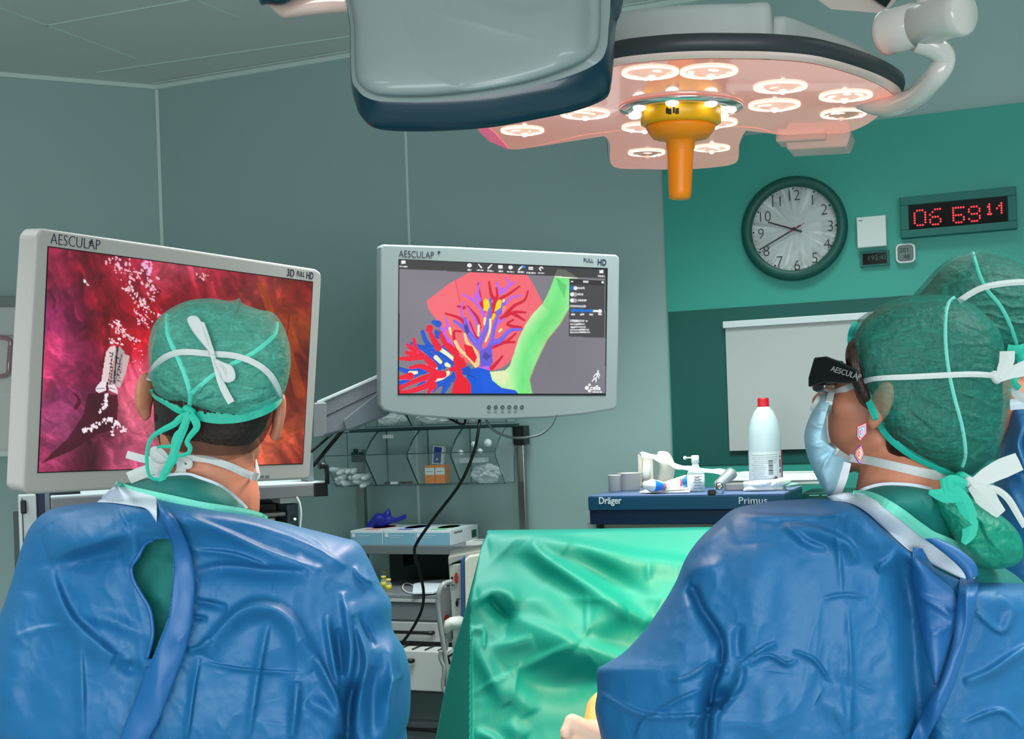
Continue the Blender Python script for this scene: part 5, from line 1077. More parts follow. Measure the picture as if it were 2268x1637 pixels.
# ointment tubes
def tube_(labl, pts, flip, cap):
    a, b = P(*pts[0]), P(*pts[1]); o = thing('ointment_tube', labl, 'tube', loc=a); ax = (b - a).normalized(); R = ax.to_track_quat('Z', 'Y').to_matrix(); Ln = (b - a).length
    z0 = .0
    if cap: L = MB(); L.lathe([(0, 0), (.0105, 0), (.0125, .010), (.018, .022), (.0185, .026), (0, .026)], 24, R=R); L.build('cap', m_cap, o); z0 = .026
    L = MB(); k = 8; rings = []
    for i in range(k + 1):
        s = i / k; w = .0165; h = .0165 * (1 - s) ** .8 + .0015; rings.append([R @ Vector((w * (1 + .12 * s) * math.cos(q * math.pi / 12), h * math.sin(q * math.pi / 12), z0 + (Ln - z0) * s)) for q in range(24)])
    L.loft(rings, cap=(True, True)); L.build('tube_body', m_paper, o)
    L = MB(); L.loft([[q * 1.0 + Vector((0, 0, 0)) for q in [R @ Vector((.0172 * math.cos(c * math.pi / 12), (.0172 * (1 - s) ** .8 + .0006) * math.sin(c * math.pi / 12), z0 + (Ln - z0) * s)) for c in range(24)]] for s in (.0, .12, .25)]); L.build('blue_band', mat('tube_blue', (24, 120, 206), .35), o)
    L = MB(); L.loft([[R @ Vector((.0174 * math.cos(c * math.pi / 12), (.0172 * (1 - s) ** .8 + .0008) * math.sin(c * math.pi / 12), z0 + (Ln - z0) * s)) for c in range(24)] for s in (.25, .29, .33)]); L.build('pink_stripe', mat('tube_pink', (206, 96, 100), .4), o)
    return o
tube_('white and blue ointment tube lying cap first in front on the machine', [(1427, 1074, 3.24), (1516, 1083, 3.30)], 0, True)
tube_('second ointment tube with blue end lying behind the first one', [(1519, 1066, 3.36), (1462, 1074, 3.33)], 1, False)
o = item('paper_sheet', 'white paper sheet under the ointment tubes', 'paper', 1470, 1086); L = MB(); pp = [top(x, y, .002) for x, y in ((1416, 1092), (1450, 1080), (1530, 1076), (1528, 1091))]; L.add(pp + [q + Vector((0, 0, .003)) for q in pp], [(0, 1, 2, 3), (7, 6, 5, 4), (0, 4, 5, 1), (1, 5, 6, 2), (2, 6, 7, 3), (3, 7, 4, 0)]); L.build('sheet', m_paper, o, world=True)
# spray bottle
o = item('spray_bottle', 'small clear spray bottle with white nozzle and printed label', 'bottle', 1542, 1089)
MB().lathe([(0, 0), (.022, 0), (.0235, .002), (.0235, .050), (.020, .056), (.011, .068), (.009, .072)], 32).build('bottle_body', sheer('bottle_clear', (196, 210, 206), .35, .1, gloss=.25), o)
MB().lathe([(.0238, .004), (.0238, .047)], 32).build('label', mat('label_white', (208, 216, 216), .5), o)
b = MB(); [b.box((.002, -.0242, z), (.026 - .005 * (i % 2), .0012, .0016)) for i, z in enumerate((.042, .034, .026, .018, .010))]; b.build('label_print', mat('print_grey2', (90, 100, 110), .6), o)
MB().lathe([(0, .068), (.010, .068), (.010, .074), (.0075, .076), (.0105, .080), (.0105, .098), (.009, .100), (0, .100)], 24).build('spray_head', m_cap, o)
L = MB(); L.tube([(-.008, 0, .094), (-.022, -.001, .094), (-.026, -.001, .094)], [.0022, .0022, .004], 10); ellipsoid(L, (-.028, -.001, .094), (.0052, .0052, .0052), n=12, k=8); L.build('spray_arm', m_cap, o)
# laryngoscope handle and small metal things
o = item('metal_handle', 'silver tilted instrument handle lying against a small grey case', 'instrument', 1600, 1088)
L = MB(); a, b_ = P(1590, 1077, 3.27), P(1622, 1046, 3.31); ax = (b_ - a).normalized(); R = ax.to_track_quat('Z', 'Y').to_matrix(); q = (b_ - a).length
L.lathe([(0, -.004), (.012, -.003), (.0155, .004), (.0165, q * .8), (.0175, q * .84), (.0165, q * .97), (.012, q), (0, q)], 28, o=a, R=R); L.build('grip', mat('grip_grey', (150, 158, 162), .3, metal=.4), o, world=True)
L = MB(); L.lathe([(0, 0), (.012, 0), (.014, .014), (.010, .026), (0, .028)], 20, o=top(1594, 1092, .001)); L.build('chrome_end', mat('chrome', (190, 190, 190), .12, metal=1), o, world=True)
L = MB(); L.box(tuple(top(1576, 1091, .008)), (.020, .02, .014)); L.build('black_clip', m_black, o, world=True, bevel=.003)
o = item('grey_case', 'small grey flat case beside the silver handle', 'case', 1625, 1087, -.3); MB().bx(-.03, .034, -.004, .03, 0, .020).build('case_body', mat('case_grey', (130, 128, 124), .4), o, bevel=.003)
# big bottle
o = item('alcohol_bottle', 'tall white plastic bottle with red screw cap and paper label', 'bottle', 1697, 1078)
sc = 3.22 / 2640; Rb = 38.5 * sc; hb_ = 208 * sc
m_bt = mat('bottle_milky', (208, 226, 228), .35, trans=.25, sss=.2)
MB().lathe([(0, 0), (Rb * .93, 0), (Rb, .004), (Rb * .985, hb_ * .45), (Rb * .975, hb_ * .55), (Rb * .93, hb_ * .66), (Rb * .78, hb_ * .76), (Rb * .58, hb_ * .845), (Rb * .40, hb_ * .885), (Rb * .37, hb_ * .90)], 48).build('bottle_body', m_bt, o)
MB().lathe([(Rb * .34, hb_ * .89), (Rb * .36, hb_ * .893), (Rb * .36, hb_ * .915), (Rb * .34, hb_ * .92), (Rb * .345, hb_ * .985), (Rb * .30, hb_), (0, hb_)], 40).build('screw_cap', mat('cap_red', (176, 16, 30), .4), o)
def arc(z0, z1, a0, a1, r, m, nm, n=24, par=None):
    vs = [(r * math.cos(math.radians(a0 + (a1 - a0) * i / n)), r * math.sin(math.radians(a0 + (a1 - a0) * i / n)), z) for z in (z0, z1) for i in range(n + 1)]
    return MB().add(vs, [(i, i + 1, i + n + 2, i + n + 1) for i in range(n)], 0, True).build(nm, m, par or o)
lb = arc(hb_ * .055, hb_ * .40, 180, 325, Rb * 1.012, mat('label_pale', (206, 214, 214), .5), 'label'); arc(hb_ * .09, hb_ * .41, 325, 375, Rb * 1.014, mat('label_red', (176, 20, 36), .45), 'red_label')
for i in range(14): arc(hb_ * (.36 - .022 * i), hb_ * (.363 - .022 * i), 205 + (i * 37 % 8), (262 if 4 < i < 12 else 306) - (i * 13 % 11), Rb * 1.018, mat('print_grey2', (90, 100, 110), .6), 'print_line', 10, lb)
for i in range(9): arc(hb_ * (.29 - .018 * i), hb_ * (.30 - .018 * i), 268, 284, Rb * 1.018, m_ink if i % 3 == 0 else mat('print_grey', (120, 120, 118), .6), 'barcode', 6, lb)
L = MB(); a = math.radians(293); c = Vector((math.cos(a), math.sin(a), 0)) * Rb * 1.022; tdir = Vector((-math.sin(a), math.cos(a), 0)); dd = [c + tdir * x + Vector((0, 0, hb_ * .10 + z)) for x, z in ((0, .0075), (.0075, 0), (0, -.0075), (-.0075, 0))]; L.tube(dd + dd[:1], .0007, 5); L.build('hazard_diamond', mat('cap_red', (0, 0, 0)), lb)
L = MB(); L.lathe([(0, -.003), (.0022, -.003), (.0028, 0), (0, .005)], 8, o=tuple(c + Vector((0, 0, hb_ * .10)))); L.build('flame_mark', m_ink, lb)
for i, (z0, z1) in enumerate(((.16, .20), (.22, .31), (.33, .35))): arc(hb_ * z0, hb_ * z1, 313, 319, Rb * 1.018, m_ink, 'vertical_print', 3, lb)
# folded gauze
o = item('gauze_pad', 'folded white gauze lying at the right front corner of the machine', 'gauze', 1700, 1090)
def zz3(px, py): return (1560 + px / 5.85, 860 + py / 5.85)
for k_, (ct, D0, fr_, cc, ss) in enumerate((([zz3(*q) for q in ((500, 1225), (560, 1205), (900, 1195), (1040, 1190), (1055, 1280), (1020, 1345), (540, 1345), (515, 1290))], 3.22, .025, zz3(780, 1270), [([zz3(520, 1300), zz3(780, 1315), zz3(1030, 1290)], 3, .004, 's')]),
        ([zz3(*q) for q in ((585, 1240), (620, 1205), (700, 1195), (800, 1190), (900, 1180), (1060, 1150), (1130, 1190), (1070, 1250), (960, 1285), (850, 1290), (700, 1290), (600, 1280))], 3.21, .022, zz3(840, 1235), [([zz3(820, 1290), zz3(870, 1230), zz3(900, 1190)], 4, -.005, 'g')]))):
    V, Fc, _ = inflate(ct, D0, fr_, .03, cc, n=100, rings=20, brings=5, smooth=4, strokes=ss); mesh_from('gauze_layer', V, Fc, mat('gauze_white', (228, 232, 224), .75, bump=.3, bscale=400), o)
L = MB(); pp = [P(*zz3(1040, 1265), 3.2), P(*zz3(1080, 1225), 3.24), P(*zz3(1180, 1222), 3.22), P(*zz3(1220, 1240), 3.18), P(*zz3(1100, 1258), 3.17)]; L.add(pp + [q + Vector((0, .004, -.006)) for q in pp], [tuple(range(5)), (9, 8, 7, 6, 5)] + [(i, i + 5, (i + 1) % 5 + 5, (i + 1) % 5) for i in range(5)]); L.build('green_wrap', mat('wrap_green', (130, 176, 160), .5), o, world=True)
# dark unit at the far right of the machine with pale print
o = thing('dark_unit', 'dark green box with pale print behind the raised mask and shoulder', 'device', M=frameM(DB, (0, 0, 1), P(1778, 1091, 3.5)))
MB().bx(0, .30, 0, .2, -.20, 0).build('case', mat('dark_green_case', (0, 66, 56), .4), o, bevel=.003); MB().bx(.02, .28, .02, .18, -P(1778, 1091, 3.5).z, -.2).build('pedestal', m_black, o)
b = MB(); [b.bx(.018 + .036 * i, .046 + .036 * i, -.0008, .0005, -.010, -.007) for i in range(3)]; b.build('pale_print', mat('print_green', (90, 170, 150), .5), o)
# ================================================================ GREEN DRAPE
def Z7(x, y): return (950 + x / 3.2945, 1140 + y / 3.2945)
m_drape = mat('drape_green', (5, 138, 120), .50, bump=.06, bscale=500, spec=.35)
left = resample([(1078, 1181), (1068, 1205), (1046, 1290), (1026, 1370), (1006, 1430), (985, 1530), (963, 1645), (945, 1760), (930, 1900), (925, 2300)], 200, False)
NXd, NYd = 300, 200
yy = left[:, 1]; X = np.zeros((NYd, NXd)); Y = np.zeros((NYd, NXd))
for i in range(NYd):
    s = np.linspace(0, 1, NXd); X[i] = left[i, 0] + (1830 - left[i, 0]) * s; Y[i] = left[i, 1] + (X[i] - 1078) * (-.015) * np.clip(1 - (left[i, 1] - 1181) / 200, 0, 1)
def dbase(X, Y):
    v = np.clip((Y - 1175) / 460, 0, 2.4); D = 2.50 - .22 * v - .10 * np.clip(v * 3, 0, 1)
    xl = np.interp(Y, [1181, 1215, 1340, 1900], [1080, 1064, 1041, 1038]); return D + np.clip(xl - X, 0, 200) * .0048
st = [([Z7(430, 205), Z7(740, 172), Z7(1100, 232), Z7(1500, 312), Z7(1812, 350), Z7(2200, 420)], 34, .030, 's'), ([Z7(740, 190), Z7(820, 290), Z7(1000, 400), Z7(1200, 520), Z7(1400, 650), Z7(1620, 800)], 26, .040, 's'), ([Z7(900, 330), Z7(1300, 560), Z7(1600, 720)], 30, -.012, 'g'),
      ([Z7(1000, 240), Z7(1350, 480), Z7(1680, 660)], 26, -.022, 'g'), ([Z7(350, 575), Z7(480, 552), Z7(600, 590), Z7(610, 700)], 16, .018, 'g'), ([Z7(430, 600), Z7(500, 680), Z7(590, 765)], 18, -.020, 's'), ([Z7(590, 765), Z7(800, 830), Z7(1060, 945), Z7(1330, 1035), Z7(1700, 1150)], 48, .034, 's'),
      ([Z7(1100, 900), Z7(1280, 760), Z7(1450, 700)], 40, .02, 'g'), ([Z7(410, 975), Z7(600, 935), Z7(760, 900)], 22, .012, 's'), ([Z7(590, 1145), Z7(860, 1025), Z7(1060, 945)], 16, .008, 's'), ([Z7(300, 842), Z7(410, 832)], 10, .010, 't'), ([Z7(300, 850), Z7(380, 1020), Z7(470, 1210), Z7(560, 1400)], 20, .018, 'g'), ([Z7(410, 835), Z7(408, 980)], 8, .008, 's'),
      ([Z7(310, 1315), Z7(450, 1225), Z7(620, 1140)], 9, .006, 's'), ([Z7(640, 1210), Z7(1000, 1255), Z7(1230, 1130)], 36, -.020, 'g'), ([Z7(520, 1180), Z7(680, 1350), Z7(740, 1460)], 26, .014, 'g'), ([Z7(440, 600), Z7(560, 760), Z7(520, 900)], 26, -.014, 'g'), ([Z7(560, 260), Z7(700, 400), Z7(1000, 620), Z7(1200, 760)], 40, -.024, 'g'),
      ([Z7(330, 1580), Z7(480, 1637), Z7(600, 1800)], 18, .014, 's'), ([Z7(560, 1500), Z7(700, 1640)], 20, .010, 'g'), ([Z7(780, 560), Z7(1000, 800), Z7(1120, 920)], 30, .016, 'g'), ([Z7(290, 700), Z7(330, 640), Z7(420, 560)], 12, .008, 'g'), ([Z7(1150, 560), Z7(1150, 900)], 6, .003, 'g'), ([Z7(1600, 340), Z7(1600, 480)], 8, .004, 'g'),
      ([Z7(300, 840), Z7(296, 1100), Z7(298, 1500), Z7(300, 2000)], 9, .012, 'S')]
Dd = dbase(X, Y) - sculpt(X, Y, st) -  .004 * (ridged(X / 120, Y / 150, 3, 8) - .4) - .005 * (fbm(X / 130, Y / 90, 3, 18) - .5)
V = Parr(X.ravel(), Y.ravel(), Dd.ravel())
back = [] # top strip folding away over the frame behind the top edge
i = (np.arange(NYd - 1)[:, None] * NXd + np.arange(NXd - 1)[None, :]).ravel(); Fc = np.stack([i, i + NXd, i + NXd + 1, i + 1], -1).tolist()
tb = V[:NXd] + np.array([0, .02, .0]); tc = V[:NXd] + np.array([.0, .14, -.006]); td = V[:NXd] + np.array([.0, .15, -.9]); n0 = len(V); V = np.vstack([V, tb, tc, td])
for a, b_ in ((0, n0), (n0, n0 + NXd), (n0 + NXd, n0 + 2 * NXd)):
    for j in range(NXd - 1): Fc.append((a + j, a + j + 1, b_ + j + 1, b_ + j))
o = mesh_from('surgical_drape', V, Fc, m_drape, None); tag(o, 'large green surgical drape hanging over a frame between the two gowned people', 'drape')
q = o.modifiers.new('solid', 'SOLIDIFY'); q.thickness = .0015
# ================================================================ PEOPLE
from mathutils.bvhtree import BVHTree
class Surf:
    def __init__(s, *vf):
        V = []; Fc = []
        for v, f_ in vf: n = len(V); V += [tuple(q) for q in v]; Fc += [tuple(int(i) + n for i in q) for q in f_]
        s.t = BVHTree.FromPolygons(V, Fc); s.d = None
    def pt(s, px, py, off=.002, fall=None):
        d = (P(px, py, 1.0) - CAM).normalized(); h = s.t.ray_cast(CAM, d)
        if h[0] is None: return P(px, py, fall if fall else (s.d or 1.5))
        s.d = h[0].y; return h[0] - d * off
    def path(s, pts, off=.002, k=6, fall=None): return [s.pt(q[0], q[1], off, fall) for q in smooth_path(pts, k)]
def patch(name, Le, Re, surf, off, bulge, m, parent, nr=70, nc=14, th=.002, strokes=(), ripple=0):
    A = resample(smooth_path(Le, 5), nr, False); B = resample(smooth_path(Re, 5), nr, False); s = np.linspace(0, 1, nc)
    X = A[:, :1] + (B[:, :1] - A[:, :1]) * s; Y = A[:, 1:] + (B[:, 1:] - A[:, 1:]) * s; D = np.zeros(X.shape)
    for i in range(nr):
        for j in range(nc): D[i, j] = surf.pt(X[i, j], Y[i, j], 0).y
    for _ in range(3): D[1:-1] = (D[:-2] + D[1:-1] * 2 + D[2:]) / 4
    D = D - off - bulge * np.sin(np.pi * s)[None, :] ** .7
    if len(strokes): D -= sculpt(X, Y, strokes)
    if ripple: D -= ripple * (fbm(X / 14, Y / 22, 3, 5) - .5)
    V = np.vstack([Parr(X.ravel(), Y.ravel(), D.ravel()), Parr(X.ravel(), Y.ravel(), D.ravel() + th)]); n = nr * nc
    Fc = []
    for i in range(nr - 1):
        for j in range(nc - 1): a = i * nc + j; Fc += [(a, a + nc, a + nc + 1, a + 1), (a + n, a + 1 + n, a + nc + 1 + n, a + nc + n)]
    for i in range(nr - 1): a = i * nc; Fc += [(a, a + n, a + nc + n, a + nc), (a + nc - 1, a + 2 * nc - 1, a + 2 * nc - 1 + n, a + nc - 1 + n)]
    for j in range(nc - 1): Fc += [(j, j + 1, j + 1 + n, j + n), ((nr - 1) * nc + j, (nr - 1) * nc + j + n, (nr - 1) * nc + j + 1 + n, (nr - 1) * nc + j + 1)]
    return mesh_from(name, V, Fc, m, parent)
m_skin = mat('skin', (200, 130, 102), .5, sss=.12, var=.08, vscale=40, bump=.08, bscale=300)
m_gown = mat('gown_blue', (24, 102, 154), .52, bump=.10, bscale=700, spec=.6, var=.04, vscale=3)
m_gown2 = mat('gown_strip_blue', (26, 96, 156), .46, bump=.10, bscale=700, spec=.7)
m_lining = mat('gown_lining_pale', (206, 216, 226), .6, bump=.1, bscale=500)
m_scrub = mat('scrub_green', (4, 112, 104), .7, bump=.12, bscale=900)
m_mint = mat('mint_trim', (112, 214, 190), .6, bump=.15, bscale=600)
m_tie = mat('tie_white', (200, 206, 204), .6, bump=.2, bscale=800); m_tieg = mat('tie_green', (22, 180, 152), .55, bump=.15, bscale=700)
def capmat(name, col, op): return sheer(name, col, op, .55, bump=1.0, bscale=48, stretch=(1, 1, 2.6), fold=.15)
m_cap1 = capmat('cap_mesh_green', (92, 196, 172), .52); m_cap2 = capmat('cap_mesh_teal', (14, 150, 130), .42); m_seamg = mat('cap_seam_green', (84, 206, 182), .55)
m_hair = mat('hair_dark', (44, 34, 30), .45, bump=1.0, bscale=160, stretch=(1, 1, .18), var=.5, vscale=120); m_hairb = mat('hair_brown', (46, 26, 20), .4, bump=1.0, bscale=150, stretch=(1, 1, .2), var=.4, vscale=100)
def add_head(mb, M, k=1.0, sk=1.0, ex=.086):
    R = M.to_3x3(); T = lambda *q: M @ (Vector(q) * k)
    ellipsoid(mb, T(0, -.018, .045), (.076 * k * sk, .098 * k * sk, .086 * k * sk), R, 28, 18); ellipsoid(mb, T(0, .040, -.025), (.061 * k, .058 * k, .088 * k), R, 24, 16)
    for s in (-1, 1):
        capsule(mb, T(s * .056, .0, -.055), T(s * .018, .072, -.104), .020 * k, .020 * k); ellipsoid(mb, T(s * .045, .055, -.020), (.022 * k, .024 * k, .022 * k), R)
        capsule(mb, T(s * .045, .078, .026), T(s * .008, .090, .024), .011 * k, .012 * k)
        E = R @ Matrix.Rotation(s * .35, 3, 'Z') @ Matrix.Rotation(.2, 3, 'X')
        ellipsoid(mb, T(s * ex, -.008, -.006), (.0085 * k, .019 * k, .033 * k), E, 20, 14); ellipsoid(mb, T(s * (ex - .003), -.002, -.032), (.008 * k, .010 * k, .012 * k), E)
    capsule(mb, T(0, .086, .014), T(0, .110, -.022), .009 * k, .014 * k); capsule(mb, T(-.012, .100, -.030), T(.012, .100, -.030), .0085 * k)
    ellipsoid(mb, T(0, .078, -.104), (.020 * k, .018 * k, .016 * k), R); capsule(mb, T(-.018, .091, -.060), T(.018, .091, -.060), .0065 * k); capsule(mb, T(-.014, .090, -.072), T(.014, .090, -.072), .007 * k)
def add_hand(mb, wr, fwd, palm, curl=.6, k=1.0):
    """wrist point, pointing direction, palm normal"""
    f_ = Vector(fwd).normalized(); n = Vector(palm); n = (n - f_ * n.dot(f_)).normalized(); s = f_.cross(n)
    w = Vector(wr); capsule(mb, w - f_ * .03, w + f_ * .01, .026 * k, .028 * k)
    for j, (o, L) in enumerate(((-.030, .070), (-.010, .080), (.011, .075), (.030, .058))):
        b = w + f_ * (.082 * k) + s * (o * k); capsule(mb, w + f_ * .01 + s * (o * .6 * k), b, .016 * k, .0125 * k); d = f_.copy(); q = b
        for i in range(3):
            a = curl * (i + .6) * .75; d = (f_ * math.cos(a) + n * math.sin(a)); e = q + d * (L * (.44, .32, .24)[i] * k); capsule(mb, q, e, (.0095, .0088, .0082)[i] * k, (.0088, .0082, .0075)[i] * k, 10); q = e
    b = w + f_ * .02 - s * (.030 * k); e1 = b + (f_ * .5 - s * .75 + n * .35).normalized() * .038 * k; e2 = e1 + (f_ * .85 - s * .1 + n * .5).normalized() * .03 * k
    capsule(mb, b, e1, .0135 * k, .011 * k); capsule(mb, e1, e2, .0105 * k, .009 * k)
def add_trunk(mb, neck, sh_l, sh_r, hip, foot_y=0, arms=()):
    n = Vector(neck); a = Vector(sh_l); b = Vector(sh_r); h = Vector(hip); c = (a + b) / 2
    capsule(mb, a.lerp(b, .10), a.lerp(b, .90), .052, .052); ellipsoid(mb, c.lerp(h, .25), (.150, .080, .18)); ellipsoid(mb, c.lerp(h, .60), (.135, .085, .20)); ellipsoid(mb, h, (.155, .095, .13))
    capsule(mb, n, c + Vector((0, 0, -.02)), .052, .066)
    for s in (-1, 1):
        hp = h + Vector((s * .085, 0, -.06)); kn = Vector((h.x + s * .10, h.y + .02, .50)); an = Vector((h.x + s * .11, h.y, .09)); capsule(mb, hp, kn, .080, .055); capsule(mb, kn, an, .055, .036)
        capsule(mb, an + Vector((0, -.03, -.045)), an + Vector((0, .13, -.055)), .040, .034)
    for (s_, e_, w_, f_, pn) in arms:
        capsule(mb, s_, e_, .044, .036); capsule(mb, e_, w_, .036, .026); add_hand(mb, w_, f_, pn)
def skirt(V, Fc, c, z0, z1, rx0, rx1, ry0, ry1, n=64, folds=.012):
    k0 = len(V); ks = 16; vs = []
    for i in range(ks + 1):
        s = i / ks
        for j in range(n):
            a = 2 * math.pi * j / n; r = 1 + folds * 4 * s * math.sin(a * 9 + 1.3 * s); vs.append((c[0] + (rx0 + (rx1 - rx0) * s) * math.cos(a) * r, c[1] + (ry0 + (ry1 - ry0) * s) * math.sin(a) * r, z0 + (z1 - z0) * s))
    f2 = [(k0 + i * n + j, k0 + (i + 1) * n + j, k0 + (i + 1) * n + (j + 1) % n, k0 + i * n + (j + 1) % n) for i in range(ks) for j in range(n)]
    return np.vstack([V, np.array(vs)]), [tuple(q) for q in Fc] + f2
def cut(V, Fc, poly):
    """open a hole: drop the faces whose centre (facing the camera) lies in the outline, snapping the rim to it"""
    V = np.asarray(V, float).copy(); px, py = projv(V); poly = np.array(poly, float); d, T, S = seg_dist(px, py, np.vstack([poly, poly[:1]]))
    front = V[:, 1] < np.median(V[:, 1][poly_mask(px, py, poly)]) + .08; near = (d < 3.0) & front
    a = np.vstack([poly, poly[:1]]); L = np.r_[0, np.cumsum(np.linalg.norm(np.diff(a, axis=0), axis=1))] ; L /= L[-1]
    qx = np.interp(T, L, a[:, 0]); qy = np.interp(T, L, a[:, 1]); V[near] = Parr(qx[near], qy[near], V[near, 1]); px, py = projv(V)
    out = []
    for f_ in Fc:
        cx = sum(px[i] for i in f_) / len(f_); cy = sum(py[i] for i in f_) / len(f_)
        out.append((cx, cy))
    o = np.array(out); m = poly_mask(o[:, 0], o[:, 1], poly); keep = [f_ for f_, k in zip(Fc, m) if not (k and front[f_[0]])]
    return V, keep
def strap(name, surf, pts, w, m, parent, off=.0025, th=.0005, k=6, fall=None, crown=.0002):
    mb = MB(); q = surf.path(pts, off, k, fall) if surf else pxpath(pts, k)
    for _ in range(2): q = [q[0]] + [(q[i - 1] + q[i] * 2 + q[i + 1]) / 4 for i in range(1, len(q) - 1)] + [q[-1]]
    ws = w if not hasattr(w, '__len__') else list(np.interp(np.linspace(0, 1, len(q)), np.linspace(0, 1, len(w)), w))
    mb.ribbon(q, ws, th, crown=crown); return mb.build(name, m, parent, world=True)
# ---------------------------------------------------------------- left surgeon, seen from behind
def Z2(x, y): return (260 + x / 3.41, 640 + y / 3.41)
def Z3(x, y): return (x / 2.4128, 1020 + y / 2.4128)
t = thing('person', 'person in blue gown and green cap seen from behind, watching the left monitor', 'person', loc=(-.44, 1.62, 0))
rl = math.radians(11); Hm = T3(*P(474, 888, 1.66)) @ Matrix.Rotation(rl, 4, 'Y') @ Matrix.Rotation(-.06, 4, 'Z')
mb = MB(); add_head(mb, Hm, 1.0, .92, .096)
nk = P(478, 1010, 1.655); capsule(mb, Hm @ Vector((0, -.03, -.04)), P(474, 1110, 1.63), .058, .064)
sl, sr = P(235, 1270, 1.66), P(640, 1290, 1.66)
add_trunk(mb, P(478, 1060, 1.64), sl, sr, Vector((-.43, 1.62, .95)), arms=[(sl, P(90, 1580, 1.69), P(180, 1760, 1.94), (.3, .9, -.1), (.3, 0, -1)), (sr, P(780, 1580, 1.70), P(690, 1720, 1.95), (-.3, .9, -.1), (-.3, 0, -1))])
V, Fc = remesh(mb, .0048, 3); bodyV, bodyF = V, Fc; mesh_from('body', V, Fc, m_skin, t)
# hair
hc = [(338, 850), (341, 915), (346, 965), (372, 1000), (430, 1014), (490, 1012), (545, 992), (582, 955), (604, 905), (622, 850), (632, 790), (610, 718), (545, 680), (480, 672), (405, 680), (352, 730), (336, 790)]
Vh, Fh, _ = inflate(hc, 1.668, .131, .06, (480, 840), n=200, rings=40, p=2.6, noise=(.006, 7)); mesh_from('hair', Vh, Fh, m_hair, t)
for k_, (yy_, op_) in enumerate(((1026, .40), (1042, .28))):
    Vf, Ff, _ = inflate([(346, 900), (350, 970), (372, 1012), (430, yy_), (500, yy_ - 4), (560, 1000), (592, 960), (606, 900), (540, 860), (430, 860)], 1.664, .118, .05, (480, 950), n=120, rings=24, p=2.6); mesh_from('hair_fade', Vf, Ff, sheer('hair_fade_%d' % k_, (52, 36, 30), op_, .6, bump=.6, bscale=200), t)
# cap
cc = [(333, 835), (328, 775), (334, 735), (350, 705), (380, 682), (420, 665), (470, 661), (512, 667), (530, 660), (538, 672), (575, 686), (605, 693), (626, 720), (641, 762), (644, 800), (640, 835), (630, 870), (618, 895), (600, 915), (570, 930), (530, 936), (480, 935), (440, 922), (405, 905), (365, 890), (342, 865)]
A_ = [Z2(375, 190), Z2(380, 330), Z2(415, 430), Z2(470, 550), Z2(520, 680), Z2(550, 800), Z2(545, 890)]; B_ = [Z2(1205, 250), Z2(1190, 340), Z2(1100, 430), Z2(980, 510), Z2(860, 570), Z2(740, 640), Z2(650, 710), Z2(560, 790)]
wr = [([Z2(545, 900), Z2(640, 820), Z2(720, 760)], 7, .006, 'g'), ([Z2(545, 900), Z2(500, 800), Z2(420, 740)], 6, .005, 'g'), ([Z2(560, 920), Z2(620, 760), Z2(640, 650)], 6, .005, 'g'), ([Z2(300, 720), Z2(360, 770), Z2(430, 780)], 4, .004, 'g'), ([Z2(860, 110), Z2(920, 90), Z2(950, 130)], 6, .006, 'g'), ([Z2(560, 900), Z2(800, 880), Z2(1100, 800)], 9, .004, 'g'), ([Z2(240, 450), Z2(300, 300), Z2(420, 180)], 12, .004, 'g'),
      ([Z2(640, 200), Z2(800, 160), Z2(1000, 240)], 14, .003, 's'), ([Z2(1180, 300), Z2(1260, 450), Z2(1260, 620)], 12, .004, 'g')]
Vc, Fq, _ = inflate(cc, 1.665, .143, .085, (485, 800), n=300, rings=70, p=4.2, strokes=wr, noise=(.0045, 9), smooth=5); cap = mesh_from('surgical_cap', Vc, Fq, m_cap1, t)
S = Surf((Vc, Fq), (bodyV, bodyF), (Vh, Fh))
strap('seam', S, A_, .0058, m_seamg, cap, .001); strap('seam', S, B_, .0055, m_seamg, cap, .001)
strap('cap_band', S, [(335, 862), Z2(290, 810), Z2(380, 862), Z2(460, 912), Z2(540, 938)], [.006, .009, .010], m_tieg, cap, .002)
strap('cap_band', S, [Z2(560, 945), Z2(700, 970), Z2(900, 965), Z2(1080, 915), Z2(1190, 855), Z2(1228, 820)], [.010, .016, .017, .016, .008], mat('cap_band_green', (20, 168, 144), .55), cap, .002)
strap('mask_strap', S, [Z2(238, 690), Z2(275, 595), Z2(350, 522), Z2(450, 482), Z2(560, 477), Z2(715, 492)], .0078, m_tie, t, .004)
strap('mask_strap', S, [Z2(715, 495), Z2(800, 495), Z2(930, 515), Z2(1060, 572), Z2(1150, 645), Z2(1205, 735), Z2(1232, 835)], .0078, m_tie, t, .004)
mp = lambda pts, d: [(*Z2(x, y), d) for x, y in pts]
dK = S.pt(*Z2(715, 500), 0).y
b = MB(); capsule(b, P(*Z2(710, 485), dK - .007), P(*Z2(726, 515), dK - .007), .0038, .0038); kn = b.build('tie_knot', m_tie, t, world=True)
def flat(name, zf, pts, D, m, par, th=.0025, st=()):
    c_ = [zf(*q) for q in pts]; a_ = np.mean(c_, 0); V_, F_, _ = inflate(c_, D, th, .002, a_, n=90, rings=14, brings=4, p=3, smooth=4, strokes=st); return mesh_from(name, V_, F_, m, par)
flat('tie_loop', Z2, [(706, 492), (645, 420), (580, 340), (542, 278), (525, 235), (540, 208), (580, 200), (612, 214), (638, 250), (656, 250), (690, 340), (716, 420), (738, 492)], dK - .010, m_tie, kn, st=[([Z2(640, 260), Z2(690, 400), Z2(715, 480)], 2, -.003, 's')])
strap('tie_tail', None, mp([(718, 505), (750, 600), (775, 690), (810, 770), (860, 860)], dK - .010), [.005, .007, .008, .009, .009], m_tie, kn)
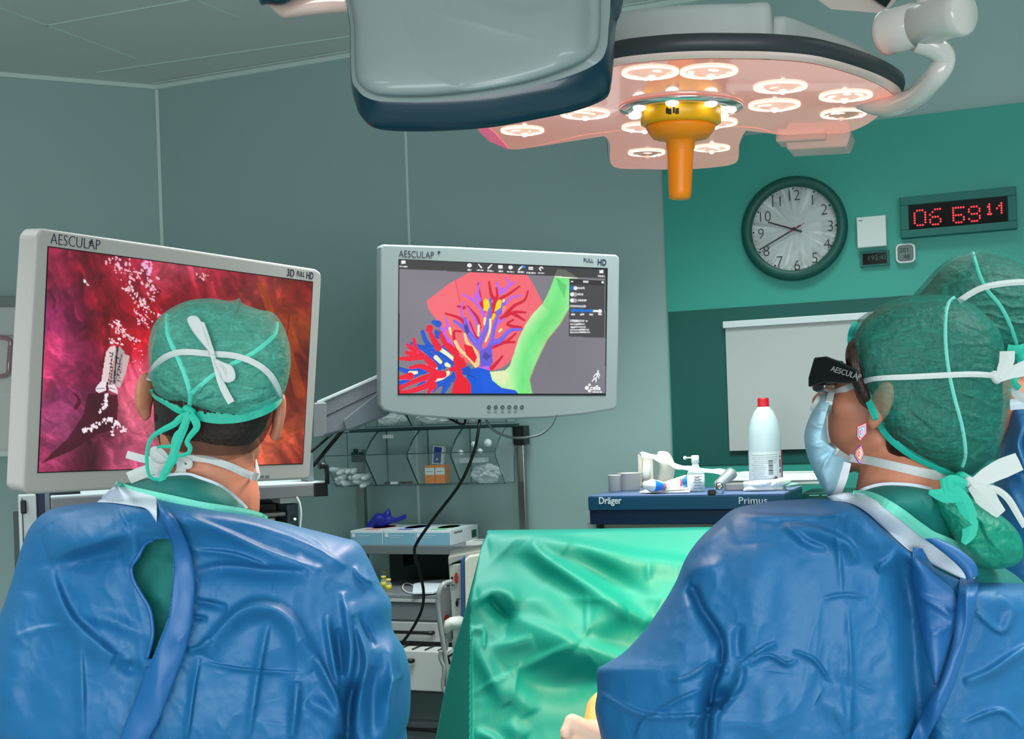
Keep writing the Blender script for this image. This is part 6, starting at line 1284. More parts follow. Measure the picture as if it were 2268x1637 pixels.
flat('tie_loop', Z2, [(728, 525), (800, 552), (862, 578), (890, 630), (888, 685), (842, 710), (800, 695), (775, 640), (748, 590)], dK - .012, m_tie, kn, st=[([Z2(760, 560), Z2(810, 600), Z2(820, 670)], 3, -.003, 's')])
# green ties at the nape
dN = S.pt(*Z2(545, 930), 0).y
b = MB(); capsule(b, P(*Z2(525, 910), dN - .010), P(*Z2(562, 932), dN - .010), .0062, .0058); gk = b.build('cap_tie_knot', m_tieg, t, world=True)
for pts, w in (([(545, 940), (480, 970), (430, 1020), (350, 1060), (270, 1110), (235, 1170), (222, 1260), (228, 1370), (260, 1430), (330, 1440)], [.008, .011, .010, .007, .006, .006, .005, .006]), ([(535, 950), (500, 1050), (450, 1170), (410, 1290), (360, 1380), (325, 1480)], [.010, .014, .013, .014, .012, .010]),
               ([(550, 945), (590, 1000), (598, 1050), (550, 1110), (525, 1160), (550, 1200), (530, 1245), (450, 1262)], [.010, .013, .010, .008, .008, .007, .006]), ([(545, 960), (500, 1060), (450, 1100), (420, 1200), (440, 1280), (400, 1340), (370, 1400)], [.008, .010, .008, .008]), ([(400, 1190), (330, 1190), (300, 1200)], [.006, .005, .003])):
    strap('cap_tie', None, mp(pts, dN - .018), [q * .78 for q in w], m_tieg, gk, th=.0007)
# lower mask straps
strap('mask_strap', S, [Z2(1062, 1425), Z2(970, 1395), Z2(850, 1340), Z2(700, 1292), Z2(570, 1278), Z2(470, 1285), Z2(390, 1305)], [.011, .010, .009, .008, .006], m_tie, t, .005)
dW = S.pt(*Z2(430, 1290), 0).y - .014
b = MB(); capsule(b, P(*Z2(385, 1292), dW), P(*Z2(425, 1300), dW), .0055, .005); wk = b.build('tie_knot', m_tie, t, world=True)
for pts, w in (([(400, 1295), (300, 1300), (200, 1285), (70, 1250)], [.006, .009, .010, .010]), ([(420, 1310), (300, 1345), (180, 1390), (85, 1430)], [.008, .014, .016, .016]), ([(290, 1240), (285, 1330), (320, 1420), (370, 1445), (440, 1430), (480, 1380), (475, 1300)], [.007, .008, .008, .012, .014, .009]), ([(440, 1310), (500, 1290), (545, 1310), (540, 1340), (480, 1350)], [.006, .006, .007, .007, .004])):
    strap('tie_loop', None, mp(pts, dW - .008), w, m_tie, wk, th=.0006)
flat('tie_loop', Z2, [(400, 1300), (385, 1250), (350, 1210), (305, 1188), (262, 1192), (243, 1225), (250, 1280), (300, 1318), (360, 1320)], dW - .006, m_tie, wk, .006, st=[([Z2(380, 1280), Z2(330, 1240), Z2(290, 1215)], 3, -.004, 's')])
Vm, Fm, _ = inflate([Z2(1045, 1285), Z2(1066, 1340), Z2(1078, 1405), Z2(1064, 1450), Z2(1010, 1480), Z2(985, 1455), Z2(1020, 1400)], 1.70, .02, .05, Z2(1035, 1400), n=60, rings=12, brings=6); mesh_from('face_mask', Vm, Fm, mat('mask_pale', (206, 206, 212), .6), t)
# scrub top (collar and what shows through the open gown)
sc_ = [(250, 1080), (290, 1068), (345, 1056), (405, 1050), (440, 1058), (490, 1078), (535, 1118), (590, 1148), (680, 1180), (740, 1300), (760, 1500), (740, 1800), (430, 1830), (130, 1800), (90, 1500), (110, 1250), (180, 1150)]
Vs, Fs, _ = inflate(sc_, lambda X, Y: 1.63 - .06 * np.exp(-((X - 430) / 170) ** 2 - ((Y - 1080) / 70) ** 2), .120, .13, (420, 1400), n=260, rings=50, p=3.0, noise=(.012, 60)); scr = mesh_from('scrub_top', Vs, Fs, m_scrub, t)
Sb = Surf((Vs, Fs)); strap('neck_trim', Sb, [(330, 1060), (405, 1052), (440, 1060), (490, 1080), (530, 1112), (545, 1128)], .0068, m_lining, scr, .003)
# gown
gc = [(345, 1104), (290, 1103), (215, 1112), (150, 1120), (105, 1132), (68, 1165), (45, 1220), (28, 1280), (10, 1335), (-10, 1390), (-36, 1480), (-52, 1600), (-52, 1800), (100, 1860), (430, 1880), (700, 1870), (840, 1820), (858, 1720), (886, 1640), (906, 1590), (909, 1500), (896, 1440), (869, 1392), (866, 1335), (845, 1298), (816, 1237), (792, 1202), (755, 1190), (680, 1171), (600, 1152), (560, 1143), (480, 1128), (400, 1114)]
gs = [([Z3(690, 372), Z3(620, 402), Z3(450, 450), Z3(255, 512)], 46, .036, 's'), ([Z3(300, 530), Z3(480, 520), Z3(660, 480)], 26, -.014, 'g'), ([Z3(690, 330), Z3(722, 470), Z3(700, 570)], 14, .012, 'g'), ([Z3(230, 300), Z3(400, 258), Z3(560, 236)], 7, .006, 's'), ([Z3(180, 380), Z3(300, 300), Z3(430, 262)], 8, .006, 's'),
      ([Z3(260, 560), Z3(340, 780), Z3(430, 900), Z3(600, 1040), Z3(700, 1080)], 26, .022, 's'), ([Z3(430, 930), Z3(430, 1000), Z3(440, 1200), Z3(445, 1489)], 14, .008, 's'), ([Z3(420, 820), Z3(600, 860), Z3(780, 940)], 16, .008, 'g'), ([Z3(600, 1060), Z3(700, 1110), Z3(760, 1100)], 16, -.012, 'g'),
      ([Z3(1040, 600), Z3(1200, 566), Z3(1450, 590), Z3(1650, 600)], 24, -.016, 's'), ([Z3(1040, 745), Z3(1120, 760), Z3(1215, 782)], 12, -.012, 's'), ([Z3(1030, 830), Z3(1110, 845)], 9, -.009, 's'), ([Z3(1090, 1040), Z3(1150, 940), Z3(1300, 800), Z3(1450, 790), Z3(1560, 870), Z3(1640, 1010), Z3(1700, 1110)], 34, .030, 's'), ([Z3(1000, 1010), Z3(1060, 1000), Z3(1120, 940)], 10, .012, 's'),
      ([Z3(1150, 1000), Z3(1300, 870), Z3(1450, 860), Z3(1580, 980)], 30, -.014, 'g'), ([Z3(1000, 300), Z3(1200, 380), Z3(1450, 490), Z3(1720, 580)], 16, .012, 's'), ([Z3(1130, 268), Z3(1450, 360), Z3(1700, 470), Z3(1850, 570)], 12, .012, 's'), ([Z3(1040, 480), Z3(1250, 500), Z3(1440, 570)], 9, .008, 's'), ([Z3(1500, 330), Z3(1650, 390), Z3(1760, 480)], 9, .008, 's'),
      ([Z3(1830, 700), Z3(1862, 880), Z3(1876, 1050), Z3(1840, 1280)], 9, .022, 'g'), ([Z3(1868, 760), Z3(1940, 960), Z3(1962, 1100), Z3(1910, 1300), Z3(1890, 1489)], 10, .026, 'g'), ([Z3(1740, 820), Z3(1775, 1040), Z3(1812, 1230)], 8, .016, 'g'), ([Z3(2092, 900), Z3(2105, 1100), Z3(2085, 1300), Z3(2070, 1489)], 16, .020, 's'), ([Z3(1690, 1040), Z3(1760, 1180), Z3(1812, 1300), Z3(1842, 1489)], 12, .026, 's'),
      ([Z3(1590, 1180), Z3(1575, 1340), Z3(1560, 1489)], 10, .016, 'g'), ([Z3(1640, 1280), Z3(1760, 1350), Z3(1836, 1460)], 16, .016, 'g'), ([Z3(2092, 900), Z3(2150, 1130), Z3(2100, 1190), Z3(2080, 1300)], 9, .010, 's'), ([Z3(1880, 1230), Z3(1850, 1489), Z3(1840, 1700)], 20, -.050, 'G'), ([Z3(2000, 1100), Z3(1990, 1300), Z3(1980, 1489)], 16, -.020, 'g'), ([Z3(1900, 820), Z3(2000, 1000)], 10, -.014, 'g'), ([Z3(1800, 900), Z3(1830, 1150)], 10, -.016, 'g'),
      ([Z3(2060, 650), Z3(1960, 640), Z3(1890, 570)], 9, .012, 's'), ([Z3(1960, 560), Z3(1985, 650), Z3(2060, 720)], 10, .010, 's'), ([Z3(1440, 850), Z3(1390, 1100), Z3(1330, 1489)], 12, .010, 's'), ([Z3(1070, 1050), Z3(1040, 1200), Z3(1000, 1489)], 10, .009, 's'), ([Z3(1080, 1075), Z3(1300, 1115), Z3(1620, 1135)], 7, .006, 's'), ([Z3(900, 975), Z3(960, 960), Z3(1030, 910)], 5, .005, 's'), ([Z3(60, 950), Z3(200, 900), Z3(350, 880)], 12, .006, 's'), ([Z3(100, 700), Z3(60, 1000), Z3(40, 1300), Z3(30, 1489)], 40, .020, 'g'),
      ([Z3(1680, 1060), Z3(1500, 1130), Z3(1450, 1400)], 40, -.012, 'g'), ([Z3(1480, 600), Z3(1462, 720)], 5, .003, 's')]
Vg, Fg, _ = inflate(gc, lambda X, Y: 1.64 - .115 * np.exp(-((X - 400) / 210) ** 2 - ((Y - 1120) / 75) ** 2), .165, .22, (440, 1470), n=620, rings=150, p=2.7, strokes=gs, noise=(.008, 90), brings=12, disp=lambda X, Y: cloth(X, Y, 77))
hole = [Z3(*q) for q in ((900, 418), (820, 423), (778, 450), (745, 510), (708, 570), (718, 640), (762, 720), (802, 790), (818, 870), (818, 950), (790, 1060), (812, 1060), (852, 960), (900, 840), (925, 650), (925, 480))]
Vg, Fg = cut(Vg, Fg, hole)
Sg = Surf((Vg, Fg)); Vg2, Fg2 = skirt(Vg, Fg, (-.43, 1.63), 1.10, .32, .27, .30, .18, .20)
gown = mesh_from('surgical_gown', Vg2, Fg2, m_gown, t)
b = MB(); b.tube([Sg.pt(x, y, .001, None) for x, y in [(q[0] - 2, q[1]) for q in smooth_path(hole[1:11], 5)]], .0026, 6); b.build('gown_hem', m_gown2, gown, world=True)
patch('overlap_strip', [Z3(*q) for q in ((832, 205), (868, 330), (905, 430), (914, 500), (905, 650), (884, 830), (832, 960), (786, 1075), (750, 1200), (700, 1330), (640, 1489), (600, 1640))], [Z3(*q) for q in ((850, 212), (930, 300), (985, 400), (1022, 500), (1042, 620), (1037, 780), (1022, 900), (980, 1060), (925, 1200), (855, 1380), (800, 1489), (750, 1640))], Sg, .012, .006, m_gown2, gown, th=.003,
      strokes=[([Z3(890, 330), Z3(930, 450), Z3(925, 560)], 5, .003, 'g'), ([Z3(900, 975), Z3(960, 950), Z3(1010, 900)], 4, .003, 's'), ([Z3(930, 600), Z3(900, 850)], 6, .003, 'g')])
Sx = Surf((Vs, Fs), (Vg, Fg))
patch('collar_lining', [(215, 1113), (235, 1092), (262, 1074), (300, 1084), (348, 1098)], [(222, 1113), (250, 1114), (290, 1120), (325, 1128), (347, 1158)], Sx, .006, .004, m_lining, gown, nr=30, nc=10)
strap('collar_trim', Sx, [(258, 1070), (285, 1082), (330, 1094), (390, 1108), (450, 1121), (520, 1131), (575, 1142), (590, 1150)], [.006, .008, .010, .010, .009, .007], m_mint, gown, .007)
# ---------------------------------------------------------------- woman in profile on the right
def Z8(x, y): return (1720 + x / 2.1533, 540 + y / 2.1533)
def Z9(x, y): return (1200 + x / 2.1236, 1050 + y / 2.1236)
t = thing('person', 'person in profile with black glasses, pale blue mask and colourful earring', 'person', loc=(.45, 1.56, 0))
fw = Vector((-.80, .56, .20)).normalized(); rt = fw.cross(Vector((.04, 0, 1))).normalized(); upv = rt.cross(fw)
hp = P(1990, 884, 1.552); Hm = Matrix(((rt[0], fw[0], upv[0], hp[0]), (rt[1], fw[1], upv[1], hp[1]), (rt[2], fw[2], upv[2], hp[2]), (0, 0, 0, 1)))
mb = MB(); add_head(mb, Hm, .93, .90, .100); capsule(mb, Hm @ Vector((0, -.02, -.05)), P(1990, 1130, 1.52), .052, .058)
sl, sr = P(1680, 1300, 1.58), P(2230, 1400, 1.58)
wr_ = P(1345, 1640, 1.80)
add_trunk(mb, P(1990, 1090, 1.52), sl, sr, Vector((.46, 1.56, .93)), arms=[(sl, P(1440, 1590, 1.60), P(1400, 1625, 1.70), (-.6, .8, -.1), (0, -.1, -1)), (sr, P(2380, 1680, 1.60), P(2200, 1720, 1.86), (-.4, .9, 0), (0, 0, -1))])
V, Fc = remesh(mb, .0045, 3); bV, bF = V, Fc; mesh_from('body', V, Fc, m_skin, t)
hb2 = [Z8(*q) for q in ((380, 420), (345, 470), (330, 540), (345, 620), (370, 700), (395, 760), (440, 800), (470, 860), (500, 930), (520, 1010), (580, 1060), (680, 1110), (800, 1140), (900, 1120), (1000, 1040), (1060, 900), (1080, 740), (1060, 560), (1000, 400), (880, 300), (700, 270), (520, 300), (430, 350))]
Vh, Fh, _ = inflate(hb2, 1.545, .082, .085, Z8(740, 700), n=220, rings=40, p=3.2, noise=(.004, 10)); mesh_from('hair', Vh, Fh, m_hairb, t)
Vt, Ft, _ = inflate([Z8(*q) for q in ((352, 462), (332, 500), (328, 550), (342, 620), (365, 680), (395, 740), (432, 790), (470, 800), (450, 700), (420, 560), (390, 450))], 1.50, .030, .03, Z8(390, 620), n=80, rings=14, brings=4, p=2.6); mesh_from('hair_temple', Vt, Ft, m_hairb, t)
cc = [Z8(*q) for q in ((370, 380), (430, 330), (520, 280), (620, 250), (720, 242), (830, 250), (920, 280), (1000, 340), (1060, 410), (1085, 490), (1100, 560), (1117, 650), (1117, 740), (1092, 860), (1062, 970), (1022, 1040), (960, 1095), (900, 1122), (840, 1102), (700, 1052), (620, 1002), (540, 922), (488, 860), (450, 780), (418, 700), (388, 620), (364, 520), (354, 450))]
ws_ = []
for a_, b__, c_ in (((820, 470), (940, 480), (1040, 470)), ((830, 640), (940, 640), (1040, 700)), ((845, 700), (960, 740), (1060, 800)), ((640, 690), (760, 760), (960, 840)), ((860, 780), (960, 830), (1020, 840)), ((880, 900), (980, 940), (1040, 930)), ((610, 260), (760, 270), (830, 300)), ((620, 300), (720, 330), (800, 350)), ((700, 600), (780, 590), (820, 610)), ((640, 790), (700, 840), (780, 900)), ((890, 990), (960, 1040), (1000, 1030)), ((620, 560), (720, 550), (810, 560)), ((900, 1080), (960, 1000), (1040, 960)), ((560, 900), (640, 950), (700, 1010)), ((850, 360), (940, 400), (1010, 420))):
    ws_.append(([Z8(*a_), Z8(*b__), Z8(*c_)], 3.5, .0035, 'g'))
Vc, Fq, _ = inflate(cc, 1.545, .118, .10, Z8(740, 660), n=320, rings=80, p=3.4, strokes=ws_, noise=(.004, 12)); cap = mesh_from('surgical_cap', Vc, Fq, m_cap2, t)
Vp, Fp, _ = inflate([Z8(*q) for q in ((725, 1180), (800, 1186), (900, 1200), (1000, 1256), (1100, 1318), (1165, 1400), (1175, 1490), (1130, 1538), (1040, 1552), (970, 1535), (900, 1480), (850, 1410), (800, 1330), (745, 1240))], 1.46, .045, .045, Z8(960, 1370), n=160, rings=40, p=2.2, noise=(.008, 14), strokes=[([Z8(850, 1200), Z8(1000, 1350), Z8(1060, 1480)], 8, .006, 'g'), ([Z8(980, 1250), Z8(1000, 1380), Z8(1080, 1480)], 6, .005, 'g')])
mesh_from('cap_pouch', Vp, Fp, sheer('cap_pouch_green', (10, 150, 120), .74, .5, bump=.6, bscale=60), cap)
S = Surf((Vc, Fq), (bV, bF), (Vh, Fh)); z8 = lambda L: [Z8(*q) for q in L]
strap('cap_edge_band', S, z8([(380, 378), (356, 440), (366, 520), (394, 620), (425, 700), (478, 830), (540, 925), (640, 1005), (760, 1065), (850, 1105)]), [.009, .010, .011, .010, .009, .008], mat('cap_band_teal', (30, 176, 158), .5), cap, .0025, crown=.002)
strap('seam', S, z8([(850, 254), (812, 300), (805, 450), (820, 600), (850, 740), (885, 870), (902, 1000), (885, 1065)]), .0042, mat('cap_seam_pale', (110, 200, 184), .55), cap, .0015)
# mask
mk_ = z8([(268, 700), (235, 708), (205, 735), (180, 780), (152, 838), (134, 895), (133, 950), (148, 1015), (176, 1085), (212, 1155), (250, 1208), (285, 1195), (318, 1130), (348, 1032), (310, 1016), (268, 985), (244, 935), (237, 860), (243, 780)])
Vm, Fm, _ = inflate(mk_, 1.545, .075, .10, Z8(205, 930), n=200, rings=44, p=2.3, noise=(.003, 14), strokes=[(z8([(150, 850), (190, 868), (240, 872)]), 7, .008, 's'), (z8([(140, 955), (190, 962), (245, 955)]), 7, .007, 's'), (z8([(165, 1070), (230, 1010), (300, 1010)]), 8, -.006, 'g'), (z8([(200, 1110), (240, 1030), (290, 960)]), 6, .006, 's'), (z8([(180, 780), (215, 800), (240, 800)]), 6, .004, 's')])
m_mask = mat('mask_pale_blue', (164, 206, 222), .6, bump=.15, bscale=500); msk = mesh_from('face_mask', Vm, Fm, m_mask, t); Sm = Surf((Vm, Fm), (bV, bF))
strap('mask_edge', Sm, z8([(262, 704), (246, 780), (242, 860), (250, 930), (278, 985), (345, 1030)]), [.008, .009, .010, .009, .008], m_tie, msk, .002)
strap('mask_edge', Sm, z8([(325, 1040), (305, 1110), (280, 1180), (256, 1205)]), [.016, .018, .016, .008], mat('mask_edge_white', (220, 222, 226), .6), msk, .002); strap('mask_edge', Sm, z8([(222, 716), (196, 760), (172, 800)]), .010, m_tie, msk, .002)
strap('mask_strap', S, z8([(255, 716), (330, 692), (400, 662), (480, 642), (640, 635), (820, 626), (940, 622), (1035, 628)]), [.009, .008, .006, .0068, .0068, .007], m_tie, t, .004)
dK = S.pt(*Z8(1045, 640), 0).y - .006; z8d = lambda L, d: [(*Z8(*q), d) for q in L]
b = MB(); capsule(b, P(*Z8(1038, 628), dK), P(*Z8(1050, 646), dK), .006, .006); kn = b.build('tie_knot', m_tie, t, world=True)
strap('tie_tail', None, z8d([(1060, 640), (1080, 600), (1098, 560), (1100, 512)], dK - .006), [.006, .014, .017, .017], m_tie, kn); strap('tie_tail', None, z8d([(1060, 645), (1120, 615), (1200, 590), (1280, 560)], dK - .004), [.008, .014, .020, .022], m_tie, kn)
strap('mask_strap', S, z8([(345, 1022), (430, 1032), (560, 1060), (680, 1088), (800, 1112), (905, 1135)]), [.010, .011, .011, .012, .010], m_tie, t, .004, fall=1.5)
b = MB(); dN = 1.44; capsule(b, P(*Z8(918, 1137), dN), P(*Z8(938, 1150), dN), .007, .007); wk = b.build('tie_knot', m_tie, t, world=True)
for pts, w in (([(930, 1150), (1000, 1110), (1080, 1070), (1158, 1038)], [.010, .020, .024, .022]), ([(930, 1150), (990, 1200), (1020, 1240), (1070, 1290)], [.012, .026, .022, .014]), ([(945, 1160), (1030, 1165), (1100, 1210), (1150, 1290), (1185, 1350)], [.006, .008, .008, .007])): strap('tie_loop', None, z8d(pts, dN - .008), w, m_tie, wk)
b = MB(); capsule(b, P(*Z8(880, 1120), 1.46), P(*Z8(912, 1134), 1.46), .009, .008); gk = b.build('cap_tie_knot', m_tieg, t, world=True)
for pts, w in (([(905, 1150), (850, 1130), (818, 1138), (825, 1170), (870, 1200), (905, 1260), (925, 1330), (915, 1390), (890, 1430)], [.010, .014, .014, .018, .018, .018, .016, .006]), ([(725, 1185), (800, 1200), (880, 1200)], [.004, .018, .016]), ([(790, 1120), (800, 1180), (805, 1200)], [.006, .006])): strap('cap_tie', None, z8d(pts, 1.415), w, m_tieg, gk, th=.0008)
# glasses
lat = Vector((.46, .86, 0)).normalized(); m_gl = mat('glasses_black', (12, 12, 13), .28, coat=.4)
def prismv(px_, D, vec, m, nm, par, bev=.002):
    a = [P(*Z8(x, y), D if not callable(D) else D(x)) for x, y in px_]; c_ = [q + vec for q in a]; n = len(a)
    return MB().add(a + c_, [tuple(range(n)), tuple(range(2 * n - 1, n - 1, -1))] + [(i, i + n, (i + 1) % n + n, (i + 1) % n) for i in range(n)]).build(nm, m, par, world=True, bevel=bev)
Dg = lambda x: 1.485 - (x - 150) * .00018
gl = prismv([(178, 542), (235, 536), (300, 560), (385, 602), (390, 662), (330, 666), (235, 664), (150, 684), (150, 640)], Dg, lat * .008, m_gl, 'glasses', t)
prismv([(176, 545), (205, 540), (208, 668), (150, 684), (150, 640)], lambda x: Dg(x) + .002, lat * .135, m_gl, 'front_frame', gl, .003)
prismv([(165, 684), (235, 666), (232, 690), (215, 706), (190, 708), (172, 700)], lambda x: Dg(x) + .001, lat * .05, mat('lens_dark', (30, 30, 34), .08, coat=1), 'lens', gl)
A0_, B0_ = P(*Z8(256, 606), Dg(256) - .0012), P(*Z8(352, 636), Dg(352) - .0012); xw = (B0_ - A0_); Mt = frameM(xw, (0, 0, 1), A0_ - Vector(t.location)); text('lettering', 'AESCULAP', .0098, Mt, mat('letter_grey', (150, 150, 150), .4), gl, .0003, .88, shear=.1)
# earring: two patterned drops
for i, (ct, cols_) in enumerate((((385, 870, 430, 850, 432, 905, 398, 945, 384, 925), ((200, 24, 50), (40, 160, 200), (230, 60, 120))), ((375, 985, 405, 955, 420, 1000, 398, 1055, 370, 1010), ((150, 30, 120), (220, 150, 30), (206, 40, 60))))):
    pp_ = list(zip(ct[::2], ct[1::2])); er = prismv(pp_, 1.437, Vector((0, .004, 0)), mat('earring_%d' % i, cols_[0], .25, coat=1), 'earring', t, .001)
    cx_ = sum(q[0] for q in pp_) / 5; cy_ = sum(q[1] for q in pp_) / 5
    prismv([(cx_ + (x - cx_) * .62, cy_ + (y - cy_) * .62) for x, y in pp_], 1.4355, Vector((0, .002, 0)), mat('earring_in%d' % i, cols_[1], .25, coat=1), 'enamel', er, .0005)
    prismv([(cx_ + (x - cx_) * .3, cy_ + (y - cy_) * .3) for x, y in pp_], 1.434, Vector((0, .002, 0)), mat('earring_mid%d' % i, cols_[2], .25, coat=1), 'enamel', er, .0005)
# eye visible beside the lens from a step to the side
for s in (-1, 1): b = MB(); ellipsoid(b, Hm @ Vector((s * .031, .083, .006)), (.011, .011, .011)); e = b.build('eye', mat('eye_white', (230, 226, 220), .2), t, world=True)
# scrub
sc_ = z8([(395, 1185), (430, 1165), (520, 1148), (640, 1152), (740, 1172), (850, 1250), (930, 1400), (1050, 1520), (1200, 1640), (1300, 1900), (1200, 2300), (500, 2350), (150, 2200), (100, 1700), (200, 1350), (330, 1230)])
Vs, Fs, _ = inflate(sc_, lambda X, Y: 1.56 - .09 * np.exp(-((X - 1990) / 130) ** 2 - ((Y - 1110) / 70) ** 2), .10, .12, Z8(700, 1700), n=260, rings=50, p=3.0, noise=(.01, 60)); scr = mesh_from('scrub_top', Vs, Fs, m_scrub, t)
Sb = Surf((Vs, Fs)); strap('neck_trim', Sb, z8([(400, 1186), (440, 1168), (520, 1152), (640, 1156), (740, 1176)]), .0072, m_lining, scr, .002)
gcw = [(1838, 1106), (1740, 1108), (1680, 1115), (1625, 1128), (1585, 1160), (1548, 1195), (1518, 1238), (1496, 1290), (1460, 1350), (1420, 1405), (1378, 1448), (1338, 1472), (1321, 1487), (1323, 1530), (1318, 1570), (1326, 1610), (1345, 1680), (1400, 1790), (1650, 1880), (2000, 1900), (2320, 1880), (2460, 1800), (2480, 1600), (2440, 1430), (2360, 1340), (2300, 1300), (2230, 1290), (2150, 1288), (2080, 1262), (2020, 1222), (1960, 1172), (1910, 1126)]
z9 = lambda L: [Z9(*q) for q in L]
gs = [(z9([(720, 545), (760, 640), (838, 760), (845, 880), (806, 1000), (786, 1120), (775, 1247), (760, 1400)]), 18, -.030, 'S'), (z9([(870, 1080), (850, 1060), (830, 1110)]), 22, -.04, 'g'), (z9([(945, 880), (935, 980), (880, 1060), (820, 1140), (816, 1247)]), 15, .024, 's'), (z9([(840, 760), (830, 880), (880, 940)]), 10, .014, 'g'),
      (z9([(940, 890), (1050, 815), (1100, 790)]), 9, .009, 's'), (z9([(960, 900), (1060, 850), (1150, 890), (1200, 870)]), 7, .008, 's'), (z9([(1180, 830), (1280, 870), (1360, 980)]), 7, .009, 's'), (z9([(1100, 860), (1160, 900)]), 5, .007, 's'), (z9([(1320, 585), (1410, 566), (1530, 576)]), 6, .007, 's'), (z9([(1385, 260), (1405, 420), (1412, 560)]), 8, .005, 's'), (z9([(1440, 620), (1458, 900), (1450, 1247)]), 8, .005, 's'),
      (z9([(1120, 235), (1280, 260), (1440, 330), (1480, 420)]), 20, .016, 's'), (z9([(900, 180), (1060, 196), (1300, 200)]), 10, .009, 's'), (z9([(1150, 240), (1250, 320), (1340, 352)]), 12, .010, 's'), (z9([(1290, 200), (1400, 185), (1500, 150)]), 6, .006, 's'), (z9([(1570, 450), (1640, 400), (1680, 330)]), 16, .012, 's'),
      (z9([(1680, 270), (1710, 480), (1740, 700), (1760, 1000), (1790, 1247), (1800, 1500)]), 26, -.030, 'G'), (z9([(640, 420), (700, 360), (860, 250)]), 12, .010, 's'), (z9([(620, 520), (700, 450), (860, 430)]), 18, .012, 'g'), (z9([(600, 975), (690, 950), (790, 880)]), 7, .008, 's'), (z9([(258, 1020), (420, 1108), (560, 1140), (790, 1128)]), 9, .010, 'S'), (z9([(700, 1190), (740, 1140), (780, 1130)]), 9, .012, 's'),
      (z9([(520, 1130), (640, 1060), (760, 1010)]), 7, .007, 's'), (z9([(300, 980), (270, 1100), (300, 1247)]), 16, .014, 'g'), (z9([(440, 1247), (480, 1160), (560, 1140)]), 10, .010, 's'), (z9([(1010, 330), (1020, 600), (1000, 860)]), 50, .014, 'g'), (z9([(930, 700), (920, 800), (930, 870)]), 12, -.010, 'g'), (z9([(2140, 560), (2220, 640), (2160, 740), (2040, 640)]), 16, .010, 's'), (z9([(1980, 975), (2100, 930), (2220, 850), (2300, 800)]), 16, .016, 's'), (z9([(1980, 1170), (2100, 1120), (2180, 1115), (2268, 1200)]), 8, .010, 's'),
      (z9([(1100, 930), (1080, 1100), (1090, 1300)]), 40, .010, 'g'), (z9([(1300, 1050), (1380, 1100), (1460, 1200)]), 24, .010, 'g'), (z9([(1280, 950), (1420, 1000), (1560, 1060)]), 20, -.006, 'g')]
Vg, Fg, _ = inflate(gcw, lambda X, Y: 1.56 - .13 * np.exp(-((X - 2030) / 190) ** 2 - ((Y - 1190 - (X - 2030) * .45) / 80) ** 2) + np.clip((1520 - X) / 220, -0.0, 1) * .03, .165, .20, (1830, 1500), n=620, rings=150, p=2.7, strokes=gs, noise=(.007, 90), brings=12, disp=lambda X, Y: cloth(X, Y, 31, .9))
Sg = Surf((Vg, Fg)); Vg2, Fg2 = skirt(Vg, Fg, (.47, 1.56), 1.08, .32, .27, .30, .18, .20); gown = mesh_from('surgical_gown', Vg2, Fg2, m_gown, t)
patch('overlap_strip', z9([(1985, 430), (1965, 500), (1952, 620), (1930, 800), (1875, 975), (1815, 1070), (1735, 1247), (1690, 1400)]), z9([(2010, 425), (2052, 490), (2035, 650), (1990, 840), (1945, 980), (1900, 1090), (1815, 1247), (1770, 1400)]), Sg, .020, .008, m_gown2, gown, th=.004, strokes=[(z9([(1850, 1050), (1910, 1070)]), 4, .004, 's'), (z9([(1990, 500), (2000, 700), (1960, 850)]), 6, .005, 'g')])
patch('open_flap', z9([(1745, 345), (1742, 480), (1762, 640), (1800, 800), (1845, 990)]), z9([(1790, 350), (1850, 450), (1945, 560), (1950, 680), (1862, 992)]), Sg, .010, .004, m_gown2, gown, nr=50, nc=24, th=.003, strokes=[(z9([(1750, 560), (1850, 610), (1955, 685)]), 9, .012, 's'), (z9([(1820, 760), (1900, 720), (1950, 690)]), 6, .004, 's')])
patch('shoulder_flap', z9([(1800, 305), (1900, 380), (1975, 450), (2000, 500)]), z9([(1860, 300), (1960, 350), (2040, 420), (2052, 480)]), Sg, .018, .006, m_gown2, gown, nr=30, nc=12, th=.004)
Sx = Surf((Vs, Fs), (Vg, Fg))
patch('collar_lining', [(1832, 1100), (1870, 1092), (1915, 1094), (1965, 1120), (2015, 1160), (2055, 1190), (2110, 1222), (2160, 1262)], [(1840, 1108), (1880, 1114), (1915, 1132), (1960, 1172), (2012, 1218), (2058, 1246), (2110, 1272), (2160, 1296)], Sx, .008, .005, m_lining, gown, nr=50, nc=12)
strap('collar_trim', Sx, [(1890, 1092), (1930, 1098), (1985, 1130), (2030, 1165), (2060, 1186), (2110, 1204), (2150, 1232)], [.006, .010, .012, .014, .010, .008], m_mint, gown, .012)
# gloved hand reaching out past the sleeve, and its glove cuff with the yellow lamplight put into the colour
m_glv = mat('glove_cream', (246, 206, 180), .42, sss=.25); m_glo = mat('glove_cuff_lit_yellow', (252, 206, 120), .42, sss=.2)
b = MB(); D0 = 1.70
ellipsoid(b, P(1312, 1650, D0), (.040, .030, .036)); capsule(b, P(1345, 1640, D0 - .02), P(1268, 1600, D0 - .01), .016, .0125); capsule(b, P(1268, 1600, D0 - .01), P(1254, 1622, D0 - .018), .0115, .0095)
for j in range(4): a_ = P(1290 - j * 4, 1655 + j * 22, D0 - .01); c1_ = a_ + Vector((-.030, -.010, -.006)); c2_ = c1_ + Vector((.004, .020, -.020)); capsule(b, a_, c1_, .0115, .010); capsule(b, c1_, c2_, .010, .0088); capsule(b, c2_, c2_ + Vector((.016, .008, .004)), .0088, .008)
V, Fc = remesh(b, .0028, 3); mesh_from('surgical_glove', V, Fc, m_glv, t)
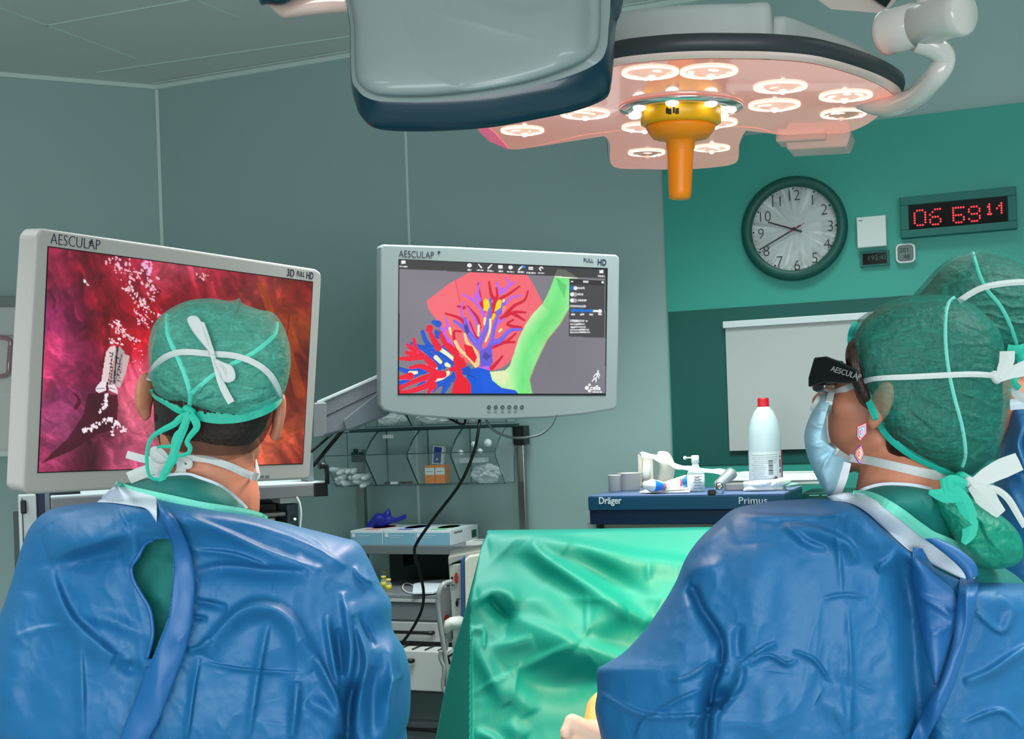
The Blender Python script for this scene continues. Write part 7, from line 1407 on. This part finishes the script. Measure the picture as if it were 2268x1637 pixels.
b = MB(); capsule(b, P(1325, 1640, D0 + .02), P(1352, 1582, D0 + .05), .028, .038); V, Fc = remesh(b, .004, 2); mesh_from('glove_cuff', V, Fc, m_glo, t)
# ---------------------------------------------------------------- third person behind her
t = thing('person', 'person in green cap at the right edge behind the one with glasses', 'person', loc=(.95, 2.05, 0))
fw = Vector((-.90, .38, .1)).normalized(); rt = fw.cross(Vector((0, 0, 1))).normalized(); upv = rt.cross(fw); hp = P(2172, 800, 2.05)
Hm = Matrix(((rt[0], fw[0], upv[0], hp[0]), (rt[1], fw[1], upv[1], hp[1]), (rt[2], fw[2], upv[2], hp[2]), (0, 0, 0, 1)))
mb = MB(); add_head(mb, Hm, sk=.88); capsule(mb, Hm @ Vector((0, -.02, -.05)), P(2300, 980, 2.05), .052, .056); sl, sr = P(2290, 1090, 2.06), P(2600, 1090, 2.06)
add_trunk(mb, P(2330, 990, 2.05), sl, sr, Vector((1.04, 2.06, .95)), arms=[(sl, P(2300, 1290, 2.08), P(2260, 1370, 2.24), (-.6, .7, 0), (0, 0, -1)), (sr, P(2600, 1290, 2.08), P(2520, 1380, 2.24), (-.6, .7, 0), (0, 0, -1))])
V, Fc = remesh(mb, .006, 3); mesh_from('body', V, Fc, m_skin, t); b3 = (V, Fc)
cc = z8([(652, 248), (700, 190), (760, 122), (830, 70), (930, 36), (1010, 29), (1100, 48), (1180, 85), (1260, 150), (1320, 260), (1330, 400), (1290, 540), (1200, 610), (1110, 620), (1060, 560), (960, 560), (800, 500), (690, 400), (650, 310)])
Vh, Fh, _ = inflate([((x - 2190) * .93 + 2190, (y - 680) * .95 + 680) for x, y in cc], 2.05, .098, .08, Z8(1010, 320), n=160, rings=30, p=2.3); mesh_from('hair', Vh, Fh, m_hairb, t)
ws3 = [([Z8(*a), Z8(*b_), Z8(*c)], 4, .005, 'g') for a, b_, c in (((960, 150), (1060, 140), (1180, 170)), ((1000, 200), (1080, 240), (1180, 250)), ((1040, 260), (1110, 300), (1200, 300)), ((860, 150), (900, 130), (950, 140)), ((1100, 360), (1160, 380), (1240, 370)), ((870, 180), (920, 170), (960, 170)), ((900, 340), (1000, 330), (1090, 360)), ((900, 300), (1000, 290), (1060, 300)), ((930, 400), (1020, 390), (1110, 420)))]
Vc, Fq, _ = inflate(cc, 2.05, .11, .10, Z8(1010, 320), n=260, rings=60, p=2.3, strokes=ws3, noise=(.005, 12)); cap = mesh_from('surgical_cap', Vc, Fq, m_cap2, t); S = Surf((Vc, Fq))
strap('seam', S, z8([(935, 40), (962, 130), (1000, 215), (1060, 285), (1100, 355), (1130, 430), (1150, 500)]), .0060, m_seamg, cap, .0015); strap('mask_strap', S, z8([(868, 275), (960, 218), (1060, 192), (1180, 182), (1260, 190)]), .010, m_tie, t, .004)
b = MB(); capsule(b, P(*Z8(1155, 520), 1.93), P(*Z8(1168, 550), 1.93), .010, .011); gk = b.build('cap_tie_knot', m_tieg, t, world=True); strap('cap_tie', None, z8d([(1100, 500), (1150, 505), (1200, 490)], 1.92), .014, m_tieg, gk); strap('cap_tie', None, z8d([(1165, 560), (1150, 620), (1130, 660), (1160, 690)], 1.92), .010, m_tieg, gk)
strap('mask_strap', None, z8d([(1120, 680), (1150, 720), (1190, 745)], 1.93), .014, m_tie, t)
gc3 = z8([(1118, 770), (1180, 752), (1300, 740), (1500, 760), (1850, 880), (2080, 1150), (2200, 1700), (2180, 2300), (1700, 2560), (1250, 2560), (1000, 2300), (960, 1700), (990, 1450), (1030, 1200), (1060, 1000), (1095, 860)])
b = MB(); ellipsoid(b, Hm @ Vector((0, .082, -.058)), (.052, .048, .064), Hm.to_3x3(), 28, 18); b.build('face_mask', m_mask, t, world=True)
b = MB(); b.ribbon([Hm @ Vector((.052 + .036 * k / 8, .07 - .10 * k / 8, -.07 + .0 * k)) for k in range(9)], .008, nrm=(0, -1, 0)); b.ribbon([Hm @ Vector((-.052 - .036 * k / 8, .07 - .10 * k / 8, -.07)) for k in range(9)], .008, nrm=(0, -1, 0)); b.build('mask_strap', m_tie, t, world=True)
Vg, Fg, _ = inflate(gc3, 2.07, .19, .19, Z8(1560, 1560), n=300, rings=70, p=2.8, noise=(.012, 80), strokes=[(z8([(1180, 860), (1150, 960), (1200, 1100)]), 10, .014, 's'), (z8([(1030, 1070), (1080, 1000), (1140, 960)]), 8, .010, 's'), (z8([(1100, 1050), (1130, 1090), (1180, 1110)]), 7, .010, 's'), (z8([(1060, 1100), (1120, 1200), (1180, 1300)]), 14, .014, 'g')])
Vg2, Fg2 = skirt(Vg, Fg, (1.04, 2.06), 1.10, .32, .26, .30, .18, .20); gown = mesh_from('surgical_gown', Vg2, Fg2, m_gown, t); Sg = Surf((Vg, Fg)); strap('collar_lining', None, z8d([(1112, 768), (1180, 762), (1300, 760)], 1.96), .018, m_lining, gown)
